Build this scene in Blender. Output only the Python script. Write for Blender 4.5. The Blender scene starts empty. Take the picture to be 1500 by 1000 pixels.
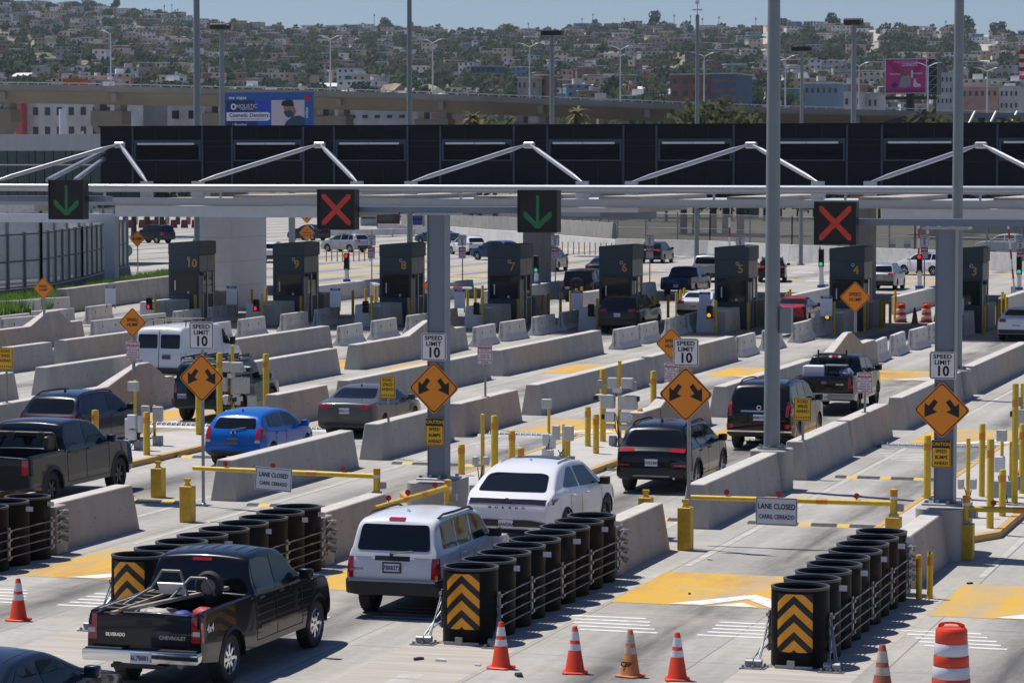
import bpy, bmesh, math, random
from mathutils import Vector, Matrix
from mathutils.bvhtree import BVHTree
rad = math.radians
RNG = random.Random(11)
SC = bpy.context.scene
COL = SC.collection
PI = math.pi
# ------------------------------------------------------------------ camera
FPX = 4400.0; CAMH = 7.87
PITCH = math.atan(260 / FPX); YAW = math.atan(1350 / FPX * math.cos(PITCH))
c_fw = Vector((-math.sin(YAW) * math.cos(PITCH), math.cos(YAW) * math.cos(PITCH), -math.sin(PITCH)))
c_rt = Vector((math.cos(YAW), math.sin(YAW), 0)); c_up = c_rt.cross(c_fw)
CAM = Vector((0, 0, CAMH))
def ray(px, py): return c_fw * FPX + c_rt * (px - 750) + c_up * (500 - py)
def P(px, py, z=0.0):
    d = ray(px, py); return CAM + d * ((z - CAMH) / d.z)
def at(px, py, Y):
    d = ray(px, py); return CAM + d * (Y / d.y)
def pix(p):
    q = Vector(p) - CAM; w = q.dot(c_fw); return 750 + FPX * q.dot(c_rt) / w, 500 - FPX * q.dot(c_up) / w
cam = bpy.data.cameras.new('camera'); cam.sensor_width = 36; cam.lens = 36 * FPX / 1500; cam.clip_end = 12000; cam.clip_start = 1
camo = bpy.data.objects.new('camera', cam); COL.objects.link(camo)
camo.matrix_world = Matrix(((c_rt.x, c_up.x, -c_fw.x, 0), (c_rt.y, c_up.y, -c_fw.y, 0), (c_rt.z, c_up.z, -c_fw.z, CAMH), (0, 0, 0, 1)))
SC.camera = camo
# ------------------------------------------------------------------ light
SUN_EL = rad(66); sdir = Vector((-0.94, 0.34, 0)).normalized()
sv = Vector((sdir.x * math.cos(SUN_EL), sdir.y * math.cos(SUN_EL), math.sin(SUN_EL)))
sl = bpy.data.lights.new('sun', 'SUN'); sl.energy = 5.0; sl.angle = rad(0.53); sl.color = (1, 0.955, 0.89)
so = bpy.data.objects.new('sun', sl); COL.objects.link(so); so.rotation_euler = sv.to_track_quat('Z', 'Y').to_euler()
w = bpy.data.worlds.new('World'); SC.world = w; w.use_nodes = True
nt = w.node_tree; bg = nt.nodes['Background']; sky = nt.nodes.new('ShaderNodeTexSky'); sky.sky_type = 'NISHITA'; sky.sun_disc = False
sky.sun_elevation = SUN_EL; sky.sun_rotation = math.atan2(sdir.x, sdir.y); sky.air_density = 1.0; sky.dust_density = 0.15; sky.ozone_density = 1.5
wm = nt.nodes.new('ShaderNodeMix'); wm.data_type = 'RGBA'; wm.blend_type = 'MULTIPLY'; wm.inputs[0].default_value = 1; wm.inputs[7].default_value = (.97, 1.12, 1.55, 1); nt.links.new(sky.outputs[0], wm.inputs[6])
nt.links.new(wm.outputs[2], bg.inputs[0]); bg.inputs[1].default_value = 0.053
SC.view_settings.view_transform = 'Standard'; SC.view_settings.look = 'None'; SC.view_settings.exposure = 0.0; SC.view_settings.gamma = 1
SC.cycles.max_bounces = 6; SC.cycles.diffuse_bounces = 3; SC.cycles.glossy_bounces = 3; SC.cycles.volume_bounces = 0
# ------------------------------------------------------------------ materials
def lin(h):
    h = h.lstrip('#'); v = [int(h[i:i + 2], 16) / 255 for i in (0, 2, 4)]
    return tuple((c / 12.92 if c <= .04045 else ((c + .055) / 1.055) ** 2.4) for c in v)
MATS = {}
def mat(name, col, rough=.6, metal=0.0, var=.12, scale=2.0, bump=0.0, coat=0.0, col2=None, stretch=None, detail=5, spec=.5, thr=None, stain=None):
    """principled material whose colour is broken up by object-space noise"""
    if name in MATS: return MATS[name]
    if isinstance(col, str): col = lin(col)
    m = bpy.data.materials.new(name); m.use_nodes = True; t = m.node_tree; b = t.nodes['Principled BSDF']
    b.inputs['Roughness'].default_value = rough; b.inputs['Metallic'].default_value = metal
    b.inputs['Specular IOR Level'].default_value = spec
    if coat: b.inputs['Coat Weight'].default_value = coat; b.inputs['Coat Roughness'].default_value = .03
    c1 = tuple(col) + (1,)
    if var > 0 or col2:
        tc = t.nodes.new('ShaderNodeTexCoord'); mp = t.nodes.new('ShaderNodeMapping'); ns = t.nodes.new('ShaderNodeTexNoise')
        t.links.new(tc.outputs['Object'], mp.inputs[0]); t.links.new(mp.outputs[0], ns.inputs[0])
        if stretch: mp.inputs['Scale'].default_value = stretch
        ns.inputs['Scale'].default_value = scale; ns.inputs['Detail'].default_value = detail; ns.inputs['Roughness'].default_value = .65
        rp = t.nodes.new('ShaderNodeValToRGB')
        lo, hi = thr or (.3, .7)
        rp.color_ramp.elements[0].position = lo; rp.color_ramp.elements[1].position = hi
        if col2:
            if isinstance(col2, str): col2 = lin(col2)
            rp.color_ramp.elements[0].color = c1; rp.color_ramp.elements[1].color = tuple(col2) + (1,)
        else:
            rp.color_ramp.elements[0].color = tuple(c * (1 - var) for c in col) + (1,); rp.color_ramp.elements[1].color = tuple(min(1, c * (1 + var)) for c in col) + (1,)
        t.links.new(ns.outputs['Fac'], rp.inputs[0]); last = rp.outputs[0]
        for sc_, ss_, lo_, hi_, cc_, st_k in (stain or ()):
            m2 = t.nodes.new('ShaderNodeMapping'); m2.inputs['Scale'].default_value = ss_; m2.inputs['Location'].default_value = (sc_ * 3.1, 1.7, sc_); n2 = t.nodes.new('ShaderNodeTexNoise'); n2.inputs['Scale'].default_value = sc_; n2.inputs['Detail'].default_value = 7; n2.inputs['Roughness'].default_value = .7
            t.links.new(tc.outputs['Object'], m2.inputs[0]); t.links.new(m2.outputs[0], n2.inputs[0]); r2 = t.nodes.new('ShaderNodeMapRange'); r2.inputs[1].default_value = lo_; r2.inputs[2].default_value = hi_; r2.inputs[4].default_value = st_k; t.links.new(n2.outputs['Fac'], r2.inputs[0])
            mx = t.nodes.new('ShaderNodeMix'); mx.data_type = 'RGBA'; t.links.new(r2.outputs[0], mx.inputs[0]); t.links.new(last, mx.inputs[6]); mx.inputs[7].default_value = tuple(cc_) + (1,); last = mx.outputs[2]
        t.links.new(last, b.inputs['Base Color'])
        if bump:
            bp = t.nodes.new('ShaderNodeBump'); bp.inputs['Strength'].default_value = bump; bp.inputs['Distance'].default_value = .02
            t.links.new(ns.outputs['Fac'], bp.inputs['Height']); t.links.new(bp.outputs[0], b.inputs['Normal'])
    else: b.inputs['Base Color'].default_value = c1
    MATS[name] = m; return m
def emit(name, col, s):
    if name in MATS: return MATS[name]
    m = bpy.data.materials.new(name); m.use_nodes = True; b = m.node_tree.nodes['Principled BSDF']
    b.inputs['Base Color'].default_value = (.01, .01, .01, 1); b.inputs['Emission Color'].default_value = tuple(col) + (1,); b.inputs['Emission Strength'].default_value = s
    MATS[name] = m; return m
M_BLACK = mat('black_plastic', (.012, .012, .013), .5, var=.2)
M_STEEL = mat('galvanised_steel', (.27, .285, .3), .45, .55, var=.12, scale=6)
M_GREYPAINT = mat('grey_green_pole_paint', (.19, .225, .235), .45, var=.06, scale=1.5)
M_COLUMN = mat('blue_grey_column_paint', (.165, .2, .25), .45, var=.05, scale=2)
M_YEL = mat('yellow_bollard_paint', (.64, .42, .025), .5, var=.13, scale=5)
M_YELD = mat('worn_yellow_paint', (.55, .33, .015), .55, var=.25, scale=4)
M_ORB = mat('orange_reflective_band', (.62, .24, .02), .4, var=.1)
M_ORANGE = mat('orange_sign_sheeting', (.85, .27, .008), .35, var=.03)
M_SIGNYEL = mat('yellow_sign_sheeting', (.83, .46, .012), .35, var=.03)
M_SIGNW = mat('white_sign_sheeting', (.74, .75, .77), .35, var=.03)
M_INK = mat('black_sign_ink', (.006, .006, .006), .5, var=0)
M_RED = mat('red_sign_ink', (.42, .02, .025), .4, var=.05)
M_BLUEINK = mat('blue_sign_ink', (.03, .07, .3), .4, var=.05)
M_WHITE = mat('white_metal_paint', (.62, .63, .65), .4, var=.05)
M_BOXW = mat('pale_grey_box_paint', (.5, .5, .47), .5, var=.1, scale=8)
M_BOXG = mat('grey_cabinet_paint', (.27, .3, .31), .5, var=.08, scale=5)
M_TUBE = mat('silver_tube_paint', (.36, .375, .4), .32, .35, var=.05)
M_CABLE = mat('steel_cable', (.2, .2, .2), .5, .5, var=.1)
M_GLASSD = mat('dark_booth_glass', (.008, .016, .02), .04, var=0, spec=.4)
# ------------------------------------------------------------------ mesh builder
class MB:
    def __init__(s): s.v = []; s.f = []; s.m = []
    def quad(s, a, b, c, d, m=0):
        n = len(s.v); s.v += [tuple(a), tuple(b), tuple(c), tuple(d)]; s.f.append((n, n + 1, n + 2, n + 3)); s.m.append(m); return s
    def poly(s, pts, m=0):
        n = len(s.v); s.v += [tuple(p) for p in pts]; s.f.append(tuple(range(n, n + len(pts)))); s.m.append(m); return s
    def bx(s, x0, y0, z0, x1, y1, z1, m=0):
        n = len(s.v); s.v += [(x, y, z) for z in (z0, z1) for y in (y0, y1) for x in (x0, x1)]
        for q in ((0, 2, 3, 1), (4, 5, 7, 6), (0, 1, 5, 4), (2, 6, 7, 3), (0, 4, 6, 2), (1, 3, 7, 5)): s.f.append(tuple(n + i for i in q)); s.m.append(m)
        return s
    def box(s, cx, cy, cz, sx, sy, sz, m=0): return s.bx(cx - sx / 2, cy - sy / 2, cz - sz / 2, cx + sx / 2, cy + sy / 2, cz + sz / 2, m)
    def rbox(s, mtx, sx, sy, sz, m=0):
        n = len(s.v); s.v += [tuple(mtx @ Vector((x * sx / 2, y * sy / 2, z * sz / 2))) for z in (-1, 1) for y in (-1, 1) for x in (-1, 1)]
        for q in ((0, 2, 3, 1), (4, 5, 7, 6), (0, 1, 5, 4), (2, 6, 7, 3), (0, 4, 6, 2), (1, 3, 7, 5)): s.f.append(tuple(n + i for i in q)); s.m.append(m)
        return s
    def cyl(s, a, b, r0, r1=None, n=12, m=0, caps=True):
        r1 = r0 if r1 is None else r1; a = Vector(a); b = Vector(b); d = (b - a).normalized()
        u = d.orthogonal().normalized(); v = d.cross(u); k = len(s.v)
        for c, r in ((a, r0), (b, r1)):
            for i in range(n):
                t = 2 * PI * i / n; s.v.append(tuple(c + u * (r * math.cos(t)) + v * (r * math.sin(t))))
        for i in range(n): j = (i + 1) % n; s.f.append((k + i, k + j, k + n + j, k + n + i)); s.m.append(m)
        if caps: s.f.append(tuple(k + i for i in range(n))[::-1]); s.f.append(tuple(k + n + i for i in range(n))); s.m += [m, m]
        return s
    def tube(s, pts, r, n=6, m=0):
        for a, b in zip(pts[:-1], pts[1:]): s.cyl(a, b, r, r, n, m)
        return s
    def lathe(s, prof, n=20, m=0, c=(0, 0, 0), axis='z', ms=None):
        k = len(s.v)
        for r, z in prof:
            for i in range(n):
                t = 2 * PI * i / n; p = (r * math.cos(t), r * math.sin(t), z)
                if axis == 'x': p = (z, r * math.cos(t), r * math.sin(t))
                elif axis == 'y': p = (r * math.cos(t), z, r * math.sin(t))
                s.v.append((p[0] + c[0], p[1] + c[1], p[2] + c[2]))
        for a in range(len(prof) - 1):
            for i in range(n):
                j = (i + 1) % n; s.f.append((k + a * n + i, k + a * n + j, k + (a + 1) * n + j, k + (a + 1) * n + i)); s.m.append(ms[a] if ms else m)
        return s
    def prism(s, pts, a, b, plane='xz', m=0, ms=None):
        """polygon in a plane, extruded from a to b along the third axis"""
        def mk(p, h): return {'xz': (p[0], h, p[1]), 'yz': (h, p[0], p[1]), 'xy': (p[0], p[1], h)}[plane]
        k = len(s.v); n = len(pts); s.v += [mk(p, a) for p in pts] + [mk(p, b) for p in pts]
        s.f.append(tuple(k + i for i in range(n))); s.f.append(tuple(k + n + i for i in range(n))[::-1]); s.m += [m, m]
        for i in range(n): j = (i + 1) % n; s.f.append((k + i, k + n + i, k + n + j, k + j)); s.m.append(ms if ms is not None else m)
        return s
    def ring(s, pts, inner, a, b, plane='xz', m=0):
        n = len(pts)
        for i in range(n):
            j = (i + 1) % n; s.prism([pts[i], pts[j], inner[j], inner[i]], a, b, plane, m)
        return s
    def mesh(s, name, mats, smooth=None, bevel=0.0, seg=1, fix=True):
        me = bpy.data.meshes.new(name); bm = bmesh.new(); vs = [bm.verts.new(v) for v in s.v]
        for f, mi in zip(s.f, s.m):
            try: fc = bm.faces.new([vs[i] for i in f]); fc.material_index = mi
            except ValueError: pass
        if fix: bmesh.ops.remove_doubles(bm, verts=bm.verts, dist=1e-5); bmesh.ops.recalc_face_normals(bm, faces=bm.faces)
        if bevel:
            es = [e for e in bm.edges if len(e.link_faces) == 2 and e.calc_face_angle(0) > .5]
            bmesh.ops.bevel(bm, geom=es, offset=bevel, segments=seg, profile=.6, affect='EDGES', clamp_overlap=True)
        bm.to_mesh(me); bm.free()
        for mt in (mats if isinstance(mats, (list, tuple)) else [mats]): me.materials.append(mt)
        if smooth: me.shade_smooth(); me.set_sharp_from_angle(angle=rad(smooth))
        return me
    def build(s, name, mats, parent=None, loc=None, **kw):
        return link(name, s.mesh(name, mats, **kw), parent, loc)
def link(name, me, parent=None, loc=None, rz=0):
    o = bpy.data.objects.new(name, me); COL.objects.link(o)
    if parent: o.parent = parent
    if loc is not None: o.location = loc
    if rz: o.rotation_euler = (0, 0, rz)
    return o
def tag(o, label=None, cat=None, group=None, kind=None):
    if label: o['label'] = label
    if cat: o['category'] = cat
    if group: o['group'] = group
    if kind: o['kind'] = kind
    return o
def thing(name, label, cat, loc=(0, 0, 0), rz=0, group=None):
    o = bpy.data.objects.new(name, None); COL.objects.link(o); o.location = loc; o.rotation_euler = (0, 0, rz); o.empty_display_size = .2
    return tag(o, label, cat, group)
def dup(root, loc=None, rz=None, label=None, group=None, scale=None):
    def rec(o, par):
        c = o.copy(); COL.objects.link(c)
        if par: c.parent = par
        for k in list(o.children): rec(k, c)
        return c
    r = rec(root, None)
    if loc is not None: r.location = loc
    if rz is not None: r.rotation_euler = (0, 0, rz)
    if label: r['label'] = label
    if group: r['group'] = group
    if scale: r.scale = scale
    return r
TXT = {}
def text_mesh(s, size, bold=0.0, align='CENTER', ext=.0015, sx=1.0):
    key = (s, size, bold, align, sx)
    if key in TXT: return TXT[key]
    cu = bpy.data.curves.new('t', 'FONT'); cu.body = s; cu.size = size; cu.align_x = align; cu.align_y = 'CENTER'; cu.extrude = ext; cu.offset = bold; cu.resolution_u = 3; cu.space_character = 1.04
    o = bpy.data.objects.new('t', cu); me = bpy.data.meshes.new_from_object(o); bpy.data.objects.remove(o)
    if sx != 1:
        for v in me.vertices: v.co.x *= sx
    me.materials.clear(); TXT[key] = me; return me
def text(s, size, loc, m, parent=None, name='lettering', rot=(PI / 2, 0, 0), bold=0.0, align='CENTER', sx=1.0):
    me = text_mesh(s, size, bold, align, ext=.0015, sx=sx)
    if len(me.materials) == 0: me.materials.append(m)
    elif me.materials[0] != m: me = me.copy(); me.materials.clear(); me.materials.append(m)
    o = link(name, me, parent, loc); o.rotation_euler = rot; return o
def rrect(x0, z0, x1, z1, r, n=4):
    out = []
    for cx, cz, a0 in ((x1 - r, z0 + r, -90), (x1 - r, z1 - r, 0), (x0 + r, z1 - r, 90), (x0 + r, z0 + r, 180)):
        for i in range(n + 1): t = rad(a0 + 90 * i / n); out.append((cx + r * math.cos(t), cz + r * math.sin(t)))
    return out
def rpoly(pts, r, n=3):
    out = []; k = len(pts)
    for i in range(k):
        p = Vector(pts[i]); a = Vector(pts[i - 1]) - p; b = Vector(pts[(i + 1) % k]) - p
        q = min(r, a.length * .45, b.length * .45); A = p + a.normalized() * q; B = p + b.normalized() * q
        for j in range(n + 1): t = j / n; out.append(tuple(A * (1 - t) ** 2 + p * (2 * t * (1 - t)) + B * t * t))
    return out
ORD = ['first', 'second', 'third', 'fourth', 'fifth', 'sixth', 'seventh', 'eighth', 'ninth', 'tenth', 'eleventh', 'twelfth']
# island lines (right hand edge of the concrete walls), counted from the right of the picture
IX = [-9.05, -14.8, -20.8, -26.6, -32.9, -39.15, -44.9, -51.1, -56.9, -62.8]
BX = {3: -20.0, 4: -25.57, 5: -31.13, 6: -36.85, 7: -42.5, 8: -48.1, 9: -53.75, 10: -59.4}      # right hand face of each booth
def isl(i, Y):   # right edge of island line i at depth Y, easing over to the booth line
    x = IX[i]
    b = i + 1
    return x
ROWNAME = ['in the line of the right crash cushion', 'in the line of the middle crash cushion', 'in the line of booth 3', 'in the line of booth 4', 'in the line of booth 5', 'in the line of booth 6', 'in the line of booth 7', 'in the line of booth 8', 'in the line of booth 9', 'in the line of booth 10']
# ------------------------------------------------------------------ ground
def ground_mat():
    m = bpy.data.materials.new('worn_concrete_pavement'); m.use_nodes = True; t = m.node_tree; N = t.nodes; L = t.links; b = N['Principled BSDF']
    tc = N.new('ShaderNodeTexCoord'); sp = N.new('ShaderNodeSeparateXYZ'); L.new(tc.outputs['Object'], sp.inputs[0])
    def noise(scale, det, st=None, rough=.6):
        n = N.new('ShaderNodeTexNoise'); n.inputs['Scale'].default_value = scale; n.inputs['Detail'].default_value = det; n.inputs['Roughness'].default_value = rough
        if st:
            mp = N.new('ShaderNodeMapping'); mp.inputs['Scale'].default_value = st; L.new(tc.outputs['Object'], mp.inputs[0]); L.new(mp.outputs[0], n.inputs[0])
        else: L.new(tc.outputs['Object'], n.inputs[0])
        return n.outputs['Fac']
    def math_(op, a, bb=None, c=None):
        n = N.new('ShaderNodeMath'); n.operation = op
        for i, v in enumerate((a, bb, c)):
            if v is None: continue
            if isinstance(v, (int, float)): n.inputs[i].default_value = v
            else: L.new(v, n.inputs[i])
        return n.outputs[0]
    def ramp(f, p0, p1, c0, c1):
        r = N.new('ShaderNodeValToRGB'); r.color_ramp.elements[0].position = p0; r.color_ramp.elements[1].position = p1
        r.color_ramp.elements[0].color = c0; r.color_ramp.elements[1].color = c1; L.new(f, r.inputs[0]); return r.outputs[0]
    def mix(f, a, c, mode='MIX'):
        n = N.new('ShaderNodeMix'); n.data_type = 'RGBA'; n.blend_type = mode
        if isinstance(f, float): n.inputs[0].default_value = f
        else: L.new(f, n.inputs[0])
        for i, v in ((6, a), (7, c)):
            if isinstance(v, tuple): n.inputs[i].default_value = v
            else: L.new(v, n.inputs[i])
        return n.outputs[2]
    base = ramp(noise(.16, 6), .35, .65, (.345, .328, .298, 1), (.47, .45, .412, 1))
    fine = ramp(noise(5, 6), .3, .7, (.86, .86, .86, 1), (1.06, 1.06, 1.06, 1))
    c = mix(1.0, base, fine, 'MULTIPLY')
    # broom streaks along the lanes
    st = ramp(noise(1.0, 5, (1.6, .05, 1)), .36, .62, (.84, .835, .825, 1), (1, 1, 1, 1)); c = mix(1.0, c, st, 'MULTIPLY')
    # tyre rubber down the two wheel tracks of every lane (lane pitch six metres)
    lane = math_('FRACT', math_('DIVIDE', math_('ADD', sp.outputs[0], 62.8 + 60), 5.98)); d1 = math_('ABSOLUTE', math_('SUBTRACT', lane, .53))
    tr = math_('ABSOLUTE', math_('SUBTRACT', d1, .03)); trk = N.new('ShaderNodeMapRange'); L.new(tr, trk.inputs[0]); trk.inputs[1].default_value = .15; trk.inputs[2].default_value = 0.0
    sm = N.new('ShaderNodeMapRange'); L.new(noise(.9, 7, (1.2, .16, 1), .7), sm.inputs[0]); sm.inputs[1].default_value = .3; sm.inputs[2].default_value = .62
    k = math_('MULTIPLY', math_('MULTIPLY', trk.outputs[0], sm.outputs[0]), .95); c = mix(k, c, (.085, .083, .08, 1))
    # oil spots and dust
    oil = N.new('ShaderNodeMapRange'); L.new(noise(1.7, 4), oil.inputs[0]); oil.inputs[1].default_value = .68; oil.inputs[2].default_value = .78
    c = mix(math_('MULTIPLY', oil.outputs[0], .45), c, (.13, .125, .118, 1))
    dust = N.new('ShaderNodeMapRange'); L.new(noise(.35, 5), dust.inputs[0]); dust.inputs[1].default_value = .55; dust.inputs[2].default_value = .75
    c = mix(math_('MULTIPLY', dust.outputs[0], .5), c, (.50, .45, .375, 1))
    # slab joints
    jy = math_('FRACT', math_('DIVIDE', math_('ADD', sp.outputs[1], math_('MULTIPLY', noise(.5, 2), .1)), 4.6)); jl = math_('LESS_THAN', jy, .007)
    jx = math_('FRACT', math_('DIVIDE', math_('ADD', sp.outputs[0], 62.8 + 60 - 1.15), 2.99)); jl2 = math_('LESS_THAN', jx, .009)
    j = math_('MAXIMUM', jl, jl2); c = mix(math_('MULTIPLY', j, .65), c, (.12, .115, .11, 1))
    L.new(c, b.inputs['Base Color']); b.inputs['Roughness'].default_value = .85; b.inputs['Specular IOR Level'].default_value = .3
    bp = N.new('ShaderNodeBump'); bp.inputs['Strength'].default_value = .25; bp.inputs['Distance'].default_value = .01; L.new(noise(9, 6), bp.inputs['Height']); L.new(bp.outputs[0], b.inputs['Normal'])
    return m
M_GROUND = ground_mat()
g = MB().quad((-900, -60, 0), (400, -60, 0), (400, 620, 0), (-900, 620, 0)).build('ground', M_GROUND, fix=False); tag(g, kind='structure')
M_PAINTW = mat('worn_white_road_paint', (.7, .7, .68), .7, var=0, col2=(.4, .39, .375), scale=3, thr=(.5, .72))
M_PAINTW2 = mat('faint_white_road_paint', (.52, .5, .46), .7, var=0, col2=(.42, .4, .365), scale=2.2, thr=(.36, .56))
def yellow_mat():
    return mat('worn_yellow_road_paint', (.6, .35, .03), .75, var=0, col2=(.4, .32, .21), scale=.55, thr=(.46, .6), stretch=(1, .16, 1), detail=9, stain=((.5, (1, .3, 1), .5, .62, (.42, .24, .09), .75), (1.6, (.25, 1.6, 1), .55, .66, (.42, .37, .28), .65), (3.0, (.2, 2.5, 1), .58, .66, (.36, .3, .2), .5)))
M_PAINTY = yellow_mat()
M_PAINTO = mat('rust_stained_road_paint', (.52, .27, .07), .8, var=0, col2=(.45, .36, .25), scale=1.3, thr=(.42, .66), detail=8)
def flat(name, quads, m, z=.004):
    b = MB()
    for q in quads: b.poly([(x, y, z) for x, y in q])
    o = b.build(name, m, fix=False); tag(o, kind='structure'); return o
def rect(x0, y0, x1, y1): return [(x0, y0), (x1, y0), (x1, y1), (x0, y1)]
# yellow speed hump patches with a white chevron in each lane
ye = []; yo = []; ch = []; hl = []; el = []
def chevron(xc, y0, wd=2.1, ln=1.55, t=.42):
    ch.append([(xc - wd / 2 - .2, y0), (xc - wd / 2 + .42, y0), (xc, y0 + ln - .62), (xc, y0 + ln)]); ch.append([(xc + wd / 2 - .42, y0), (xc + wd / 2 + .2, y0), (xc, y0 + ln), (xc, y0 + ln - .62)]); ch.append([(xc - .42, y0), (xc + .42, y0), (xc, y0 + .5)])
for i in range(-1, 10):
    xr = (IX[i] if i >= 0 else IX[0] + 5.9) - .78; xl = (IX[i + 1] if i < 9 else IX[9] - 5.9) + .75; xc = (xl + xr) / 2
    for k, (y0, y1) in enumerate(((51.9, 56.1), (84.2, 89.0), (108.5, 113.6))):
        if i == -1 and k == 2: continue
        q0 = rect(xl, y0, xr, y1); ye.append(q0)
        chevron(xc + .2, y0 + .05)
    # ladder of thin white bars before the hump
    for s in (0, 1):
        for q in range(5):
            a = xc + (-1.72, .32)[s] + RNG.uniform(-.05, .05) - (.16 * q if s == 0 else -.0); hl.append(rect(a, 48.6 + q * .37, a + 1.35, 48.6 + q * .37 + .13))
            hl.append(rect(a, 79.2 + q * .42, a + 1.45, 79.2 + q * .42 + .1))
    el.append(rect(xl + .12, 57, xl + .26, 83)); el.append(rect(xr - .26, 57, xr - .12, 83))
    el.append(rect(xl + .12, 90, xl + .26, 107)); el.append(rect(xr - .26, 90, xr - .12, 107))
    for q in range(26):                       # dashed edge between the approach lanes
        el.append(rect(xl - 1.08, 30.2 + q * .52, xl - .70, 30.2 + q * .52 + .4)) if q < 27 else None
flat('yellow_hump_paint', ye, M_PAINTY, .004); flat('white_chevrons', ch, M_PAINTW, .012)
flat('white_rumble_bars', hl, M_PAINTW, .004); flat('lane_edge_lines', el, M_PAINTW2, .005)
# yellow and white markings in the yard beyond the booths
fy = []; fw = []
for k in range(9):
    x = -92 + k * 10.2
    for y0, dx in ((176, 0), (199, -6), (214, -10)): fy.append(rect(x + dx, y0, x + dx + 6.4, y0 + 2.6)); fw.append(rect(x + dx + 6.6, y0 + .3, x + dx + 8.2, y0 + 1.2))
flat('yard_yellow_paint', fy, M_PAINTY); flat('yard_white_paint', fw, M_PAINTW)
# dirt sheets: joints of brushed dust beside the crash cushions
M_BRUSH = mat('grooved_dusty_concrete', (.47, .43, .37), .9, var=0, col2=(.36, .325, .28), scale=1.0, stretch=(.25, 5, 1), thr=(.35, .62))
flat('grooved_shoulder', [rect(IX[i] - 1.15, 38, IX[i] + .72, 54.5) for i in range(0, 4)], M_BRUSH, .003)
# ------------------------------------------------------------------ concrete walls
M_CONC = mat('grey_cast_concrete', (.39, .375, .345), .85, var=0, col2=(.295, .28, .255), scale=1.3, stretch=(1.5, 1.2, .35), thr=(.38, .72), bump=.25, detail=8, stain=((.9, (1, .5, 2.2), .56, .72, (.12, .11, .1), .55), (.7, (1.2, 1.2, .25), .58, .74, (.34, .24, .16), .5), (3.5, (1, .3, 3), .64, .7, (.03, .03, .03), .7)))
M_CONCT = mat('tan_stained_concrete', (.43, .36, .305), .85, var=0, col2=(.32, .275, .24), scale=1.2, stretch=(1.4, 1.1, .4), thr=(.36, .7), bump=.25, detail=8, stain=((.9, (1, .5, 2.2), .56, .72, (.12, .11, .1), .55), (.7, (1.2, 1.2, .25), .58, .74, (.34, .24, .16), .5), (3.5, (1, .3, 3), .64, .7, (.03, .03, .03), .7)))
M_CONCL = mat('pale_concrete', (.6, .585, .555), .8, var=0, col2=(.43, .415, .385), scale=1.6, stretch=(1.5, 1.2, .5), thr=(.45, .8), bump=.2, detail=8, stain=((.9, (1, .5, 2.2), .56, .72, (.12, .11, .1), .35), (.7, (1.2, 1.2, .25), .58, .74, (.34, .24, .16), .3), (3.5, (1, .3, 3), .64, .7, (.03, .03, .03), .7)))
M_HOLE = mat('shadowed_form_hole', (.05, .045, .04), .9, var=.2)
M_EDGE = mat('pale_wall_top', (.58, .55, .5), .9, var=0, col2=(.45, .42, .38), scale=2.5)  # top faces get a paler tone than the wall sides
def wall(i, y0, y1, label, m=None, hump=None, h=.96, xr=None, cat='concrete barrier', holes=True):
    x0 = (isl(i, y0) if xr is None else xr) - .34; x1 = (isl(i, y1) if xr is None else xr) - .34
    ys = [0, y1 - y0]
    prof = [(0.0, h), (y1 - y0, h)]
    if hump:
        a, b, c, d, hz = hump; prof = [(0.0, h), (a - y0, h), (b - y0, hz), (c - y0, hz), (d - y0, h), (y1 - y0, h)]
        if a <= y0: prof = prof[1:]
    o = MB(); L = y1 - y0; k = len(prof); wb, wt = .335, .2
    sh = lambda y: (x1 - x0) * y / L
    tops = []; bots = []
    for n, (y, z) in enumerate(prof):
        ins = .1 if n == 0 else (-.1 if n == k - 1 else 0); t = wb - (wb - wt) * z / .96
        tops.append((sh(y), y + ins, z, t)); bots.append((sh(y), y))
    for n in range(k - 1):
        (xa, ya, za, ta), (xb, yb, zb, tb) = tops[n], tops[n + 1]; (ba, pa), (bb, pb) = bots[n], bots[n + 1]
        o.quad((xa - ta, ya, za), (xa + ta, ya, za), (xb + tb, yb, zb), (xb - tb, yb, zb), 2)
        o.quad((ba + wb, pa, 0), (bb + wb, pb, 0), (xb + tb, yb, zb), (xa + ta, ya, za)); o.quad((ba - wb, pa, 0), (xa - ta, ya, za), (xb - tb, yb, zb), (bb - wb, pb, 0))
    (xa, ya, za, ta) = tops[0]; (ba, pa) = bots[0]; o.quad((ba - wb, pa, 0), (ba + wb, pa, 0), (xa + ta, ya, za), (xa - ta, ya, za))
    (xa, ya, za, ta) = tops[-1]; (ba, pa) = bots[-1]; o.quad((ba - wb, pa, 0), (xa - ta, ya, za), (xa + ta, ya, za), (ba + wb, pa, 0))
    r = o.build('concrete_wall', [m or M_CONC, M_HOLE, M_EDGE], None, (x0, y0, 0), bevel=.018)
    if holes:
        hb = MB(); q = RNG.uniform(.7, 1.2)
        while q < L - .5:
            z = .5 + RNG.uniform(-.03, .03); t = wb - (wb - wt) * z / .96 + .004; s = RNG.uniform(.018, .034); xx = sh(q) + t
            hb.poly([(xx, q - s * .7, z - s), (xx, q + s * .7, z - s * .6), (xx - .002, q + s * .6, z + s), (xx - .002, q - s * .8, z + s * .8)]); q += RNG.uniform(1.1, 1.5)
        if hb.v: hb.build('form_hole_row', M_HOLE, r, fix=False)
    tag(r, label, cat, 'concrete walls between the lanes'); return r
def wl(i, n, s='grey concrete wall'): return '%s %s, %s counted from the camera' % (s, ROWNAME[i], ORD[n])
for i in (0, 1, 2, 3, 4): wall(i, 55.2, 59.4, 'short wall directly behind the crash cushion, %s' % ROWNAME[i].replace('in the line', 'end of the line') if i > 1 else ('short grey wall directly behind the %s crash cushion' % ('rightmost' if i == 0 else 'middle')), M_CONCT)
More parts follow.
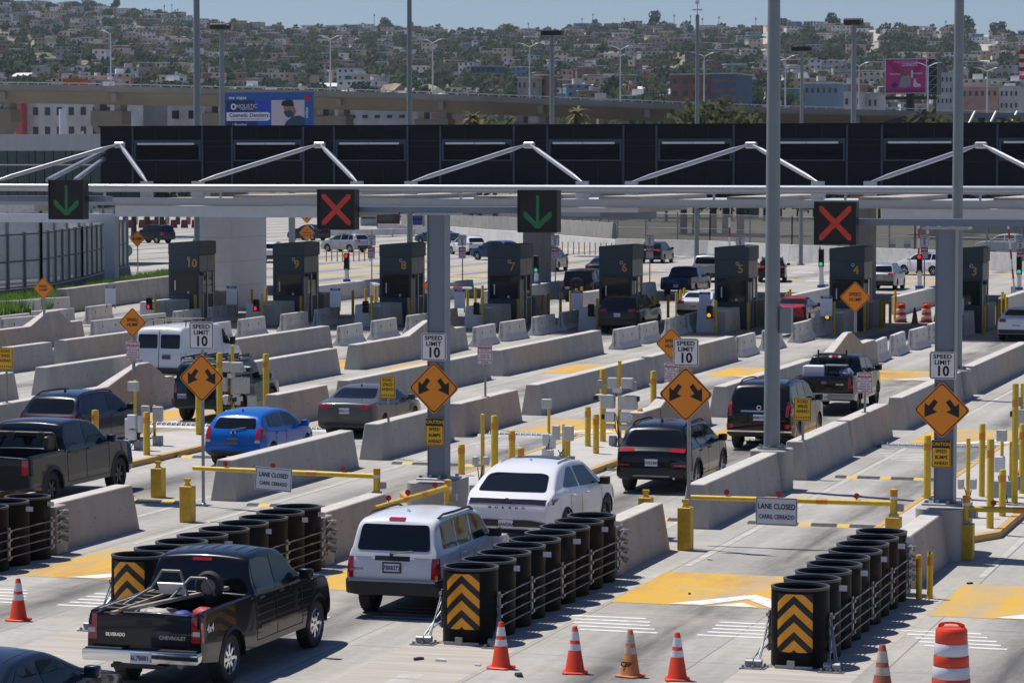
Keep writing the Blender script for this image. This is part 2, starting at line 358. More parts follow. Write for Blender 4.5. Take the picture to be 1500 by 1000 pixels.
tan = [(3, 82.2, 87.9), (1, 79.95, 86.0), (5, 82.2, 88)]
for i in (1, 3, 5):
    seq = [(62.9, 71.2), (73.4, 79.7), (79.95, 86.0), (88.2, 101.9), (102.7, 117.6)] if i == 1 else [(64.9, 73.3), (75.1, 81.3), (82.2, 88.0), (90.0, 103.6), (104.4, 118.0)]
    if i == 5: seq = [(64.9, 73.3), (75.1, 81.8), (82.4, 90.6), (93.4, 105.9), (108.0, 121.6)]
    for n, (a, b) in enumerate(seq):
        if i == 5 and n == 2: wall(i, a, b, 'tan concrete wall with a raised hump left of the teal off-roader', M_CONCT, hump=(85.4, 87.9, 88.8, 89.9, 1.5))
        elif i == 5 and n == 4: wall(i, a, b, 'tan wall with a raised hump under the speed hump sign, in the line of booth 6', M_CONC, hump=(114.2, 116.8, 118.4, 120.2, 1.45))
        else: wall(i, a, b, wl(i, n + 1, ('tan stained' if n == 2 else 'grey') + ' concrete wall'), M_CONCT if n == 2 else M_CONC)
for i in (2, 4, 6, 7, 8, 9):
    seq = {2: [(80.6, 88.7), (91.0, 105.0)], 4: [(83.8, 88.2), (90.0, 104.9), (106.3, 120.6)], 6: [(84.0, 90.6), (92.8, 105.8), (107.0, 120.5)], 7: [(93.2, 106.3), (107.2, 120.0)], 8: [(94, 105.5)], 9: [(96, 106), (107, 119)]}[i]
    for n, (a, b) in enumerate(seq):
        hp = (i == 2 and n == 0)
        wall(i, a, b, wl(i, n + 1, 'tan concrete wall with a peaked hump' if hp else 'grey concrete wall'), M_CONCT if hp or (i == 4 and n == 0) else M_CONC, hump=(82.9, 85.3, 86.2, 87.4, 1.5) if hp else None)
wall(2, 108.6, 117.4, 'tan wall with a raised peak under the speed hump sign, in the line of booth 3', M_CONCT, hump=(108.6, 112.0, 112.8, 114.6, 1.5))
wall(8, 107.2, 121.4, 'tan wall with a raised peak under the leftmost speed hump sign', M_CONCT, hump=(116.2, 118.0, 119.1, 120.2, 1.5))
wall(0, 88, 101.5, wl(0, 1)); wall(0, 102.4, 117, wl(0, 2))
# white portable barriers in front of the booths
def jersey_mesh():
    pr = [(-.3, 0), (.3, 0), (.3, .08), (.14, .3), (.09, .86), (-.09, .86), (-.14, .3), (-.3, .08)]
    o = MB(); o.prism(pr, 0, 3.0, 'xz', 0); me = o.mesh('portable_barrier', [M_CONCL, M_HOLE], bevel=.015)
    h = MB()
    h.bx(.112, -.03, .5, .124, .03, .62, 0)
    h2 = h.mesh('lifting_slot', M_HOLE); k = MB(); k.cyl((0, -.06, .1), (0, -.06, .8), .03, n=6); k.bx(-.05, -.08, .25, .05, 0, .31); k.bx(-.05, -.08, .6, .05, 0, .66)
    return me, h2, k.mesh('pin_coupling', M_STEEL)
JM = jersey_mesh()
def jersey(x, y, rz, label):
    r = link('portable_barrier', JM[0], None, (x, y, 0), rz); link('lifting_slot', JM[1], r, (0, .8, 0)); link('lifting_slot', JM[1], r, (0, 2.1, 0)); link('pin_coupling', JM[2], r)
    return tag(r, label, 'jersey barrier', 'white portable barriers before the booths')
JY = {1: [118.6, 122.6, 126.6, 130.8], 2: [118.0, 122.2, 126.4, 131, 135.5], 3: [119.5, 124, 130, 134], 4: [123, 127.2, 132.5, 136.5], 5: [123, 127.2, 132, 136.4], 6: [122, 126.6, 131.5, 136], 7: [121.5, 126, 131, 135.5], 8: [123, 127.5, 132, 136.4], 9: [121, 125.5, 130.5, 135]}
for i in range(1, 10):
    b = i + 1; ys = JY[i]
    for n, y in enumerate(ys):
        x = isl(i, y) - .32; x2 = isl(i, y + 3) - .32
        lb = 'white portable barrier, %s in the row leading to booth %d' % (ORD[n], b)
        if n == len(ys) - 1: lb = 'white portable barrier carrying the notice board before booth %d' % b
        if b == 2: lb = lb.replace('booth 2', 'the hidden booth right of booth 3')
        jersey(x + RNG.uniform(-.12, .12), y, math.atan2(-(x2 - x), 3) + RNG.uniform(-.05, .05), lb)
for n, (px, py, rz) in enumerate(((-4, 466, -.35), (40, 462, -.35), (48, 482, -.1), (4, 494, -.1))):
    p = P(px, py); jersey(p.x, p.y, rz, 'white portable barrier at the far left, %s from the grass verge' % ORD[n])
# ------------------------------------------------------------------ crash cushions
M_BARREL = mat('dusty_black_plastic', (.005, .005, .0055), .55, var=0, col2=(.013, .01, .008), scale=1.5, stretch=(1.2, 1.2, .5), thr=(.52, .8), spec=.12, stain=((2.0, (1, 1, .3), .6, .72, (.09, .07, .05), .5), (4, (1, 1, 1), .66, .72, (.2, .18, .16), .5)))
M_BRIM = mat('scuffed_black_rim', (.045, .047, .052), .5, var=.2)
M_STRIPE = mat('orange_reflective_stripe', (.8, .33, .012), .35, var=.04)
def cushion(x, y0, label, sp=.94, bw=True):
    t = thing('crash_cushion', label, 'crash cushion', (x, y0, 0), 0, 'barrel crash cushions')
    r = .457; hh = 1.25
    bm_ = MB().lathe([(r - .03, .02), (r, .0), (r, hh - .03)], 28).lathe([(r - .035, hh - .03), (r - .035, .05), (.0, .05)], 28).mesh('barrel', M_BARREL, smooth=40)
    rm = MB().lathe([(r + .004, hh - .04), (r + .01, hh), (r - .04, hh), (r - .042, hh - .045)], 28).mesh('barrel_rim', M_BRIM, smooth=40)
    st = MB().bx(-.075, -.004, -.045, .075, .004, .045).mesh('white_tag', M_SIGNW)
    for k in range(9):
        b = link('barrel', bm_, t, (RNG.uniform(-.02, .02), k * sp + RNG.uniform(-.012, .012), 0), RNG.uniform(0, 6)); b.rotation_euler = (RNG.uniform(-.012, .012), RNG.uniform(-.012, .012), b.rotation_euler[2]); link('barrel_rim', rm, b)
        if k % 2 == 1 or k == 8: link('reflector_tag', st, t, (r + .05, k * sp - .05, hh - .14))
    # chevron panel wrapped round the first barrel
    pn = MB(); sr = MB(); hw = .29; zt = hh - .075; zb = zt - .92; ncol = 14; R2 = r + .008
    def cy(u, z, q=0): a = u / r; return ((R2 + q) * math.sin(a), -(R2 + q) * math.cos(a), z)
    us = [-hw + 2 * hw * n / ncol for n in range(ncol + 1)]
    for a, b in zip(us[:-1], us[1:]):
        pn.quad(cy(a, zb), cy(b, zb), cy(b, zt), cy(a, zt))
        for n in range(-1, 4):
            ap = zt - .155 - n * .282; w = .15
            z1a, z1b = ap - .95 * abs(a), ap - .95 * abs(b); z0a, z0b = z1a - w, z1b - w
            cl = lambda z: max(zb + .004, min(zt - .004, z))
            if n == 3: z0a = z0b = zb
            q = [cl(z0a), cl(z0b), cl(z1b), cl(z1a)]
            if q[3] - q[0] > .004 or q[2] - q[1] > .004: sr.quad(cy(a, q[0], .004), cy(b, q[1], .004), cy(b, q[2], .004), cy(a, q[3], .004))
    c = pn.build('chevron_panel', M_INK, t, fix=False); sr.build('chevron_stripes', M_STRIPE, c, fix=False)
    L = 8 * sp
    for s in (-1, 1):
        X = s * (r + .035)
        for z in (.26, .43, .6, .77):
            k = MB(); pts = [(X, -.1, z - .02)] + [(X + s * (.0 if q % 2 else .012), q * sp * 2, z + .0 + (.0 if q % 2 else -.005)) for q in range(0, 5)] + [(X - s * .05, L + .75, z + .12)]
            k.tube(pts, .013, 6); k.build('restraint_cable', M_CABLE, t, smooth=50)
        for q in range(0, 5):
            pl = MB(); yy = q * sp * 2 + .02; pl.bx(X - .012, yy - .05, .2, X + .012, yy + .05, .84)
            for z in (.26, .43, .6, .77): pl.bx(X + s * .012, yy - .045, z - .025, X + s * .05, yy + .045, z + .025)
            pl.build('cable_bracket', M_STEEL, t)
        fx = s * .62; fa = MB(); fa.bx(fx - .2, -.72, .0, fx + .2, -.36, .02)
        for q in (-.07, .07):
            fa.cyl((fx + q - .06, -.55, .09), (fx + q + .06, -.55, .09), .06, n=10)
            fa.bx(fx + q - .03, -.6, .02, fx + q + .03, -.5, .09)
        for bx_, by_ in ((-.15, -.66), (.15, -.66), (-.15, -.42), (.15, -.42), (0, -.66)): fa.cyl((fx + bx_, by_, .02), (fx + bx_, by_, .06), .022, n=6)
        fa.build('anchor_plate', M_STEEL, t)
        for q, z in ((-.08, .32), (-.04, .5), (.05, .66), (.09, .8)): MB().tube([(fx + q, -.53, .1), (X, 0, z)], .014, 6).build('anchor_rod', M_STEEL, t, smooth=50)
    MB().bx(-.3, -.5, .0, .3, -.46, .05).bx(-.1, -.52, .0, .02, -.38, .13).bx(-.04, -.4, 0, .04, L + .8, .05).build('ground_rail', M_STEEL, t)
    bk = MB().prism([(-.36, 0), (.36, 0), (.33, .98), (-.33, .98)], L + .56, L + 1.05, 'xz').build('backup_block', M_CONCT, t, bevel=.02)
    for s in (-1, 1):
        hk = MB()
        for z in (.3, .48, .66, .84):
            X = s * .36; hk.bx(X - .015, L + .62, z - .06, X + .02 * s + .015, L + .95, z + .06); hk.cyl((X, L + .72, z + .03), (X + s * .14, L + .8, z + .03), .035, n=8); hk.cyl((X, L + .88, z - .02), (X + s * .11, L + .88, z - .02), .03, n=8)
        hk.build('cable_anchor', M_STEEL, bk)
    return t
CUS = [cushion(-9.42, 46.25, 'rightmost crash cushion of black barrels with orange chevrons', .92), cushion(-15.1, 46.95, 'middle crash cushion of black barrels beside the white boxy SUV', .94), cushion(-20.95, 46.7, 'crash cushion of black barrels half hidden behind the near black pickup', .94), cushion(-26.75, 46.8, 'crash cushion of black barrels cut off at the left edge', .94)]
# ------------------------------------------------------------------ cones and drums
M_CONE = mat('red_orange_cone_rubber', (.72, .055, .012), .45, var=.06)
M_CONEOLD = mat('dirty_orange_cone_rubber', (.5, .17, .05), .6, var=.3, scale=6)
M_CONEDK = mat('faded_brown_cone_rubber', (.33, .085, .04), .6, var=.35, scale=7)
M_BAND = mat('white_reflective_band', (.66, .67, .72), .35, var=.06, scale=6); M_BANDD = mat('dirty_reflective_band', (.5, .43, .36), .5, var=.3, scale=8)
def cone(px, py, label, h=.72, m=None, bm_=None, write=None, cat='traffic cone'):
    p = P(px, py); m = m or M_CONE; bm_ = bm_ or M_BAND
    t = thing('traffic_cone', label, cat, (p.x, p.y, 0), RNG.uniform(-.3, .3), 'traffic cones')
    k = h / .72; rr = lambda z: .145 - (z - .05) * .155
    MB().prism(rpoly([(-.19, -.19), (.19, -.19), (.19, .19), (-.19, .19)], .07), 0, .035, 'xy').build('base', m, t, bevel=.012)
    MB().lathe([(.16, .033), (.15, .05), (rr(.72), .715), (.03, .73), (.0, .73)], 20).build('cone_body', m, t, smooth=50)
    for z0, z1 in ((.36, .46), (.515, .655)): MB().lathe([(rr(z0) + .004, z0), (rr(z1) + .004, z1)], 20).build('reflective_band', bm_, t, smooth=50)
    if write: 
        o = text(write, .1, (0, -.128, .2), M_INK, t, rot=(PI / 2 - .15, 0, 0), bold=.004)
    t.scale = (k, k, k); return t
cone(27, 908, 'bright orange cone with two white bands alone at the far left'); cone(734, 978, 'bright orange cone nearest the middle crash cushion'); cone(842, 985, 'bright orange cone between the middle cushion cone and the dirty lettered cone')
cone(923, 990, 'dirty faded orange cone with black letters', m=M_CONEOLD, bm_=M_BANDD, write='CBP'); cone(992, 995, 'bright orange cone just right of the dirty lettered cone')
cone(1292, 1030, 'faded brownish cone beside the rightmost crash cushion', h=.86, m=M_CONEDK, bm_=M_BANDD)
def drum(x, y, label, h=1.0):
    t = thing('traffic_drum', label, 'traffic drum', (x, y, 0), 0, 'orange and white traffic drums'); k = h
    MB().lathe([(.34, 0), (.34, .06), (.0, .06)], 24).build('rubber_base', M_BLACK, t, smooth=40)
    z = .06; rads = [.29, .285, .27, .265, .25, .245, .23, .225]
    cols = ['orange_band', 'white_band', 'orange_band', 'white_band', 'orange_band']
    zs = [.06, .2, .38, .54, .72, .92]; rs = [.285, .275, .262, .25, .238, .225]
    for n, nm in enumerate(cols):
        MB().lathe([(rs[n] - .008, zs[n]), (rs[n], zs[n] + .012), (rs[n + 1] + .008, zs[n + 1] - .012), (rs[n + 1], zs[n + 1])], 28).build(nm, M_CONE if n % 2 == 0 else M_BAND, t, smooth=50)
    MB().lathe([(.225, .92), (.21, .945), (.0, .95)], 28).build('lid', M_CONE, t, smooth=50)
    hd = MB(); n = 10
    out = [(.2 * math.cos(PI * q / n) * 1.0, .94 + .09 * math.sin(PI * q / n) ** .5) for q in range(n + 1)]; inn = [(.11 * math.cos(PI * q / n), .965 + .035 * math.sin(PI * q / n) ** .5) for q in range(n + 1)]
    for q in range(n): hd.prism([out[q], out[q + 1], inn[q + 1], inn[q]], -.02, .02, 'xz')
    hd.build('handle', M_CONE, t); t.scale = (h, h, h); return t
p = P(1393, 1012); drum(p.x, p.y, 'large orange and white drum in the near right foreground', 1.02)
for n, px in enumerate((1320, 1357)): p = P(px, 472); drum(p.x, p.y, 'orange and white drum in the lane beside booth %s' % ('4' if n == 0 else '3'), .95)
for n, px in enumerate((1340, 1372)): cone(px, 474, 'dark orange cone standing %s' % ('between the two distant drums' if n == 0 else 'just right of the two distant drums'), h=.8, m=M_CONEDK, bm_=M_CONEDK)
# ------------------------------------------------------------------ bollards
def bollard(x, y, h, r, label, band=True, m=None, z0=0, cap=False, group='yellow bollards'):
    t = thing('bollard', label, 'bollard', (x, y, z0), 0, group)
    MB().lathe([(r, 0), (r, h - .04), (r * .85, h - .01), (.0, h)], 14).build('post', m or M_YEL, t, smooth=50)
    if band: MB().lathe([(r + .004, h * .86 - .12), (r + .004, h * .86 + .04)], 14).build('reflective_band', M_ORB, t, smooth=50)
    return t
bl = [(676, 703, 650, 5, 'just right of the left gantry column'), (724.5, 702, 608, 5.4, 'tall, behind the white crossover roof'), (750, 684, 630, 5, 'behind the middle of the white crossover roof'), (763, 692, 655, 5, 'short, just right of the white crossover roof'), (831, 680, 631, 4.6, 'in front of the middle camera post'),
      (861, 660, 595, 4.4, 'leftmost of the three before the big camera rack'), (873, 671, 606, 4.6, 'nearest of the three before the big camera rack'), (883, 653, 540, 4.6, 'tallest of the three before the big camera rack'), (937, 652, 598, 4.6, 'short, right of the big camera rack'), (957, 640, 543, 4.6, 'tall, right of the big camera rack behind the black crossover'),
      (1358, 738, 637, 5.4, 'left of the right gantry column'), (1450, 782, 642, 5.4, 'on the yellow kerb right of the right gantry column'), (1468, 764, 687, 5.2, 'behind the right gate arm'), (1486, 745, 562, 4.6, 'tallest, at the right edge'), (1497, 730, 620, 4.8, 'cut by the right edge'), (1438, 735, 620, 4.5, 'behind the right camera post'),
      (66, 645, 578, 5.6, 'in front of the dark blue crossover rear'), (140, 665, 600, 5.2, 'in front of the dark blue crossover rear wheel'), (41, 650, 617, 5, 'short, above the grey pickup roof at left'), (118, 655, 621, 5, 'short, above the grey pickup cab'), (215, 673, 603, 5, 'on the island before the grey camera cabinets'), (291, 643, 560, 4.2, 'behind the post of the left arrow sign'),
      (322, 626, 517, 4.4, 'left of the left camera rack'), (390, 617, 518, 4.6, 'tall, right of the left camera rack'), (364, 612, 572, 4.4, 'short, right of the left camera rack'), (518, 800, 765, 4.2, 'beside the rear left corner of the white boxy SUV')]
for px, yb, yt, hw, lb in bl:
    p = P(px, yb); sc = (p - CAM).dot(c_fw) / FPX; bollard(p.x, p.y, (yb - yt) * sc * 1.005, hw * sc, 'yellow bollard ' + lb)
for n, (px, yb, yt) in enumerate(((1346, 878, 811), (1362, 876, 808))):
    p = P(px, yb); sc = (p - CAM).dot(c_fw) / FPX; t = bollard(p.x, p.y, (yb - yt) * sc, 4.4 * sc, 'thin yellow bollard %s beside the rightmost crash cushion' % ('without a number,' if n == 0 else 'marked with a black figure,'))
    if n: text('5', .12, (0, -.047, .8), M_INK, t, bold=.004)
# ------------------------------------------------------------------ raised islands with yellow kerbs
M_ISL = mat('island_concrete', (.5, .475, .44), .85, var=0, col2=(.4, .38, .35), scale=1.2, bump=.2)
M_KERB = mat('worn_yellow_kerb', (.58, .33, .06), .75, var=0, col2=(.42, .28, .13), scale=2.5, detail=7)
def island(i, y0, y1, xl, xr):
    pts = [(xl + .6, y0), (xr - .55, y0), (xr, y0 + 1.2), (xr, y1 - .8), (xr - .5, y1), (xl + .6, y1), (xl, y1 - .8), (xl, y0 + 1.2)]
    inn = [((x - (xl + xr) / 2) * (1 - .32 / (xr - xl)) + (xl + xr) / 2, (y - (y0 + y1) / 2) * (1 - .32 / (y1 - y0)) + (y0 + y1) / 2) for x, y in pts]
    tag(MB().prism(inn, 0.0, .13, 'xy').build('traffic_island', M_ISL), kind='structure'); tag(MB().ring(pts, inn, 0.0, .142, 'xy').build('island_kerb', M_KERB, bevel=.015), kind='structure')
island(0, 62.0, 84, -11.3, -8.6); island(2, 65.5, 83.5, -23.2, -20.25); island(4, 62.0, 80.5, -35.4, -32.2); island(6, 64, 82, -47.2, -44.2)
# ------------------------------------------------------------------ rubber speed bumps and spike strips
M_RUB = mat('black_rubber', (.03, .03, .032), .7, var=.3, scale=5); M_BUMPY = mat('yellow_rubber', (.66, .42, .05), .6, var=.15)
def bump(i, y, label):
    xl = IX[i + 1] + .55; xr = IX[i] - .95; t = thing('speed_bump', label, 'speed bump', (xl, y, 0), 0, 'rubber speed bumps'); n = 15; wd = (xr - xl) / n
    pr = [(0, 0), (.3, 0), (.26, .035), (.15, .058), (.04, .035)]
    for k in range(n):
        a = k * wd + .004; b = (k + 1) * wd - .004
        MB().prism(pr, a, b, 'yz').build('rubber_block', M_BUMPY if k % 3 == 1 else M_RUB, t)
lane_nm = {0: 'in the lane under the right gate arm', 1: 'in the lane of the white crossover', 2: 'in the lane under the left gate arm', 3: 'in the lane of the grey pickup at left', 4: 'in the far left lane'}
for i in (0, 1, 2, 3):
    bump(i, 64.1, 'nearer black and yellow speed bump ' + lane_nm[i]); bump(i, 74.2, 'farther black and yellow speed bump ' + lane_nm[i])
M_SPIKE = mat('dark_steel_plate', (.09, .1, .115), .45, .6, var=.25, scale=5)
for i in range(-0, 6):
    xl = IX[i + 1] + .1; xr = IX[i] - .9; t = thing('spike_strip', 'grey steel road spike strip across the lane, ' + (lane_nm.get(i) or 'by the boxy off-roader').replace('in the lane of', 'by').replace('in the lane', 'lane'), 'road spikes', (xl, 82.6, 0), 0, 'road spike strips')
    MB().prism([(0, 0), (.55, 0), (.45, .06), (.1, .06)], 0, xr - xl, 'yz').build('ramp_plate', M_SPIKE, t)
    sp_ = MB(); n = int((xr - xl) / .16)
    for k in range(n): x = .1 + k * .16; sp_.prism([(.22, .06), (.36, .06), (.34, .13)], x, x + .012, 'yz')
    tag(sp_.build('spike_row', M_STEEL, t))
# ------------------------------------------------------------------ loose bits of litter on the concrete
for n, (px, py, s) in enumerate(((646, 968, .09), (612, 966, .1), (760, 990, .12), (700, 975, .06), (380, 850, .07), (1010, 870, .05), (1040, 820, .06), (1420, 855, .07), (560, 812, .06))):
    p = P(px, py); o = MB().prism(rpoly([(-s, -.4 * s), (s, -.5 * s), (.8 * s, .5 * s), (-.7 * s, .3 * s)], .02), .005, .02 + s * .2, 'xy').build('litter_scrap', M_BLACK if n % 3 else M_SIGNW, None, (p.x, p.y, 0)); o.rotation_euler = (0, 0, n); tag(o, '%s scrap of litter lying on the concrete' % ('white' if n % 3 == 0 else 'small dark'), 'litter', 'scraps of litter on the road')
# ------------------------------------------------------------------ signs
def post(t, z1, r=.035, z0=0.0, m=None): return MB().cyl((0, 0, z0), (0, 0, z1), r, n=8).build('post', m or M_STEEL, t, smooth=50)
def board(t, name, x, z, w, h, m, lines=(), border=M_INK, rr=.05, yf=-.05, bands=(), bt=.022):
    """flat rectangular sign; lines = (text, size, dz, ink, bold, squeeze)"""
    b = MB().prism(rrect(x - w / 2, z - h / 2, x + w / 2, z + h / 2, rr * min(w, h) * 2), yf - .012, yf, 'xz').build(name, m, t)
    if border:
        q = .018 * min(w, h) + .004; k = bt * min(w, h) + .004
        o = rrect(x - w / 2 + q, z - h / 2 + q, x + w / 2 - q, z + h / 2 - q, rr * min(w, h) * 2 - q * .5); i = rrect(x - w / 2 + q + k, z - h / 2 + q + k, x + w / 2 - q - k, z + h / 2 - q - k, max(.003, rr * min(w, h) * 2 - q - k))
        MB().ring(o, i, yf - .0145, yf - .0125, 'xz').build('border', border, b)
    for z0, z1, mm in bands: MB().bx(x - w * .475, yf - .0148, z + z0 * h, x + w * .475, yf - .0125, z + z1 * h).build('colour_band', mm, b)
    for tx, sz, dz, ink, bold, sx in lines: text(tx, sz * h, (x, yf - .0165, z + dz * h), ink, b, bold=bold * h, sx=sx)
    return b
def diamond(t, x, z, d, m=M_ORANGE, lines=(), arrows=False, yf=-.05):
    h = d / 2; pts = rpoly([(x, z - h), (x + h, z), (x, z + h), (x - h, z)], .07 * d)
    b = MB().prism(pts, yf - .012, yf, 'xz').build('sign_panel', m, t)
    f = lambda k: rpoly([(x, z - h * k), (x + h * k, z), (x, z + h * k), (x - h * k, z)], .06 * d)
    MB().ring(f(.955), f(.905), yf - .0145, yf - .0125, 'xz').build('border', M_INK, b)
    for tx, sz, dz, bold, sx in lines: text(tx, sz * d, (x, yf - .0165, z + dz * d), M_INK, b, bold=bold * d, sx=sx)
    if arrows:
        for s in (-1, 1):
            U = lambda a, c: (x + s * a * h, z + c * h)
            ar = [U(.14, .27), U(.27, .38), U(.46, .13), U(.6, .24), U(.6, -.26), U(.155, -.07), U(.315, .02)]
            if s < 0: ar = ar[::-1]
            MB().prism(ar, yf - .0165, yf - .0125, 'xz').build('arrow', M_INK, b)
        for a, c in ((0, .73), (0, -.73), (0, -.05), (-.68, -.02), (.68, -.02)): MB().cyl((x + a * h, yf - .012, z + c * h), (x + a * h, yf - .017, z + c * h), .013, n=8).build('bolt', M_STEEL, b)
    return b
SL10 = [('SPEED', .215, .31, M_INK, .006, 1.12), ('LIMIT', .215, .1, M_INK, .006, 1.12), ('10', .5, -.22, M_INK, .016, .95)]
SHUMP = [('SPEED', .15, .08, .003, .95), ('HUMP', .15, -.08, .003, .95)]
SPK = [('ROAD', .19, .33, M_INK, .003, .86), ('SPIKES', .19, .12, M_INK, .003, .82), ('AHEAD', .19, -.09, M_INK, .003, .86)]
WARN = [('WARNING', .2, .375, M_SIGNW, .008, .78), ('DO NOT', .1, .18, M_RED, .002, 1), ('BACK UP OVER', .1, .06, M_RED, .002, .95), ('SPIKES OR', .1, -.07, M_RED, .002, 1), ('SEVERE TIRE', .1, -.19, M_RED, .002, .95), ('DAMAGE WILL', .1, -.31, M_RED, .002, .95), ('OCCUR', .1, -.41, M_RED, .002, 1)]
CAUT = [('CAUTION', .175, .355, M_SIGNYEL, .004, .8), ('SPEED', .175, .09, M_INK, .004, .84), ('BUMPS', .175, -.13, M_INK, .004, .84), ('AHEAD', .175, -.345, M_INK, .004, .84)]
def sc_at(p): return (Vector(p) - CAM).dot(c_fw) / FPX      # metres per photo pixel at a point
def zz(px, py, p): return at(px, py, p.y).z - p.z
def sign_speed10(t, p, px, py, dx=0): s = sc_at(p); board(t, 'speed_limit_panel', dx, zz(px, py, p), 38.5 * s, 40.5 * s, M_SIGNW, SL10, yf=t['yf'])
def sign_spikes(px, py, bx, by, bz, label, w=24, h=33):
    p = P(bx, by, bz); s = sc_at(p); t = thing('spikes_warning_sign', label, 'road sign', p, 0, 'yellow spike warning signs'); z = zz(px, py, p); post(t, z + h * s * .5); MB().bx(-.09, -.09, 0, .09, .09, .015).build('foot_plate', M_STEEL, t)
    b = board(t, 'sign_panel', 0, z, w * s, h * s, M_SIGNYEL, SPK, rr=.03)
    k = MB()
    for n in range(6): x = (-.36 + n * .144) * w * s; k.prism([(x - .05 * w * s, z - .38 * h * s), (x + .05 * w * s, z - .38 * h * s), (x, z - .29 * h * s)], -.0665, -.0625, 'xz')
    k.build('spike_symbols', M_INK, b)
def sign_warn(t, p, px, py, w=22, h=29): s = sc_at(p); board(t, 'warning_panel', 0, zz(px, py, p), w * s, h * s, M_SIGNW, WARN, border=M_RED, rr=.03, bands=((.25, .475, M_RED),))
sign_spikes(10, 525, 10, 590, 1.0, 'yellow road spikes sign at the left edge of the picture'); sign_spikes(567, 567, 569, 619, .96, 'yellow road spikes sign on the wall before the grey sedan'); sign_spikes(1174, 599, 1176, 645, .96, 'yellow road spikes sign on the wall beside the black boxy SUV', 26, 34)
for px, py, bx, by, bz, lb in ((710, 518, 711, 581, .96, 'red and white warning sign on the wall left of the camera rack'), (1265, 560, 1267, 604, .96, 'red and white warning sign before the black pickup with the rack')):
    p = P(bx, by, bz); t = thing('warning_sign', lb, 'road sign', p, 0, 'red and white warning signs'); post(t, zz(px, py, p) + .3); MB().bx(-.09, -.09, 0, .09, .09, .015).build('foot_plate', M_STEEL, t); sign_warn(t, p, px, py, 22.5, 30)
def hump(px, py, d, bx, by, bz, label, warn=None):
    p = P(bx, by, bz); s = sc_at(p); t = thing('speed_hump_sign', label, 'road sign', p, 0, 'orange speed hump signs'); z = zz(px, py, p); post(t, z + .3, r=.055); diamond(t, 0, z, d * s, lines=SHUMP, yf=-.06)
    if warn: sign_warn(t, p, warn[0], warn[1], 21, 29)
hump(63, 422, 33, 65, 477, 1.5, 'leftmost orange speed hump diamond on a peaked wall'); hump(193, 472, 44, 196, 545, 1.5, 'orange speed hump diamond above a warning board, left of the white van', (193.5, 514)); hump(980, 503, 47, 984, 583, 1.5, 'orange speed hump diamond partly behind a speed limit board', (985, 545))
hump(637, 418, 44, 640, 478, 1.5, 'orange speed hump diamond peeking out behind the gantry column'); hump(1251, 435, 47, 1253, 487, 1.5, 'orange speed hump diamond before booth 4')
# arrow diamonds on their own posts
def arrowpost(px, py, d, bx, by, label, sl, rz=0):
    p = P(bx, by); t = thing('arrow_sign', label, 'road sign', p, 0, 'orange double arrow signs'); t['yf'] = -.05; z = zz(px, py, p); s = sc_at(p); post(t, zz(sl[0], sl[1], p) + .2, r=.04); MB().lathe([(.07, 0), (.07, .06), (.045, .08)], 10).build('post_collar', M_STEEL, t)
    diamond(t, 0, z, d * s, arrows=True); sign_speed10(t, p, sl[0], sl[1])
    for k in ('yf',): del t[k]
    return t
arrowpost(293, 553, 72, 298, 741, 'leftmost orange double arrow diamond, a speed limit board above it', (292, 491))
# ------------------------------------------------------------------ gantry columns with lane signals
M_SIGBOX = mat('matt_black_signal_box', (.006, .006, .007), .6, var=.1); M_LEDG = emit('green_led', (.03, .3, .13), .5); M_LEDR = emit('red_led', (.8, .06, .045), .65)
def lane_signal(p, w, h, label, red):
    t = thing('lane_signal', label, 'lane signal', p, 0, 'overhead lane signals')
    bx = MB().bx(-w / 2, 0, -h / 2, w / 2, .28, h / 2).build('signal_box', M_SIGBOX, t, bevel=.012)
    MB().ring(rrect(-w / 2 - .004, -h / 2 - .004, w / 2 + .004, h / 2 + .004, .02), rrect(-w / 2 + .025, -h / 2 + .025, w / 2 - .025, h / 2 - .025, .01), -.02, .02, 'xz').build('visor_frame', M_BLACK, t)
    d = MB(); st = .0235 * w / .9; r = st * .27
    def dot(x, z): d.prism([(x - r, z - r), (x + r, z - r), (x + r, z + r), (x - r, z + r)], -.004, 0, 'xz')
    N = int(.40 * w / st)
    for a in range(-N, N + 1):
        for b in range(-N, N + 1):
            x, z = a * st, b * st; fx, fz = x / w, z / h
            if red: on = min(abs(fx - fz), abs(fx + fz)) < .085 and max(abs(fx), abs(fz)) < .39
            else: on = (abs(fx) < .05 and -.36 < fz < .38) or (abs(fz + .37 - abs(fx) * .95) < .085 and abs(fx) < .34 and fz < -.0 and fz > -.4)
            if on: dot(x, z)
    d.build('red_cross_lamps' if red else 'green_arrow_lamps', M_LEDR if red else M_LEDG, t, fix=False); return t
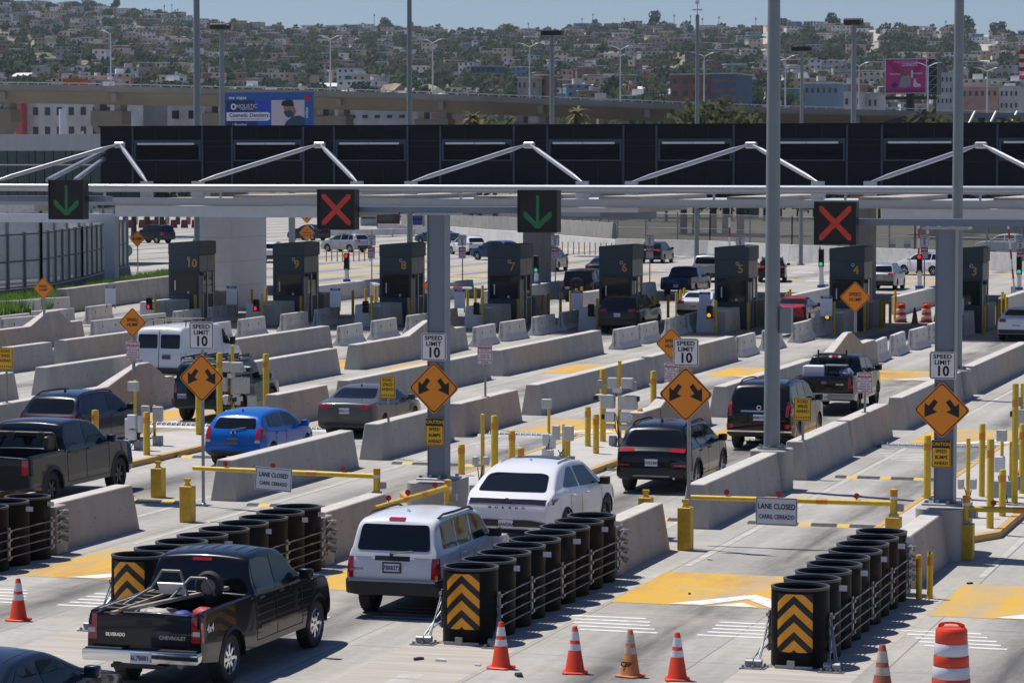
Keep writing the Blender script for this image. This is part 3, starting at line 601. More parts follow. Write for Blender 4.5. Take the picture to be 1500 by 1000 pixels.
def gantry(px, pyb, ptop, Y, beams, label, rzb=0, x_half=.2):
    b = at(px, pyb, Y); zt = at(px, ptop, Y).z
    t = thing('gantry_column', label, 'gantry', (b.x, Y, b.z), 0, 'lane signal gantries'); h = zt - b.z; w = x_half
    o = MB()
    for s in (-1, 1): o.bx(s * w - (.02 if s > 0 else 0), -.2, 0, s * w + (.02 if s < 0 else 0), .2, h)
    o.bx(-w + .02, -.165, 0, w - .02, -.14, h); o.bx(-w + .02, .14, 0, w - .02, .165, h)
    o.build('column', M_COLUMN, t)
    o = MB().bx(-.42, -.34, 0, .42, .34, .045).build('base_plate', M_STEEL, t, bevel=.01)
    for x in (-.33, -.11, .11, .33):
        for y in (-.27, .27): MB().cyl((x, y, .045), (x, y, .1), .045, n=6).build('anchor_nut', M_STEEL, o)
    MB().bx(-.46, -.28, h + .002, .46, .28, h + .05).build('cap_plate', M_TUBE, t)
    x0, x1, zb0, zb1 = beams; MB().bx(x0 - b.x, -.19, zb0 - b.z, x1 - b.x, -.165, zb1 - b.z).bx(x0 - b.x, .165, zb0 - b.z, x1 - b.x, .19, zb1 - b.z).bx(x0 - b.x, -.165, zb1 - b.z - .03, x1 - b.x, .165, zb1 - b.z + .003).build('cantilever_beam', M_COLUMN, t)
    return t, b
YA = 62.2; gA, bA = gantry(643, 701, 315, YA, (at(474, 307, YA).x, at(815, 307, YA).x, at(640, 311.5, YA).z, at(640, 303, YA).z), 'left gantry column with the lane signals of booths 8 and 7')
YB = 60.2; gB, bB = gantry(1384, 738, 336, YB, (at(1200, 325, YB).x, at(1640, 325, YB).x, at(1384, 330.5, YB).z, at(1384, 321, YB).z), 'right gantry column with the cross signal before booth 4')
for t, b, nm in ((gA, bA, 'left'), (gB, bB, 'right')):
    MB().prism(rpoly([(-.47, -1.1), (.47, -1.1), (.47, 1.0), (-.47, 1.0)], .42, 6), -b.z, 0, 'xy').build('concrete_plinth', M_CONC, t, smooth=50)
def colsign(t, b, px, py, d, sl, ca):
    t['yf'] = -.21; p = Vector((b.x, b.y, b.z)); s = sc_at(p); q = lambda x: at(x, 500, b.y).x - b.x
    diamond(t, q(px), zz(px, py, p), d * s, arrows=True, yf=-.21); board(t, 'speed_limit_panel', q(sl[0]), zz(sl[0], sl[1], p), 38.5 * s, 40.5 * s, M_SIGNW, SL10, yf=-.21)
    board(t, 'caution_panel', q(ca[0]), zz(ca[0], ca[1], p), 28.5 * s, 40 * s, M_SIGNYEL, CAUT, rr=.03, yf=-.21, bands=((.21, .488, M_INK),)); del t['yf']
colsign(gA, bA, 640, 567, 78, (640, 507), (641, 631)); colsign(gB, bB, 1383, 599, 84, (1383.5, 534), (1382.5, 663))
sA = sc_at(bA); sB = sc_at(bB)
for px, py, w, h, Y, red, lb in ((492.5, 307, 59, 59, YA, True, 'lane signal with a red cross, left of the gantry column'), (787.5, 309.5, 61, 62, YA, False, 'lane signal with a green arrow, right of the gantry column'), (1223.5, 327, 62.5, 63, YB, True, 'lane signal with a red cross before booth 4'), (97, 292.5, 56.5, 57.5, 65.0, False, 'leftmost lane signal with a green arrow, at the left edge')):
    p = at(px, py, Y - .52); s = sc_at(p); lane_signal(p, w * s, h * s, lb, red)
# gantry of the leftmost signal: its column stands outside the frame
pL = at(-60, 700, 65.0); tL = thing('gantry_column', 'gantry beam entering from the left edge behind the leftmost green arrow', 'gantry', (pL.x, 65.0, 0), 0, 'lane signal gantries')
MB().bx(-.2, -.2, 0, .2, .2, at(97, 296, 65).z - .01).build('column', M_COLUMN, tL); MB().bx(-2, -.19, at(97, 295.5, 65).z, at(160, 292, 65).x - pL.x, .19, at(97, 287, 65).z).build('cantilever_beam', M_COLUMN, tL)
# ------------------------------------------------------------------ light poles
def light_pole(px, pyb, zb, ztop, r0, r1, label, Y=None, head=None, m=None, plinth=None, box=None):
    p = P(px, pyb, zb) if Y is None else Vector((at(px, 200, Y).x, Y, 0)); t = thing('light_pole', label, 'light pole', p, 0, 'tall light poles')
    MB().lathe([(r0, 0), (r0 * .99, .3), (r1, ztop - p.z), (0, ztop - p.z)], 20).build('pole', m or M_GREYPAINT, t, smooth=50)
    f = MB().lathe([(r0 * 1.75, 0), (r0 * 1.75, .05), (0, .05)], 24).build('base_flange', M_STEEL, t, smooth=40)
    for k in range(8): a = k * PI / 4; MB().cyl((r0 * 1.45 * math.cos(a), r0 * 1.45 * math.sin(a), .05), (r0 * 1.45 * math.cos(a), r0 * 1.45 * math.sin(a), .11), .03, n=6).build('anchor_nut', M_STEEL, f)
    if plinth: MB().prism(rpoly([(-.45, -.5), (.45, -.5), (.45, .5), (-.45, .5)], .1), -p.z, 0, 'xy').build('concrete_plinth', M_CONC, t, bevel=.02)
    if box: z, w, h, x = box; b = MB().bx(x, -.14, z, x + w, .14, z + h).build('control_box', M_GREYPAINT, t, bevel=.012); MB().bx(x + .02, -.145, z + .02, x + w - .02, -.142, z + h - .02).build('box_door', M_GREYPAINT, b)
    z = ztop - p.z
    if head == 'flood':
        MB().cyl((-.6, 0, z), (.6, 0, z), .06, n=8).cyl((-.55, -.5, z - .05), (.55, -.5, z - .05), .05, n=8).cyl((0, -.6, z), (0, .6, z), .06, n=8).build('lamp_crossarm', M_STEEL, t)
        for k in range(-2, 3):
            for y in (-.5, .4):
                mt = Matrix.Translation((k * .26, y - .2, z - .12)) @ Matrix.Rotation(rad(25 if y < 0 else -25), 4, 'X'); MB().rbox(mt, .22, .3, .4).build('floodlight', M_BLACK, t)
    elif head == 'bar':
        MB().bx(-.75, -.06, z - .02, .75, .06, z + .06).build('lamp_crossarm', M_STEEL, t)
        for k in (-.6, -.2, .2, .6): MB().bx(k - .17, -.3, z - .1, k + .2, .2, z + .22).build('floodlight', M_BLACK, t)
    elif head == 'double':
        for s in (-1, 1): MB().tube([(0, 0, z - .1), (s * 1.3, 0, z + .35), (s * 2.0, 0, z + .42)], .05).bx(s * 1.95 - .4, -.14, z + .38, s * 1.95 + .4, .14, z + .5).build('lamp_arm', M_WHITE, t)
    elif head == 'mast': MB().cyl((0, 0, z), (0, 0, z + 1.2), .04).bx(-.35, -.1, z + .3, .35, .1, z + .4).bx(-.12, -.12, z + .75, .12, .12, z + 1.0).build('antenna', M_WHITE, t)
    return t
light_pole(1130.5, 657, 1.0, 24, .2, .095, 'thick grey light pole standing on the wall before the black boxy SUV', plinth=True, box=(zz(1153, 488, P(1130.5, 657, 1.0)), .28, .62, .2))
light_pole(1400.5, 541, 1.0, 26, .2, .12, 'grey light pole right behind the right gantry column', plinth=True)
for px, Y, top, w, hd, lb in ((289, 196, -30, 10.5, None, 'tall plain pole left of the dentist billboard'), (325.5, 214, 37, 8.0, 'flood', 'pole with floodlights in front of the dentist billboard'), (600, 200, -20, 8.0, None, 'thin plain pole in the middle of the far flyover'), (808.5, 210, 50, 7.5, 'bar', 'pole with a flat floodlight bar above the flyover'), (1021, 208, 22, 6.4, 'mast', 'pole with an antenna above the blue striped block'), (1174, 230, 73, 5.6, 'bar', 'short pole with a dark lamp bar right of the thick pole'), (1250, 218, 30, 8.2, 'flood', 'pole with a floodlight cluster left of the pink billboard')):
    p = at(px, 200, Y); s = sc_at(p); light_pole(px, 0, 0, at(px, top, Y).z, w * s * .56, w * s * .42, lb, Y=Y, head=hd)
# ------------------------------------------------------------------ lane gates
M_SGNB = mat('grey_white_lane_sign', (.6, .63, .68), .4, var=.06)
def gatebox(px, pyb, Y=None, h=.82, label=None, stub=True):
    p = P(px, pyb) if Y is None else Vector((at(px, 700, Y).x, Y, 0)); t = thing('gate_post', label, 'gate post', p, 0, 'yellow gate posts')
    MB().bx(-.14, -.14, 0, .14, .14, h).build('square_post', M_YELD, t, bevel=.012)
    MB().bx(-.06, -.06, h, .06, .06, h + .03).cyl((0, 0, h + .03), (0, 0, h + .13), .055, n=10).bx(-.07, -.045, h + .1, .07, .045, h + .16).build('latch_head', M_YEL, t)
    return t, p
def gate(pxa, pxb, Y, zarm, label, lean=0.0, zb=None, sign=None, hinge=1, bent=False, ang=0, length=None):
    """yellow swing arm with its hinge post at pxb"""
    xb = at(pxb, 700, Y).x; t = thing('lane_gate', label, 'lane gate', (xb, Y, 0), 0, 'yellow lane gates')
    MB().bx(-.15, -.15, 0, .15, .15, .72).build('square_post', M_YELD, t, bevel=.012)
    MB().lathe([(.075, .76), (.075, 1.28), (.0, 1.3)], 14).build('hinge_tube', M_YEL, t, smooth=50); MB().lathe([(.08, 1.08), (.08, 1.14)], 14).build('pale_band', M_BAND, t, smooth=50); MB().lathe([(.079, 1.15), (.079, 1.27)], 14).build('orange_band', M_ORB, t, smooth=50)
    MB().bx(.07, -.06, .84, .2, .06, .98).build('lock_box', M_STEEL, t); MB().bx(-.09, -.09, .72, .09, .09, .78).build('hinge_plate', M_STEEL, t)
    L = length or (at(pxa, 700, Y).x - xb); a = rad(ang); d = Vector((math.cos(a), math.sin(a), 0)) * L; z0 = zb if zb is not None else zarm
    e = Vector((d.x, d.y, zarm)); arm = MB().cyl((0, 0, z0), e, .06, .05, n=12).build('swing_arm', M_YEL, t, smooth=50)
    for k in (.35, .6): q = Vector((0, 0, z0)).lerp(e, k); MB().cyl(q - d.normalized() * .12, q + d.normalized() * .12, .0625, n=12).build('orange_tape', M_ORB, arm, smooth=50)
    for k in (.18, .56, .82): q = Vector((0, 0, z0)).lerp(e, k); MB().lathe([(0, -.01), (.06, -.01), (.06, .01), (0, .01)], 12, axis='y', c=(q.x, q.y, q.z + .13)).cyl((q.x, q.y, q.z + .04), (q.x, q.y, q.z + .09), .012, n=6).build('red_reflector', M_RED, arm)
    if sign:
        px, py, w, h, tilt = sign; p = at(px, py, Y); s = sc_at(p); b = board(t, 'lane_closed_panel', 0, 0, w * s, h * s, M_SGNB, [('LANE CLOSED', .27, .17, M_INK, .007, .76), ('CARRIL CERRADO', .22, -.2, M_INK, .005, .69)], rr=.02, yf=0, bt=.014)
        b.location = (p.x - xb, -.09, p.z); b.rotation_euler = (0, tilt, 0)
    return t
gate(1012, 1309.5, 60.3, at(1012, 731, 59.9).z, 'yellow lane gate closed across the right lane, clean lane closed board', zb=at(1309, 737, 60.3).z, sign=(1139, 748, 62, 41, .01))
gate(283, 552, 61.2, at(283, 685, 61.2).z, 'yellow lane gate across the left lane, battered lane closed board', zb=at(552, 697, 61.2).z, sign=(403, 701, 57.5, 33.5, .06))
pg = P(549, 741, 1.1); xg = at(656, 700, 59.4).x
gate(0, 656, 59.4, 1.06, 'yellow lane gate swung open beside the white boxy SUV', zb=1.12, ang=math.degrees(math.atan2(pg.y - 59.4, pg.x - xg)), length=math.hypot(pg.y - 59.4, pg.x - xg))
gate(1640, 1416, 59.6, 1.02, 'yellow lane gate leaving the right edge of the picture', zb=1.02)
_, pgl = gatebox(1004, 805, label='yellow gate post carrying the arrow sign over the right lane', h=.88)
gatebox(275, 764, label='yellow gate post below the left arrow sign', h=.8); gatebox(946, 775, label='short yellow gate post just behind the middle lane wall', h=.7); gatebox(232, 728, label='short yellow gate post behind the left lane wall', h=.7)
tS = thing('arrow_sign', 'orange double arrow diamond on a thin post above the right gate', 'road sign', (pgl.x, pgl.y + .28, 0), 0, 'orange double arrow signs'); tS['yf'] = -.05; pS = Vector((pgl.x, pgl.y + .28, 0)); post(tS, zz(1006, 500, pS), r=.04); q = at(1005.5, 577, pS.y).x - pS.x
diamond(tS, q, zz(1005.5, 577, pS), 82 * sc_at(pS), arrows=True); sign_speed10(tS, pS, 1006.5, 515.5, q); del tS['yf']
# ------------------------------------------------------------------ camera and sensor racks on the islands
def rack(px, pyb, pyt, pw, boxes, label, cams=(), name='sensor_rack'):
    p = P(px, pyb); s = sc_at(p); t = thing(name, label, 'sensor rack', p, 0, 'sensor racks'); X = lambda x: (x - px) * s; Z = lambda y: (pyb - y) * s
    MB().lathe([(pw * s / 2, 0), (pw * s / 2, Z(pyt) - .02), (0, Z(pyt))], 12).build('yellow_pole', M_YEL, t, smooth=50)
    MB().bx(-.14, -.14, 0, .14, .14, .02).build('foot_plate', M_STEEL, t)
    for x0, y0, x1, y1, kind in boxes:
        m = {'w': M_BOXW, 'g': M_BOXG, 's': M_WHITE}[kind]; dy = RNG.uniform(-.05, .12); d = max(.12, min(.32, (x1 - x0) * s * .6))
        b = MB().bx(X(x0), dy - .1 - d, Z(y1), X(x1), dy - .1, Z(y0)).build('cabinet' if kind == 'g' else 'sensor_box', m, t, bevel=.012)
        MB().bx(X(x0) + .025, dy - .1 - d - .006, Z(y1) + .025, X(x1) - .025, dy - .1 - d - .001, Z(y0) - .025).build('box_lid', m, b)
        MB().bx(X((x0 + x1) / 2) - .03, dy - .1, Z((y0 + y1) / 2) - .02, X((x0 + x1) / 2) + .03, .05, Z((y0 + y1) / 2) + .02).build('bracket', M_STEEL, b)
    for cx, cy, dx in cams:
        c = MB().bx(X(cx) - .02 + min(0, dx * s * 9), -.16, Z(cy) - .07, X(cx) + .02 + max(0, dx * s * 9), .02, Z(cy) + .07).build('camera_housing', M_WHITE, t, bevel=.012); MB().bx(X(cx) - .07, -.19, Z(cy) - .085, X(cx) + .07, .04, Z(cy) + .05).build('lens_hood', M_BLACK, c, bevel=.01)
    cb = MB(); R2 = random.Random(px)
    for k in range(4):
        a = (R2.uniform(-.1, .1), -.08 - .03 * k, Z(pyt) * R2.uniform(.3, .45)); b = (R2.uniform(-.16, .16), -.06, .15); cb.tube([a, ((a[0] + b[0]) / 2 + R2.uniform(-.08, .08), -.14, (a[2] + b[2]) / 2), b], .012, 5)
    cb.build('cable_loom', M_BLACK, t); return t
rack(907.5, 659, 527, 5.6, [(893, 552, 906, 568, 'w'), (914, 552, 931, 567, 'w'), (877, 556, 884, 569, 'g'), (928, 557, 936, 570, 'g'), (883, 577, 903, 597, 'w'), (910, 578, 936, 598, 'w'), (888, 603, 902, 617, 's'), (889, 620, 903, 627, 'w'), (911, 603, 925, 618, 's'), (912, 620, 933, 628, 'w'), (893, 638, 904, 657, 'g'), (911, 640, 926, 656, 'g'), (900, 566, 913, 574, 's')], 'largest sensor rack of white boxes and cameras left of the black crossover', cams=((874, 581, 1), (934, 582, -1), (886, 609, 1), (917, 611, 1)))
rack(804, 680, 585, 4.6, [(797, 583, 811, 597, 'w'), (796, 634, 806, 652, 's'), (803, 635, 815, 656, 's'), (795, 655, 804, 674, 's'), (805, 657, 814, 674, 'w')], 'slim sensor post with white top box right of the left gantry column')
rack(825.5, 688, 620, 4.4, [(811, 622, 822, 643, 'w'), (829, 622, 843, 644, 'w'), (812, 667, 823, 682, 'g'), (831, 667, 843, 680, 'g')], 'short sensor post with two pale boxes above the white crossover')
rack(707, 735, 605, 6, [(696, 667, 704, 680, 'w'), (711, 667, 719, 680, 'w'), (689, 709, 703, 730, 'g')], 'thin yellow pole with small boxes at the rear of the white crossover')
rack(198.5, 665, 556, 4.6, [(190, 558, 205, 572, 'w'), (192, 606, 205, 626, 's'), (206, 607, 212, 632, 's'), (185, 612, 192, 642, 's'), (193, 628, 204, 643, 's'), (183, 643, 194, 663, 'g'), (199, 644, 211, 664, 'g')], 'sensor post with a tall white cabinet right of the dark blue crossover')
rack(226.5, 658, 592, 4.4, [(211, 593, 223, 616, 'w'), (229, 594, 243, 616, 'w'), (229, 637, 243, 657, 'g')], 'short sensor post with two pale boxes right of the dark blue crossover')
rack(341, 622, 505, 5, [(327, 529, 340, 544, 'w'), (345, 529, 361, 544, 'w'), (326, 552, 337, 572, 'w'), (345, 552, 368, 575, 'w'), (329, 578, 338, 592, 's'), (345, 576, 354, 592, 's'), (337, 546, 347, 553, 's'), (369, 577, 381, 596, 'w')], 'sensor rack of white boxes beside the teal off-roader', cams=((369, 539, -1), (347, 583, 1), (321, 583, 1)))
rack(1467, 745, 628, 4.8, [(1460, 628, 1475, 645, 'w'), (1458, 667, 1473, 690, 's'), (1456, 703, 1468, 728, 'g')], 'slim sensor post with white top box at the right edge')
rack(1480, 735, 645, 4.6, [(1482, 648, 1493, 672, 'w'), (1472, 703, 1484, 727, 'g'), (1482, 695, 1496, 716, 'g')], 'short sensor post with pale boxes at the right edge')
rack(1496, 715, 560, 5, [(1487, 580, 1495, 594, 'g'), (1490, 598, 1503, 625, 'w'), (1492, 640, 1504, 660, 's')], 'sensor rack cut by the right edge of the picture', cams=((1484, 604, 1),))
rack(1417.5, 765, 640, 6.2, [(1404, 700, 1413, 715, 'w'), (1421, 700, 1431, 715, 'w'), (1425, 742, 1434, 762, 'g')], 'thin yellow pole with small boxes behind the right gantry column')
# ------------------------------------------------------------------ inspection booths
M_BOOTH = mat('dark_slate_panel', (.058, .082, .105), .5, var=.08, scale=1.2, spec=.2); M_BOOTHS = mat('grey_side_panel', (.15, .16, .17), .4, .0, var=.08, scale=1.2); M_NUM = mat('amber_numerals', (.62, .34, .03), .45, var=.05); M_DOORF = mat('pale_door_frame', (.34, .36, .37), .35, .4, var=.06)
M_TL_R = emit('lit_red_lens', (1, .03, .03), .9); M_TL_Y = emit('lit_amber_lens', (1, .5, .02), .95); M_TL_G = emit('lit_green_lens', (.05, .8, .5), .7); M_LENSOFF = mat('unlit_lens', (.02, .015, .012), .3, var=0)
def lens_head(t, x, y, z, lit, n=3, s=1.0):
    b = MB().bx(x - .14 * s, y, z - .16 * n * s, x + .14 * s, y + .2, z + .16 * n * s).build('signal_head', M_BLACK, t, bevel=.015)
    for k in range(n):
        zc = z + (n - 1) * .16 * s - k * .32 * s; m = {'r': M_TL_R, 'y': M_TL_Y, 'g': M_TL_G}[lit[1]] if lit and lit[0] == k else M_LENSOFF
        MB().lathe([(0, -.03), (.09 * s, -.015), (.105 * s, 0)], 14, axis='y', c=(x, y - .002, zc)).build('lens', m, b, smooth=60)
        MB().lathe([(.115 * s, -.12 * s), (.115 * s, 0)], 12, axis='y', c=(x, y - .001, zc)).build('lens_visor', M_BLACK, b)
def booth(n, lit):
    x1 = BX[n]; w = 1.62; d = 2.15; y0 = 140.0; hh = 3.98
    t = thing('inspection_booth', 'dark slate inspection booth with the amber number %d' % n, 'booth', (x1, y0, 0), 0, 'inspection booths')
    o = MB(); o.bx(-w, 0, .0, 0, d, 1.28); o.bx(-w, 0, 2.42, 0, d, 3.3); o.bx(-w, 0, 1.28, -w + .12, d, 2.42); o.bx(-.1, 0, 1.28, 0, .5, 2.42); o.bx(-.1, d - .2, 1.28, 0, d, 2.42); o.bx(-w, d - .1, 1.28, 0, d, 2.42); o.build('shell', M_BOOTH, t, bevel=.01)
    MB().bx(.002, .1, 2.45, .018, d - .05, 3.24).build('side_panel', M_BOOTHS, t); MB().bx(.002, .02, .02, .012, .46, 2.4).build('side_strip', M_BOOTHS, t)
    MB().bx(.019, d * .52, 2.45, .023, d * .53, 3.24).build('panel_joint', M_BLACK, t); MB().bx(-w + .02, -.012, 2.5, -.02, -.003, 2.53).build('panel_joint', M_BLACK, t)
    MB().prism([(-w - .02, 3.3), (.05, 3.3), (.05, 3.95), (-.4, hh), (-w - .02, 3.89)], -.02, d + .05, 'xz').build('roof_fascia', M_BOOTH, t, bevel=.015)
    MB().bx(-w + .1, .03, 1.3, -.12, .045, 2.4).build('front_window', M_GLASSD, t); MB().bx(-w + .3, .02, 1.5, -w + .36, .028, 2.0).bx(-.62, .02, 1.34, -.52, .028, 1.45).build('desk_clutter', M_SIGNW, t)
    MB().bx(-w + .12, .1, 1.3, -.12, d - .12, 1.34).build('counter', M_BOOTHS, t)
    dr = MB().bx(-.04, .52, .05, -.01, d - .22, 2.4).build('sliding_door', M_GLASSD, t)
    for a in (.5, 1.05, d - .3): MB().bx(-.005, a, .04, .03, a + .09, 2.42).build('door_frame', M_DOORF, dr)
    MB().bx(0, .7, 1.32, .16, 1.5, 1.36).build('service_shelf', M_DOORF, t)
    text(str(n), .56, (-.36, -.006, 2.86), M_NUM, t, name='booth_number', bold=.012); text(str(n), .5, (.021, d - .28, 2.95), M_NUM, t, name='booth_number', rot=(PI / 2, 0, PI / 2), bold=.012)
    MB().lathe([(.07, -.01), (.09, -.06), (.07, -.07), (.05, -.02), (0, -.02)], 14, axis='y', c=(-.5, 0, 3.12)).build('camera_dome', M_WHITE, t, smooth=50); MB().lathe([(0, -.05), (.045, -.03)], 10, axis='y', c=(-.5, 0, 3.12)).build('dome_lens', M_BLACK, t)
    MB().bx(.02, .2, 2.25, .18, .3, 2.42).build('side_camera', M_BLACK, t)
    nb = thing('booth_buffer', 'concrete buffer block right in front of booth %d' % n, 'concrete block', (x1 - .95, 136.4, 0), 0, 'concrete buffers before the booths')
    MB().prism([(-.72, 0), (.72, 0), (.66, 1.08), (-.66, 1.08)], 0, 3.1, 'xz').build('block', M_CONCL, nb, bevel=.03); MB().bx(.2, -.02, .02, .68, .02, 1.0).build('darker_patch', M_CONC, nb)
    if lit is not None or True:
        s = thing('booth_signal', 'small stop light on a yellow post before booth %d%s' % (n, {None: '', 'r': ', red lit', 'y': ', amber lit'}[lit]), 'stop light', (x1 - .62, 136.0, 0), 0, 'stop lights before the booths')
        MB().lathe([(.065, 0), (.065, 1.55), (0, 1.57)], 12).build('yellow_post', M_YEL, s, smooth=50); lens_head(s, -.3, -.1, 1.0, {None: None, 'r': (1, 'r'), 'y': (1, 'y')}[lit], n=2, s=.9); MB().bx(-.3, -.02, .72, .0, .03, .77).build('bracket', M_BLACK, s)
    nbd = thing('notice_board', 'white notice board with a blue heading on the barrier before booth %d' % n, 'notice board', (IX[n - 1] + .12, JY[n - 1][-1] + 1.6, .72), 0, 'notice boards on the barriers')
    MB().bx(-.25, .02, 0, -.2, .06, .5).build('leg', M_STEEL, nbd); MB().bx(.2, .02, 0, .25, .06, .5).build('leg', M_STEEL, nbd)
    b = board(nbd, 'panel', 0, .66, .56, .92, M_SGNB, [('NOTICE', .08, .425, M_SIGNW, .002, 1)] + [('-- --- --- --', .07, .22 - .12 * k, M_BLUEINK, 0, 1) for k in range(6)], border=None, yf=0, bands=((.36, .49, M_BLUEINK),))
    for k, (dx, y, h) in enumerate(((.2, 139.0, 1.35), (.3, 142.9, 1.4), (.3, 144.2, 1.4), (-.55, 143.8, 1.35), (.28, 147.0, 1.3), (.25, 149.5, 1.3), (-.1, 152.5, 1.3), (-.4, 155.2, 1.3))):
        bollard(x1 + dx + .05 - max(0, y - 142.5) * .06, y, h, .075, 'slim yellow bollard, %s along the near side of booth %d and behind' % (ORD[k], n), band=False, m=M_YELD, group='slim bollards at the booths')
    bk = thing('booth_buffer', 'grey concrete block standing right behind booth %d' % n, 'concrete block', (x1 - .75, 143.2, 0), 0, 'concrete buffers behind the booths'); MB().bx(-.6, 0, 0, .62, 2.4, 1.25).build('block', M_CONC, bk, bevel=.03)
    xr = x1 - .9; wall(0, 156.0, 171.0, 'low concrete divider running on behind booth %d' % n, M_CONCL, xr=xr, cat='concrete divider', holes=False)
    return t
for n, lit in ((3, None), (4, 'y'), (5, 'y'), (6, None), (7, None), (8, None), (9, 'r'), (10, 'r')): booth(n, lit)
# exit signals, speed limit boards and boom arms behind the booths
for px, py, lit, lb in ((508, 396, (0, 'r'), 'exit signal showing red behind booth 9'), (786, 400, (2, 'g'), 'exit signal showing green behind booth 7'), (1203, 391, (2, 'g'), 'exit signal showing green left of booth 4'), (1347, 398, (0, 'r'), 'exit signal showing red between booths 4 and 3'), (1493, 402, (2, 'g'), 'exit signal showing green at the right edge')):
    Y = 166.0; p = at(px, py, Y); p.z = 0; t = thing('exit_signal', lb, 'traffic light', p, 0, 'exit signals behind the booths'); z = at(px, py - 13, Y).z; MB().lathe([(.13, 0), (.13, z - .4), (0, z - .4)], 12).build('post', M_WHITE, t, smooth=50); lens_head(t, 0, -.1, z, lit, s=1.05); MB().lathe([(.22, .95), (.22, 1.1)], 12).build('blue_collar', M_BLUEINK, t)
SL5 = [('SPEED', .2, .33, M_INK, .003, 1.1), ('LIMIT', .2, .13, M_INK, .003, 1.1), ('5', .55, -.22, M_INK, .01, 1)]
for px, lb in ((544.5, 'between booths 9 and 8'), (677.5, 'between booths 8 and 7'), (813.5, 'between booths 7 and 6'), (952, 'right of booth 6'), (1084.5, 'above booth 5'), (1354.5, 'between booths 4 and 3'), (1495, 'at the right edge')):
    Y = 172.0; py = 352 if px < 1400 else 356; p = at(px, py, Y); p.z = 0; s = sc_at(p); t = thing('speed_sign', 'small speed limit 5 sign with a red notice ' + lb, 'road sign', p, 0, 'speed limit 5 signs'); zc = at(px, py, Y).z; post(t, zc + .2)
    board(t, 'speed_limit_panel', 0, zc, 13 * s, 16 * s, M_SIGNW, SL5); board(t, 'red_notice_panel', 0, zc - 18 * s, 11 * s, 17 * s, M_SIGNW, [('NO', .3, .26, M_SIGNW, .01, 1), ('ENTRY', .2, -.12, M_RED, .004, 1), ('ONLY', .2, -.34, M_RED, .004, 1)], border=M_RED, bands=((.05, .48, M_RED),))
for x, y, up, lb in ((at(598, 412, 160).x, 160, 0, 'red and white boom arm lowered between booths 8 and 7'), (at(548, 416, 163).x, 163, 0, 'red and white boom arm lowered between booths 9 and 8'), (at(1070, 353, 168).x, 168, 1, 'red and white boom arm raised above booth 5'), (at(1347, 353, 168).x, 168, 1, 'red and white boom arm raised between booths 4 and 3'), (at(1208, 380, 168).x, 168, 2, 'red and white boom arm raised beside booth 4'), (at(1487, 380, 168).x, 168, 2, 'red and white boom arm raised at the right edge')):
    t = thing('boom_barrier', lb, 'boom barrier', (x, y, 0), 0, 'boom barriers'); MB().bx(-.2, -.2, 0, .2, .2, 1.05).build('motor_cabinet', M_BOXW, t, bevel=.02)
    a = rad({0: 0, 1: 90, 2: 96}[up]); 
    for k in range(7): p0 = Vector((math.cos(a), 0, math.sin(a))) * (k * .55) + Vector((0, -.25, .95)); p1 = Vector((math.cos(a), 0, math.sin(a))) * (k * .55 + .548) + Vector((0, -.25, .95)); MB().cyl(p0, p1, .055, n=8).build('arm_section', M_RED if k % 2 else M_SIGNW, t)
# ------------------------------------------------------------------ canopy
YT = 134.0; t = thing('canopy', 'silver steel canopy over the booths with V shaped tube struts', 'canopy', (-45, YT, 0)); zT = 6.71; X0, X1 = -75, 75
MB().cyl((X0, 0, zT), (X1, 0, zT), .185, n=20).build('edge_tube', M_TUBE, t, smooth=60)
MB().bx(X0, .35, 6.0, X1, .37, 6.2).bx(X0, .34, 6.2, X1, .62, 6.23).bx(X0, .35, 5.86, X1, .6, 5.89).bx(X0, .4, 5.89, X1, .42, 6.0).build('fascia_channel', M_TUBE, t)
M_ROOF = mat('dusty_beige_roof', (.4, .36, .31), .8, var=.15, scale=.4); M_SOFF = mat('pale_soffit_panel', (.5, .52, .54), .5, var=.06)
xl_, xr_ = at(162, 300, YT).x + 45, at(462, 300, YT).x + 45

for n in list(BX) + [2, 1]:
    x = BX.get(n, -20.0 + 5.6 * (3 - n)) + 45 - (2.3 if n in (5, 6) else 0); MB().bx(x - 3.3, .7, 5.95, x + .9, 14.5, 6.12).build('roof_deck', M_ROOF, t)  # slabs gapped, two moved aside, so sunlight reaches the cars below
for k in range(24):
    x = X0 + 3 + k * 6.1; MB().bx(x, .6, 6.22, x + .1, .7, 6.55).bx(x - .22, -.06, 6.48, x + .3, .1, 6.56).build('tube_bracket', M_TUBE, t); (MB().bx(x + .6, .9, 6.13, x + 2.6, 14.2, 6.36).build('roof_rib', M_ROOF, t) if x > xl_ else 0)
    (MB().bx(x + 3, .9, 6.125, x + 5.5, 14, 6.16).build('roof_panel', M_SOFF, t) if x > xl_ else 0)
MB().bx(xl_, .5, 5.3, xr_, 12, 5.84).build('lower_fascia', M_SOFF, t); MB().bx(at(1290, 300, YT).x + 45, .5, 5.42, X1, 12, 5.84).build('lower_fascia', M_SOFF, t); MB().bx(at(640, 300, YT).x + 45, .6, 5.62, at(930, 300, YT).x + 45, 10, 5.84).build('lower_fascia', M_SOFF, t)
xa0, xa1 = at(293, 400, 150).x + 45, at(340, 400, 150).x + 45
c = MB().bx(xa0, 16, 0, xa1, 21.0, 5.94).build('white_pier', mat('white_pier_panel', (.47, .48, .49), .45, var=.05), t, bevel=.02)
for z in (1.3, 2.6, 3.9, 5.1): MB().ring([(xa0 - .004, 15.996), (xa1 + .004, 15.996), (xa1 + .004, 21.004), (xa0 - .004, 21.004)], [(xa0 + .01, 16.01), (xa1 - .01, 16.01), (xa1 - .01, 20.99), (xa0 + .01, 20.99)], z, z + .025, 'xy').build('panel_joint', M_BOXG, c)
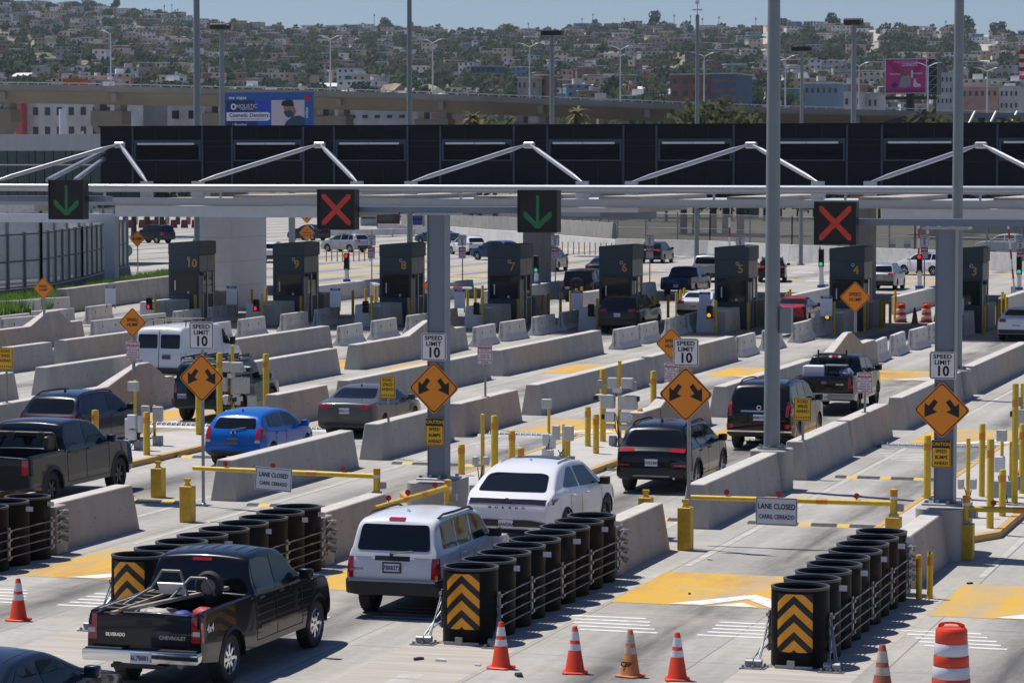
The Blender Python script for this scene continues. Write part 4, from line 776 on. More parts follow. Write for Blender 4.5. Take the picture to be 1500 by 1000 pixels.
for px, fl, fr in ((-110, -300, -65), (175, -12, 215), (468, 290, 523), (775, 602, 853), (1100, 925, 1198), (1437, 1275, 1548), (1790, 1640, 1900)):
    Ya = 145.0; a = at(px, 211, Ya); A = Vector((a.x + 45, Ya - YT, a.z)); f1 = at(fl, 267, 141); f2 = at(fr, 267, 141)
    for E_, nm in ((Vector((f1.x + 45, 7, f1.z)), 'long_strut'), (Vector((f2.x + 45, 7, f2.z)), 'short_strut')):
        d = (E_ - A).normalized(); L = (E_ - A).length; o = MB(); o.cyl(A + d * .2, A + d * .95, .05, .105, n=12).cyl(A + d * .95, A + d * (L - .9), .115, n=14).cyl(A + d * (L - .9), E_, .105, .045, n=12); o.build(nm, M_TUBE, t, smooth=50)
        MB().bx(E_.x - .3, E_.y - .15, 6.13, E_.x + .3, E_.y + .15, E_.z + .05).build('strut_foot', M_TUBE, t)
    MB().bx(A.x - .3, A.y - .12, A.z - .22, A.x + .3, A.y + .12, A.z + .1).build('apex_joint', M_TUBE, t, bevel=.06)
for k, px in enumerate((60, 118)):
    s_ = at(146, 238 + k * 8, 170) - Vector((45, 0, 0)) ; e0 = at(70 + 40 * k, 264, YT + 20); e1 = at(146 + 6, (222, 233)[k], YT + 34); MB().cyl((e0.x + 45, e0.y - YT, e0.z), (e1.x + 45, e1.y - YT, e1.z), .14, n=12).build('outer_strut', M_TUBE, t, smooth=50)
# ------------------------------------------------------------------ black louvred building over the lanes
YK = 170.0; M_DARK = mat('black_metal_cladding', (.006, .0075, .0115), .55, var=.12, scale=.5, spec=.2); M_MUL = mat('dark_blue_grey_mullion', (.04, .06, .085), .4, .2, var=.08)
xk0 = at(147, 200, YK).x; xk1 = 14.0; zk0 = 6.45; zk1 = at(147, 187, YK).z
t = thing('louvred_building', 'long black clad building on stilts above the lanes with louvre windows', 'building', (xk0, YK, 0)); Wk = xk1 - xk0
MB().bx(0, 0, zk0, Wk, 12, zk1).build('wall', M_DARK, t); MB().bx(-.1, -.1, zk1 + .002, Wk + .1, 12.1, zk1 + .09).build('roof', M_DARK, t)
pxs = [195, 297, 340.5, 445, 490, 597.5, 645.5, 753, 802, 913.5, 962, 1075, 1129, 1241, 1292, 1407, 1461, 1580, 1640]
xs = [at(px, 230, YK).x - xk0 for px in pxs]
M_LAMP = mat('pale_strip_lamp', (.66, .68, .66), .3, var=.03)
k = 0
zr = lambda py: at(700, py, YK).z
for a in xs: MB().bx(a - .06, -.08, zk0, a + .06, -.002, zk1).build('mullion', M_MUL, t)
for z in (zr(206), zr(214), zr(237)):
    for a, b in zip([0] + xs[1::2], xs[0::2]): MB().bx(a + .07, -.03, z - .02, b - .07, -.004, z + .012).build('panel_joint', M_BLACK, t)
for a, b in zip(xs[0::2], xs[1::2]):
    f = MB().ring([(a + .1, zr(236)), (b - .1, zr(236)), (b - .1, zr(204)), (a + .1, zr(204))], [(a + .22, zr(234)), (b - .22, zr(234)), (b - .22, zr(211)), (a + .22, zr(211))], -.1, -.01, 'xz').build('window_frame', M_MUL, t)
    lv = MB()
    for q in range(7):
        z = zr(216.5 + q * 2.6); mt = Matrix.Translation(((a + b) / 2, -.05, z)) @ Matrix.Rotation(rad(-35), 4, 'X'); lv.rbox(mt, b - a - .5, .1, .02)
    lv.build('louvre', M_BLACK, f)
    m_ = (a + b) / 2 - .1
    for x0, x1 in ((a + .38, m_ - .02), (m_ + .02, b - .5)): MB().bx(x0, -.24, zr(211.5), x1, -.12, zr(208.5)).build('strip_lamp', M_LAMP, f, bevel=.01)
    for q in (1, 2): MB().bx(a + (b - a) * q / 3 - .012, -.03, zk0, a + (b - a) * q / 3 + .012, -.004, zr(238)).build('panel_joint', M_BLACK, t); MB().bx(a + (b - a) * q / 3 - .012, -.03, zr(203), a + (b - a) * q / 3 + .012, -.004, zk1 - .02).build('panel_joint', M_BLACK, t)
for q in range(5): MB().bx(6 + q * 20, 4, 0, 7.2 + q * 20, 6, zk0).build('stilt', M_CONC, t)
MB().bx(0, -1.6, zk0 - .3, Wk, -.1, zk0 - .05).build('walkway_ledge', M_TUBE, t)
# ------------------------------------------------------------------ vehicles
def paint(name, col, rough=.25, metal=.0, coat=.6, var=.04): return mat(name, col, rough, metal, var=var, scale=3, coat=coat, spec=.12)
M_TYRE = mat('tyre_rubber', (.014, .014, .015), .75, var=.2, scale=8); M_UNDER = mat('underbody_black', (.008, .008, .008), .8, var=.2)
M_CLAD = mat('black_plastic_cladding', (.018, .018, .019), .55, var=.15); M_TINT = mat('dark_tinted_glass', (.006, .008, .011), .03, var=0, spec=.45); M_SIDEG = mat('green_tinted_side_glass', (.007, .016, .018), .03, var=0, col2=(.025, .05, .05), scale=1.3, thr=(.35, .75), spec=.2)
M_REDL = mat('red_tail_lens', (.36, .008, .012), .08, var=.25, scale=14, spec=.7, coat=.6); M_CLEARL = mat('clear_lens', (.55, .52, .5), .1, var=.1); M_CHROME = mat('chrome', (.72, .73, .75), .1, 1.0, var=.05)
M_RIM = mat('alloy_rim', (.42, .43, .45), .25, .8, var=.05); M_RIMD = mat('dark_alloy_rim', (.03, .03, .033), .35, .4, var=.1); M_SEAM = mat('panel_gap_black', (.006, .006, .006), .8, var=0); M_PLATE = mat('licence_plate_white', (.66, .68, .72), .4, var=.05); M_PINK = mat('plate_ink_navy', (.02, .03, .12), .5, var=0)
M_SEAT = mat('grey_roof_rack_bar', (.05, .052, .055), .4, .3, var=.05); M_HEADL = mat('head_lamp_lens', (.5, .52, .55), .08, var=.15)
_wh = {}
def wheel_meshes(style):
    if style in _wh: return _wh[style]
    ty = MB().lathe([(.62, -.36), (.72, -.42), (.93, -.4), (.995, -.32), (1.0, -.1), (1.0, .1), (.995, .32), (.93, .4), (.72, .42), (.62, .36)], 28, axis='x')
    for k in range(28):
        a = 2 * PI * k / 28; c, s_ = math.cos(a), math.sin(a); mt = Matrix(((1, 0, 0, 0), (0, c, -s_, 1.0 * c), (0, s_, c, 1.0 * s_), (0, 0, 0, 1))); ty.rbox(mt, .7, .03, .1)
    ty = ty.mesh('tyre', M_TYRE, smooth=40)
    rm = MB().lathe([(.64, .36), (.6, .4), (.57, .3), (.55, -.2), (.0, -.2)], 24, axis='x', ms=[0, 0, 0, 1]); n = {'five': 5, 'multi': 10, 'steel': 8, 'six': 6}[style]
    for k in range(n):
        a = 2 * PI * k / n; w = {'five': .085, 'multi': .045, 'steel': .07, 'six': .1}[style]; c, s_ = math.cos(a), math.sin(a); mt = Matrix(((1, 0, 0, .27), (0, c, -s_, .34 * c), (0, s_, c, .34 * s_), (0, 0, 0, 1))); rm.rbox(mt, .09, .52, w * 2)
    rm.lathe([(0, .35), (.1, .345), (.16, .3), (.16, .1)], 14, axis='x'); 
    for k in range(5): a = 2 * PI * k / 5 + .3; rm.cyl((.28, .12 * math.cos(a), .12 * math.sin(a)), (.33, .12 * math.cos(a), .12 * math.sin(a)), .025, n=6)
    _wh[style] = (ty, rm); return _wh[style]
_rims = {}
def wheel(t, x, y, r, wd, style, m):
    ty, rm = wheel_meshes(style); key = (style, m.name)
    if key not in _rims: q = rm.mesh('rim', [m, M_RIMD], smooth=40); _rims[key] = q
    w = thing('wheel', None, None, (x, y, r)); w.parent = t; w.rotation_euler = (0, 0, 0 if x > 0 else PI)
    a = link('tyre', ty, w); a.scale = (wd / .84, r, r); b = link('rim', _rims[key], w); b.scale = (wd / .84, r, r)
    return w
def interp(pts, y):
    if y <= pts[0][0]: return pts[0][1]
    for (a, za), (b, zb) in zip(pts[:-1], pts[1:]):
        if y <= b: return za + (zb - za) * (y - a) / max(1e-6, b - a)
    return pts[-1][1]
def smooth_prof(pts, n=3):
    """chaikin corner cutting, end points kept"""
    for _ in range(n):
        o = [pts[0]]
        for a, b in zip(pts[:-1], pts[1:]): o += [(a[0] * .75 + b[0] * .25, a[1] * .75 + b[1] * .25), (a[0] * .25 + b[0] * .75, a[1] * .25 + b[1] * .75)]
        pts = o + [pts[-1]]
    return pts
class Car:
    def __init__(s, name, label, cat, x, y, rz, c, paint_m, group='vehicles queuing at the crossing'):
        s.c = c; s.m = paint_m; s.t = thing(name, label, cat, (x, y, 0), rz, group); s.body()
    def xside(s, y, z):
        c = s.c; W = c['W'] / 2; L = c['L']; f = 1.0
        dr = c.get('dr', .55); df = c.get('df', 1.1); ar = c.get('ar', .09); af = c.get('af', .17)
        if y < dr: f -= ar * (1 - y / dr) ** 2.4
        if y > L - df: f -= af * (1 - (L - y) / df) ** 2.2
        x = W * f; bz = interp(c['belt'], y); zm = .62
        if z < zm: x -= .07 * ((zm - z) / zm) ** 1.6
        elif z <= bz: x -= .035 * ((z - zm) / max(.05, bz - zm)) ** 1.5
        else:
            x -= .035 + (z - bz) * c['tum'] + min(.03, (z - bz) * .4)
        return x
    def body(s):
        c = s.c; L = c['L']; top = smooth_prof(c['top'], 3); zs = c['sill']; bot = c['bot']; arches = [(c['ya'][0], c['ra']), (c['ya'][1], c['ra'])]; s.top = top
        ys = [p[0] for p in top] + [L * k / 44 for k in range(45)]
        for ya, ra in arches: ys += [ya + ra * math.cos(PI * k / 14) for k in range(15)] + [ya - ra * 1.004, ya + ra * 1.004]
        bed = c.get('bed')
        if bed: ys += [bed[0] - .002, bed[0] + .002, bed[1] - .002, bed[1] + .002]
        ys += [.015, .04, .08, .13, .2]; ys = sorted(set(round(max(0, min(L, y)), 4) for y in ys)); q = [ys[0]]
        for y in ys[1:]:
            if y - q[-1] > .0035: q.append(y)
        ys = q; rings = []; NS = 13
        for y in ys:
            zt = interp(top, y); zb = interp(bot, y)
            for ya, ra in arches:
                if abs(y - ya) < ra: zb = max(zb, c['rw'] * .96 + math.sqrt(ra * ra - (y - ya) ** 2))
            bz = interp(c['belt'], y); gh = max(0, min(1, (zt - bz) / .3)); re = min(.05 + .05 * gh, (zt - zb) * .3); cr = .03 + .012 * gh; xe = s.xside(y, zt - re - cr); ring = []
            if bed and bed[0] < y < bed[1]:
                xi = xe - .1; zr = zt - .015
                ring = [(0, bed[2]), (xi * .5, bed[2]), (xi * .9, bed[2]), (xi, bed[2]), (xi, zr), (xi + .02, zt), (xe - .03, zt), (xe - .005, zt - .02)]
            else:
                for tt in (0, .35, .65, .88): ring.append(((xe - re) * tt, zt - cr * tt * tt))
                for k in range(4): a = PI / 2 * (k + .5) / 4; ring.append((xe - re + re * math.sin(a), zt - cr - re + re * math.cos(a)))
            z1 = ring[-1][1] - .004
            for k in range(NS): z = z1 + (zb + .015 - z1) * (k / (NS - 1)); ring.append((s.xside(y, z), z))
            ring.append((s.xside(y, zb) - .035, zb)); ring.append((0, zb)); rings.append([(x, y, z) for x, z in ring])
        o = MB(); n = len(rings[0])
        for r in rings: o.v += r
        for a in range(len(rings) - 1):
            for k in range(n - 1): o.f.append((a * n + k, a * n + k + 1, (a + 1) * n + k + 1, (a + 1) * n + k)); o.m.append(1 if k >= n - 2 else (1 if (bed and k < 4 and bed[0] < ys[a] < bed[1] and bed[0] < ys[a + 1] < bed[1]) else 0))
        for a in (0, len(rings) - 1): o.f.append(tuple(a * n + k for k in range(n))); o.m.append(0)
        m = len(o.v); o.v += [(-x, y, z) for x, y, z in o.v]; 
        for f, mi in list(zip(o.f, o.m)): o.f.append(tuple(m + i for i in f)[::-1]); o.m.append(mi)
        s.bm_mesh = o.mesh('body', [s.m, M_UNDER], smooth=38); s.body_o = link('body', s.bm_mesh, s.t)
        me = s.bm_mesh; s.bvh = BVHTree.FromPolygons([v.co.copy() for v in me.vertices], [tuple(p.vertices) for p in me.polygons])
    def cast(s, axis, a, b, sgn=1):
        """axis 'side': (y,z) cast on +x side; 'rear': (x,z) cast forward; 'top': (x,y) cast down; 'front'"""
        if axis == 'side': o, d = Vector((3, a, b)), Vector((-1, 0, 0))
        elif axis == 'rear': o, d = Vector((a, -2, b)), Vector((0, 1, 0))
        elif axis == 'front': o, d = Vector((a, s.c['L'] + 2, b)), Vector((0, -1, 0))
        else: o, d = Vector((a, b, 5)), Vector((0, 0, -1))
        h = s.bvh.ray_cast(o, d)
        if h[0] is None: h = s.bvh.find_nearest(o + d * (2 if axis != 'top' else 3.5)); 
        nm = h[1]
        if nm.dot(d) > 0: nm = -nm
        return h[0], nm
    def panel(s, name, axis, pts, m, off=.006, par=None, step=.11, mirror=True):
        bm = bmesh.new(); f = bm.faces.new([bm.verts.new((p[0], p[1], 0)) for p in pts])
        for ax in (0, 1):
            lo = min(p[ax] for p in pts); hi = max(p[ax] for p in pts); k = math.ceil((hi - lo) / step)
            for q in range(1, k):
                co = [0, 0, 0]; co[ax] = lo + (hi - lo) * q / k; no = [0, 0, 0]; no[ax] = 1
                bmesh.ops.bisect_plane(bm, geom=bm.verts[:] + bm.edges[:] + bm.faces[:], dist=1e-5, plane_co=co, plane_no=no)
        for v in bm.verts: h, nm = s.cast(axis, v.co.x, v.co.y); v.co = h + nm * off
        dd = {'side': Vector((1, 0, 0)), 'rear': Vector((0, -1, 0)), 'front': Vector((0, 1, 0)), 'top': Vector((0, 0, 1))}[axis]
        for fc in bm.faces:
            fc.normal_update()
            if fc.normal.dot(dd) < 0: fc.normal_flip()
        me = bpy.data.meshes.new(name); bm.to_mesh(me); bm.free(); me.materials.append(m); me.shade_smooth(); me.set_sharp_from_angle(angle=rad(35)); o = [link(name, me, par or s.t)]
        if mirror and axis == 'side' or (mirror and axis == 'rear' and min(p[0] for p in pts) > 0) or (mirror and axis == 'front' and min(p[0] for p in pts) > 0):
            m2 = me.copy()
            for v in m2.vertices: v.co.x *= -1
            m2.flip_normals(); o.append(link(name, m2, par or s.t))
        return o
    def rect_r(s, x0, z0, x1, z1, r=.03): return rrect(x0, z0, x1, z1, r)
    def seam(s, pts, name='door_seam', axis='side', wd=.009):
        """thin dark gap following a polyline on the side"""
        o = MB(); allp = []
        for a, b in zip(pts[:-1], pts[1:]):
            n = max(1, int(math.hypot(b[0] - a[0], b[1] - a[1]) / .12))
            for k in range(n + (b == pts[-1])): allp.append((a[0] + (b[0] - a[0]) * k / n, a[1] + (b[1] - a[1]) * k / n))
        P3 = [s.cast(axis, *p) for p in allp]; L_ = []
        for k, (h, nm) in enumerate(P3):
            a = P3[max(0, k - 1)][0]; b = P3[min(len(P3) - 1, k + 1)][0]; tg = (b - a).normalized(); sd = tg.cross(nm).normalized() * wd; L_.append((h + nm * .004 + sd, h + nm * .004 - sd))
        for sg in (1, -1) if axis == 'side' else (1,):
            q = MB()
            for (a, b), (c_, d) in zip(L_[:-1], L_[1:]): q.quad(*[(v.x * sg, v.y, v.z) for v in (a, b, d, c_)])
            q.build(name, M_SEAM, s.t)
    def wheels(s, style, rm=None, wd=.24):
        c = s.c; xw = c['W'] / 2 - wd / 2 - .03
        for y in c['ya']:
            for sg in (1, -1): wheel(s.t, sg * xw, y, c['rw'], wd, style, rm or M_RIM)
    def flares(s, m, k=.07):
        c = s.c
        for ya in c['ya']:
            r0 = c['ra'] + .005; zc = c['rw'] * .96; N = 12; pts = [(ya + (r0 + k) * math.cos(PI * q / N), max(c['sill'] - .02, zc + (r0 + k) * math.sin(PI * q / N))) for q in range(N + 1)] ; inn = [(ya + r0 * math.cos(PI * q / N), zc + r0 * math.sin(PI * q / N)) for q in range(N + 1)]
            o = MB()
            for sg in (1, -1):
                o = MB()
                for q in range(N):
                    a = [s.xside(*p) for p in (pts[q], pts[q + 1], inn[q + 1], inn[q])]; co = (pts[q], pts[q + 1], inn[q + 1], inn[q])
                    V = [(sg * (a[j] + (.008, .008, .03, .03)[j]), co[j][0], co[j][1]) for j in range(4)]; o.quad(*V); o.quad(V[3], V[2], (sg * (a[2] - .1), co[2][0], co[2][1]), (sg * (a[3] - .1), co[3][0], co[3][1]))
                o.build('arch_flare', m, s.t, smooth=50)
    def plate(s, z, txt, x=0, m=None, frame=False, tilt=0.0):
        h, nm = s.cast('rear', x, z); o = MB().bx(-.155, -.012, -.08, .155, .01, .08).build('licence_plate', m or M_PLATE, s.t, (h.x, h.y - .022, h.z)); o.rotation_euler = (-tilt, 0, 0)
        if frame: MB().ring(rrect(-.17, -.095, .17, .095, .015), rrect(-.148, -.07, .148, .07, .01), -.018, -.008, 'xz').build('plate_frame', M_CHROME if frame == 2 else M_BLACK, o)
        text(txt, .098, (0, -.0145, -.008), M_PINK, o, bold=.0025, sx=.82); return o
    def badge(s, txt, size, x, z, m, bold=.003, sx=1.0, axis='rear', name='badge_lettering', tilt=0.0):
        if axis == 'rear': h, nm = s.cast('rear', x, z); o = text(txt, size, (h.x, h.y - .012, h.z), m, s.t, name=name, rot=(PI / 2 - tilt, 0, 0), bold=bold, sx=sx)
        else: h, nm = s.cast('side', x, z); o = text(txt, size, (h.x + .01, h.y, h.z), m, s.t, name=name, rot=(PI / 2, 0, PI / 2), bold=bold, sx=sx)
        return o
    def handle(s, y, z, m=None):
        h, nm = s.cast('side', y, z)
        for sg in (1, -1): MB().box(sg * (h.x + .022), y, z, .03, .2, .035).build('door_handle', m or s.m, s.t, bevel=.01)
    def mirror(s, y, z, m=None, sz=(.22, .13, .17)):
        h, nm = s.cast('side', y, z)
        for sg in (1, -1):
            o = MB().box(sg * (h.x + .06 + sz[0] / 2), y, z + .03, sz[0], sz[1], sz[2]).build('wing_mirror', m or s.m, s.t, bevel=.035, seg=2, smooth=60); MB().box(sg * (h.x + .04), y + .01, z - .03, .12, .07, .05).build('mirror_arm', M_BLACK, o)
    def rails(s, y0, y1, x, m=M_BLACK, up=.045):
        for sg in (1, -1):
            pts = []
            for k in range(9): y = y0 + (y1 - y0) * k / 8; h, nm = s.cast('top', x - .03 * abs(k / 4 - 1) ** 2, y); pts.append((sg * h.x, h.y, h.z + (0 if k in (0, 8) else up)))
            MB().tube(pts, .022, 6).build('roof_rail', m, s.t, smooth=60)
    def fin(s, y): h, nm = s.cast('top', 0, y); MB().prism([(y - .06, h.z - .01), (y + .1, h.z - .01), (y - .04, h.z + .06)], -.02, .02, 'yz').build('antenna_fin', s.m, s.t, bevel=.006)
    def wiper(s, z, x0=-.05, x1=.42):
        a, n1 = s.cast('rear', x0, z); b, n2 = s.cast('rear', x1, z + .06); MB().tube([a + n1 * .03, b + n2 * .03], .011, 6).lathe([(0, -.03), (.03, -.02), (.03, .02)], 8, axis='y', c=(a.x, a.y - .01, a.z)).build('rear_wiper', M_BLACK, s.t)
    def front(s, zh, zg):
        W = s.c['W'] / 2; s.panel('headlight', 'front', rrect(W * .5, zh - .07, W * .84, zh + .07, .04), M_HEADL); s.panel('grille', 'front', rrect(-W * .42, zg - .12, W * .42, zg + .12, .04), M_BLACK, mirror=False)
    def exhaust(s, x, z, y=.1): MB().cyl((x, y - .1, z), (x, y + .4, z), .035, n=10).build('exhaust_pipe', M_CHROME, s.t, smooth=50)
    def glass(s, rear=None, sides=(), ws=None, m=None, sm=None, off=.006):
        if rear: s.panel('rear_window', 'rear', rear, m or M_TINT, off)
        for k, pts in enumerate(sides): s.panel('side_window', 'side', pts, (sm or [M_SIDEG] * 9)[k], off)
        if ws: s.panel('windscreen', 'front', ws, m or M_TINT, off)
# generic body plans: profile points are (distance from the rear bumper, height)
def plan(kind, L=4.6, W=1.84, H=1.68, **k):
    z = lambda f: f * H
    if kind == 'suv': c = dict(top=[(0, .72), (.02, z(.60)), (.10, z(.64)), (.2, z(.70)), (.42, z(.88)), (.6, z(.965)), (1.1, z(.995)), (L * .42, z(1.0)), (L * .55, z(.975)), (L * .61, z(.92)), (L * .75, z(.665)), (L * .8, z(.645)), (L * .93, z(.575)), (L * .985, z(.48)), (L, z(.36))], belt=[(0, z(.645)), (L * .72, z(.62)), (L, z(.55))], tum=.36, ya=(L * .205, L * .79), rw=.35, ra=.41, sill=.3, bot=[(0, .42), (.25, .34), (.6, .28), (L * .5, .26), (L - .4, .26), (L, .34)])
    elif kind == 'boxy': c = dict(top=[(0, .72), (.02, z(.58)), (.06, z(.62)), (.13, z(.74)), (.24, z(.93)), (.36, z(.985)), (.9, z(1.0)), (L * .45, z(.995)), (L * .56, z(.965)), (L * .6, z(.93)), (L * .69, z(.665)), (L * .73, z(.64)), (L * .93, z(.6)), (L * .985, z(.53)), (L, z(.38))], belt=[(0, z(.63)), (L * .7, z(.625)), (L, z(.58))], tum=.24, ya=(L * .21, L * .8), rw=.37, ra=.43, sill=.34, bot=[(0, .44), (.3, .38), (.6, .32), (L * .5, .3), (L - .4, .32), (L, .4)], ar=.06, af=.12)
    elif kind == 'sedan': c = dict(top=[(0, .62), (.015, z(.62)), (.06, z(.69)), (.16, z(.725)), (.62, z(.755)), (.86, z(.80)), (1.3, z(.94)), (1.65, z(.99)), (L * .46, z(1.0)), (L * .54, z(.975)), (L * .72, z(.7)), (L * .76, z(.67)), (L * .92, z(.59)), (L * .98, z(.5)), (L, z(.38))], belt=[(0, z(.70)), (L * .25, z(.66)), (L * .7, z(.63)), (L, z(.55))], tum=.44, ya=(L * .22, L * .8), rw=.325, ra=.37, sill=.22, bot=[(0, .34), (.3, .26), (.6, .21), (L * .5, .19), (L - .4, .2), (L, .28)])
    elif kind == 'hatch': c = dict(top=[(0, .6), (.02, z(.56)), (.08, z(.64)), (.2, z(.74)), (.34, z(.86)), (.52, z(.945)), (1.0, z(.985)), (L * .42, z(1.0)), (L * .54, z(.97)), (L * .62, z(.9)), (L * .79, z(.655)), (L * .83, z(.63)), (L * .94, z(.54)), (L * .985, z(.45)), (L, z(.36))], belt=[(0, z(.66)), (L * .3, z(.64)), (L * .7, z(.60)), (L, z(.52))], tum=.4, ya=(L * .19, L * .82), rw=.3, ra=.345, sill=.22, bot=[(0, .36), (.3, .26), (.6, .2), (L * .5, .18), (L - .4, .2), (L, .26)])
    elif kind == 'pickup':
        bl = k.get('bedlen', 1.75); hb = k.get('bedh', H * .655)
        c = dict(top=[(0, .7), (.012, hb - .03), (.05, hb), (bl * .3, hb + .01), (bl * .7, hb + .01), (bl + .08, hb + .012), (bl + .11, hb + .03), (bl + .2, z(.93)), (bl + .32, z(.985)), (bl + .9, z(1.0)), (bl + 1.35, z(.985)), (L * .655, z(.94)), (L * .74, z(.685)), (L * .765, z(.665)), (L * .94, z(.635)), (L * .985, z(.56)), (L, z(.4))], belt=[(0, hb + .06), (bl, hb + .03), (L * .72, z(.655)), (L, z(.6))], tum=.27, ya=(L * .215, L * .835), rw=.39, ra=.46, sill=.42, bot=[(0, .5), (.3, .46), (.6, .42), (L * .5, .4), (L - .4, .4), (L, .48)], bed=(.07, bl, .72), ar=.015, af=.1, dr=.25)
    elif kind == 'van': c = dict(top=[(0, .8), (.012, z(.5)), (.05, z(.62)), (.1, z(.9)), (.2, z(.975)), (.5, z(1.0)), (L * .5, z(1.0)), (L * .62, z(.985)), (L * .68, z(.94)), (L * .79, z(.66)), (L * .83, z(.62)), (L * .95, z(.54)), (L * .985, z(.46)), (L, z(.34))], belt=[(0, z(.56)), (L * .8, z(.55)), (L, z(.5))], tum=.12, ya=(L * .24, L * .8), rw=.37, ra=.43, sill=.36, bot=[(0, .46), (.3, .4), (.6, .36), (L * .5, .32), (L, .4)], ar=.04, af=.14)
    c.update(L=L, W=W, H=H, kind=kind); c.update({a: b for a, b in k.items() if a not in ('bedlen', 'bedh')}); return c
def std_sides(c, n=3, tint_rear=True):
    """door windows and seams placed from the body plan"""
    L, H = c['L'], c['H']; k = c['kind']; B = lambda y: interp(c['belt'], y) + .045; top = smooth_prof(c['top'], 3); T = lambda y: interp(top, y) - .115
    if k in ('suv', 'boxy', 'hatch'):
        y0 = {'suv': .62, 'boxy': .42, 'hatch': .66}[k]; ym1 = L * {'suv': .255, 'boxy': .27, 'hatch': .25}[k]; ym2 = L * {'suv': .445, 'boxy': .445, 'hatch': .43}[k]; yf = L * {'suv': .69, 'boxy': .665, 'hatch': .72}[k]
        w = []
        if ym1 - y0 > .25: w.append(rpoly([(y0, B(y0) + .02), (ym1 - .05, B(ym1)), (ym1 - .05, T(ym1)), (y0 + (.12 if k == 'suv' else .05), T(y0 + .2) - .02)], .05))
        w.append(rpoly([(ym1 + .02, B(ym1)), (ym2 - .05, B(ym2)), (ym2 - .05, T(ym2)), (ym1 + .02, T(ym1 + .02))], .05)); w.append(rpoly([(ym2 + .05, B(ym2)), (yf, B(yf)), (L * .605, T(L * .605)), (ym2 + .05, T(ym2))], .05)); seams = [ym1 - .02, ym2, yf + .06]
    elif k == 'sedan':
        w = [rpoly([(L * .235, B(L * .235) + .04), (L * .43 - .05, B(L * .43)), (L * .43 - .05, T(L * .43)), (L * .32, T(L * .32))], .05), rpoly([(L * .43 + .05, B(L * .43)), (L * .685, B(L * .685)), (L * .57, T(L * .57)), (L * .43 + .05, T(L * .43))], .05)]; seams = [L * .27, L * .43, L * .7]
    elif k == 'pickup':
        b = c['bed'][1] + .12; ym = (b + L * .72) / 2 - .05; w = [rpoly([(b + .12, B(b + .2)), (ym - .05, B(ym)), (ym - .05, T(ym)), (b + .18, T(b + .4))], .05), rpoly([(ym + .05, B(ym)), (L * .72, B(L * .72)), (L * .655, T(L * .655)), (ym + .05, T(ym))], .05)]; seams = [b + .06, ym, L * .735]
    return w, seams
def std(car, style='multi', rim=None, sides=None, seams=True, tint=0, hz=None, mirror=True):
    c = car.c; w, sm = std_sides(c); ms = [M_TINT] * (len(w) - 1) + [M_SIDEG]
    if tint: ms = [M_TINT] * len(w)
    car.glass(sides=w, sm=ms)
    top = smooth_prof(c['top'], 3); L = c['L']; W = c['W'] / 2
    zf0 = interp(c['belt'], L * .7) + .09; zf1 = c['H'] * .93; x0 = car.xside(L * .73, zf0) - .12; x1 = car.xside(L * .6, zf1) - .1; car.glass(ws=rpoly([(-x0, zf0), (x0, zf0), (x1, zf1), (-x1, zf1)], .08))
    zb = c['sill'] + .1
    if seams:
        for y in sm: car.seam([(y, zb), (y, interp(c['belt'], y) + .02)])
        car.seam([(sm[0] + (.0 if c['kind'] == 'pickup' else c['ra'] * .0), zb), (sm[-1], zb)], wd=.006)
    z = hz or interp(c['belt'], L * .4) - .09
    for y in sm[1:-1] + [sm[-1]]: car.handle(y - (sm[-1] - sm[-2]) + .18 if y == sm[-1] else y - (y - sm[0]) + .2, z)
    if mirror: car.mirror(sm[-1] - .12, interp(c['belt'], sm[-1]) + .06)
    car.wheels(style, rim); car.front(c['H'] * .46 if c['kind'] != 'pickup' else c['H'] * .5, c['H'] * .36)
P_BLK = paint('black_car_paint', (.006, .0065, .0085)); P_NAVY = paint('dark_blue_car_paint', (.008, .014, .03)); P_WHITE = paint('white_car_paint', (.70, .71, .74), .25, 0.0, var=.02); P_BLUE = paint('bright_blue_car_paint', (.004, .105, .43), .25, .0); P_GREY = paint('warm_grey_car_paint', (.085, .083, .082)); P_DGREY = paint('dark_grey_car_paint', (.016, .018, .022)); P_RED = paint('red_car_paint', (.4, .018, .02), .25, .1); P_SILV = paint('silver_car_paint', (.36, .37, .39), .3, .3); P_TEAL = paint('teal_blue_car_paint', (.012, .055, .085)); P_CHAR = paint('charcoal_car_paint', (.013, .016, .022)); P_TAN = paint('champagne_car_paint', (.2, .19, .175)); P_MBLUE = paint('deep_blue_car_paint', (.008, .025, .09))
# ---- near black pickup
c = plan('pickup', 5.65, 1.86, 1.88, bedlen=2.02, bedh=1.235, ya=(1.2, 4.85), rw=.385, ra=.47)
v = Car('pickup_truck', 'black four door pickup with ladder and wheelbarrow in its bed, nearest the camera', 'pickup truck', -18.2, 40.75, 0, c, P_BLK); NEAR = v
std(v, 'steel', M_CHROME); v.glass(rear=rpoly([(-.76, 1.3), (.76, 1.3), (.66, 1.7), (-.66, 1.7)], .06))
v.panel('tail_light', 'rear', rrect(.76, .8, .9, 1.18, .02), M_REDL); v.panel('tail_light_side', 'side', rrect(.02, .8, .1, 1.2, .02), M_REDL); v.panel('reversing_lens', 'rear', rrect(.785, .9, .9, .97, .01), M_CLEARL, .012)
v.panel('third_brake_light', 'rear', rrect(-.16, 1.72, .16, 1.765, .015), M_REDL, .012); 
b = MB().prism(rpoly([(-.94, .5), (-.3, .5), (-.24, .44), (.24, .44), (.3, .5), (.94, .5), (.94, .68), (-.94, .68)], .05), -.16, -.01, 'xz').build('rear_bumper', M_CHROME, v.t, bevel=.025, seg=2, smooth=40); MB().bx(-.88, -.17, .682, -.3, -.02, .7).bx(.3, -.17, .682, .88, -.02, .7).build('step_pad', M_CLAD, b); MB().bx(-.45, -.2, .42, .45, -.05, .47).build('hitch_step', M_BLACK, b)
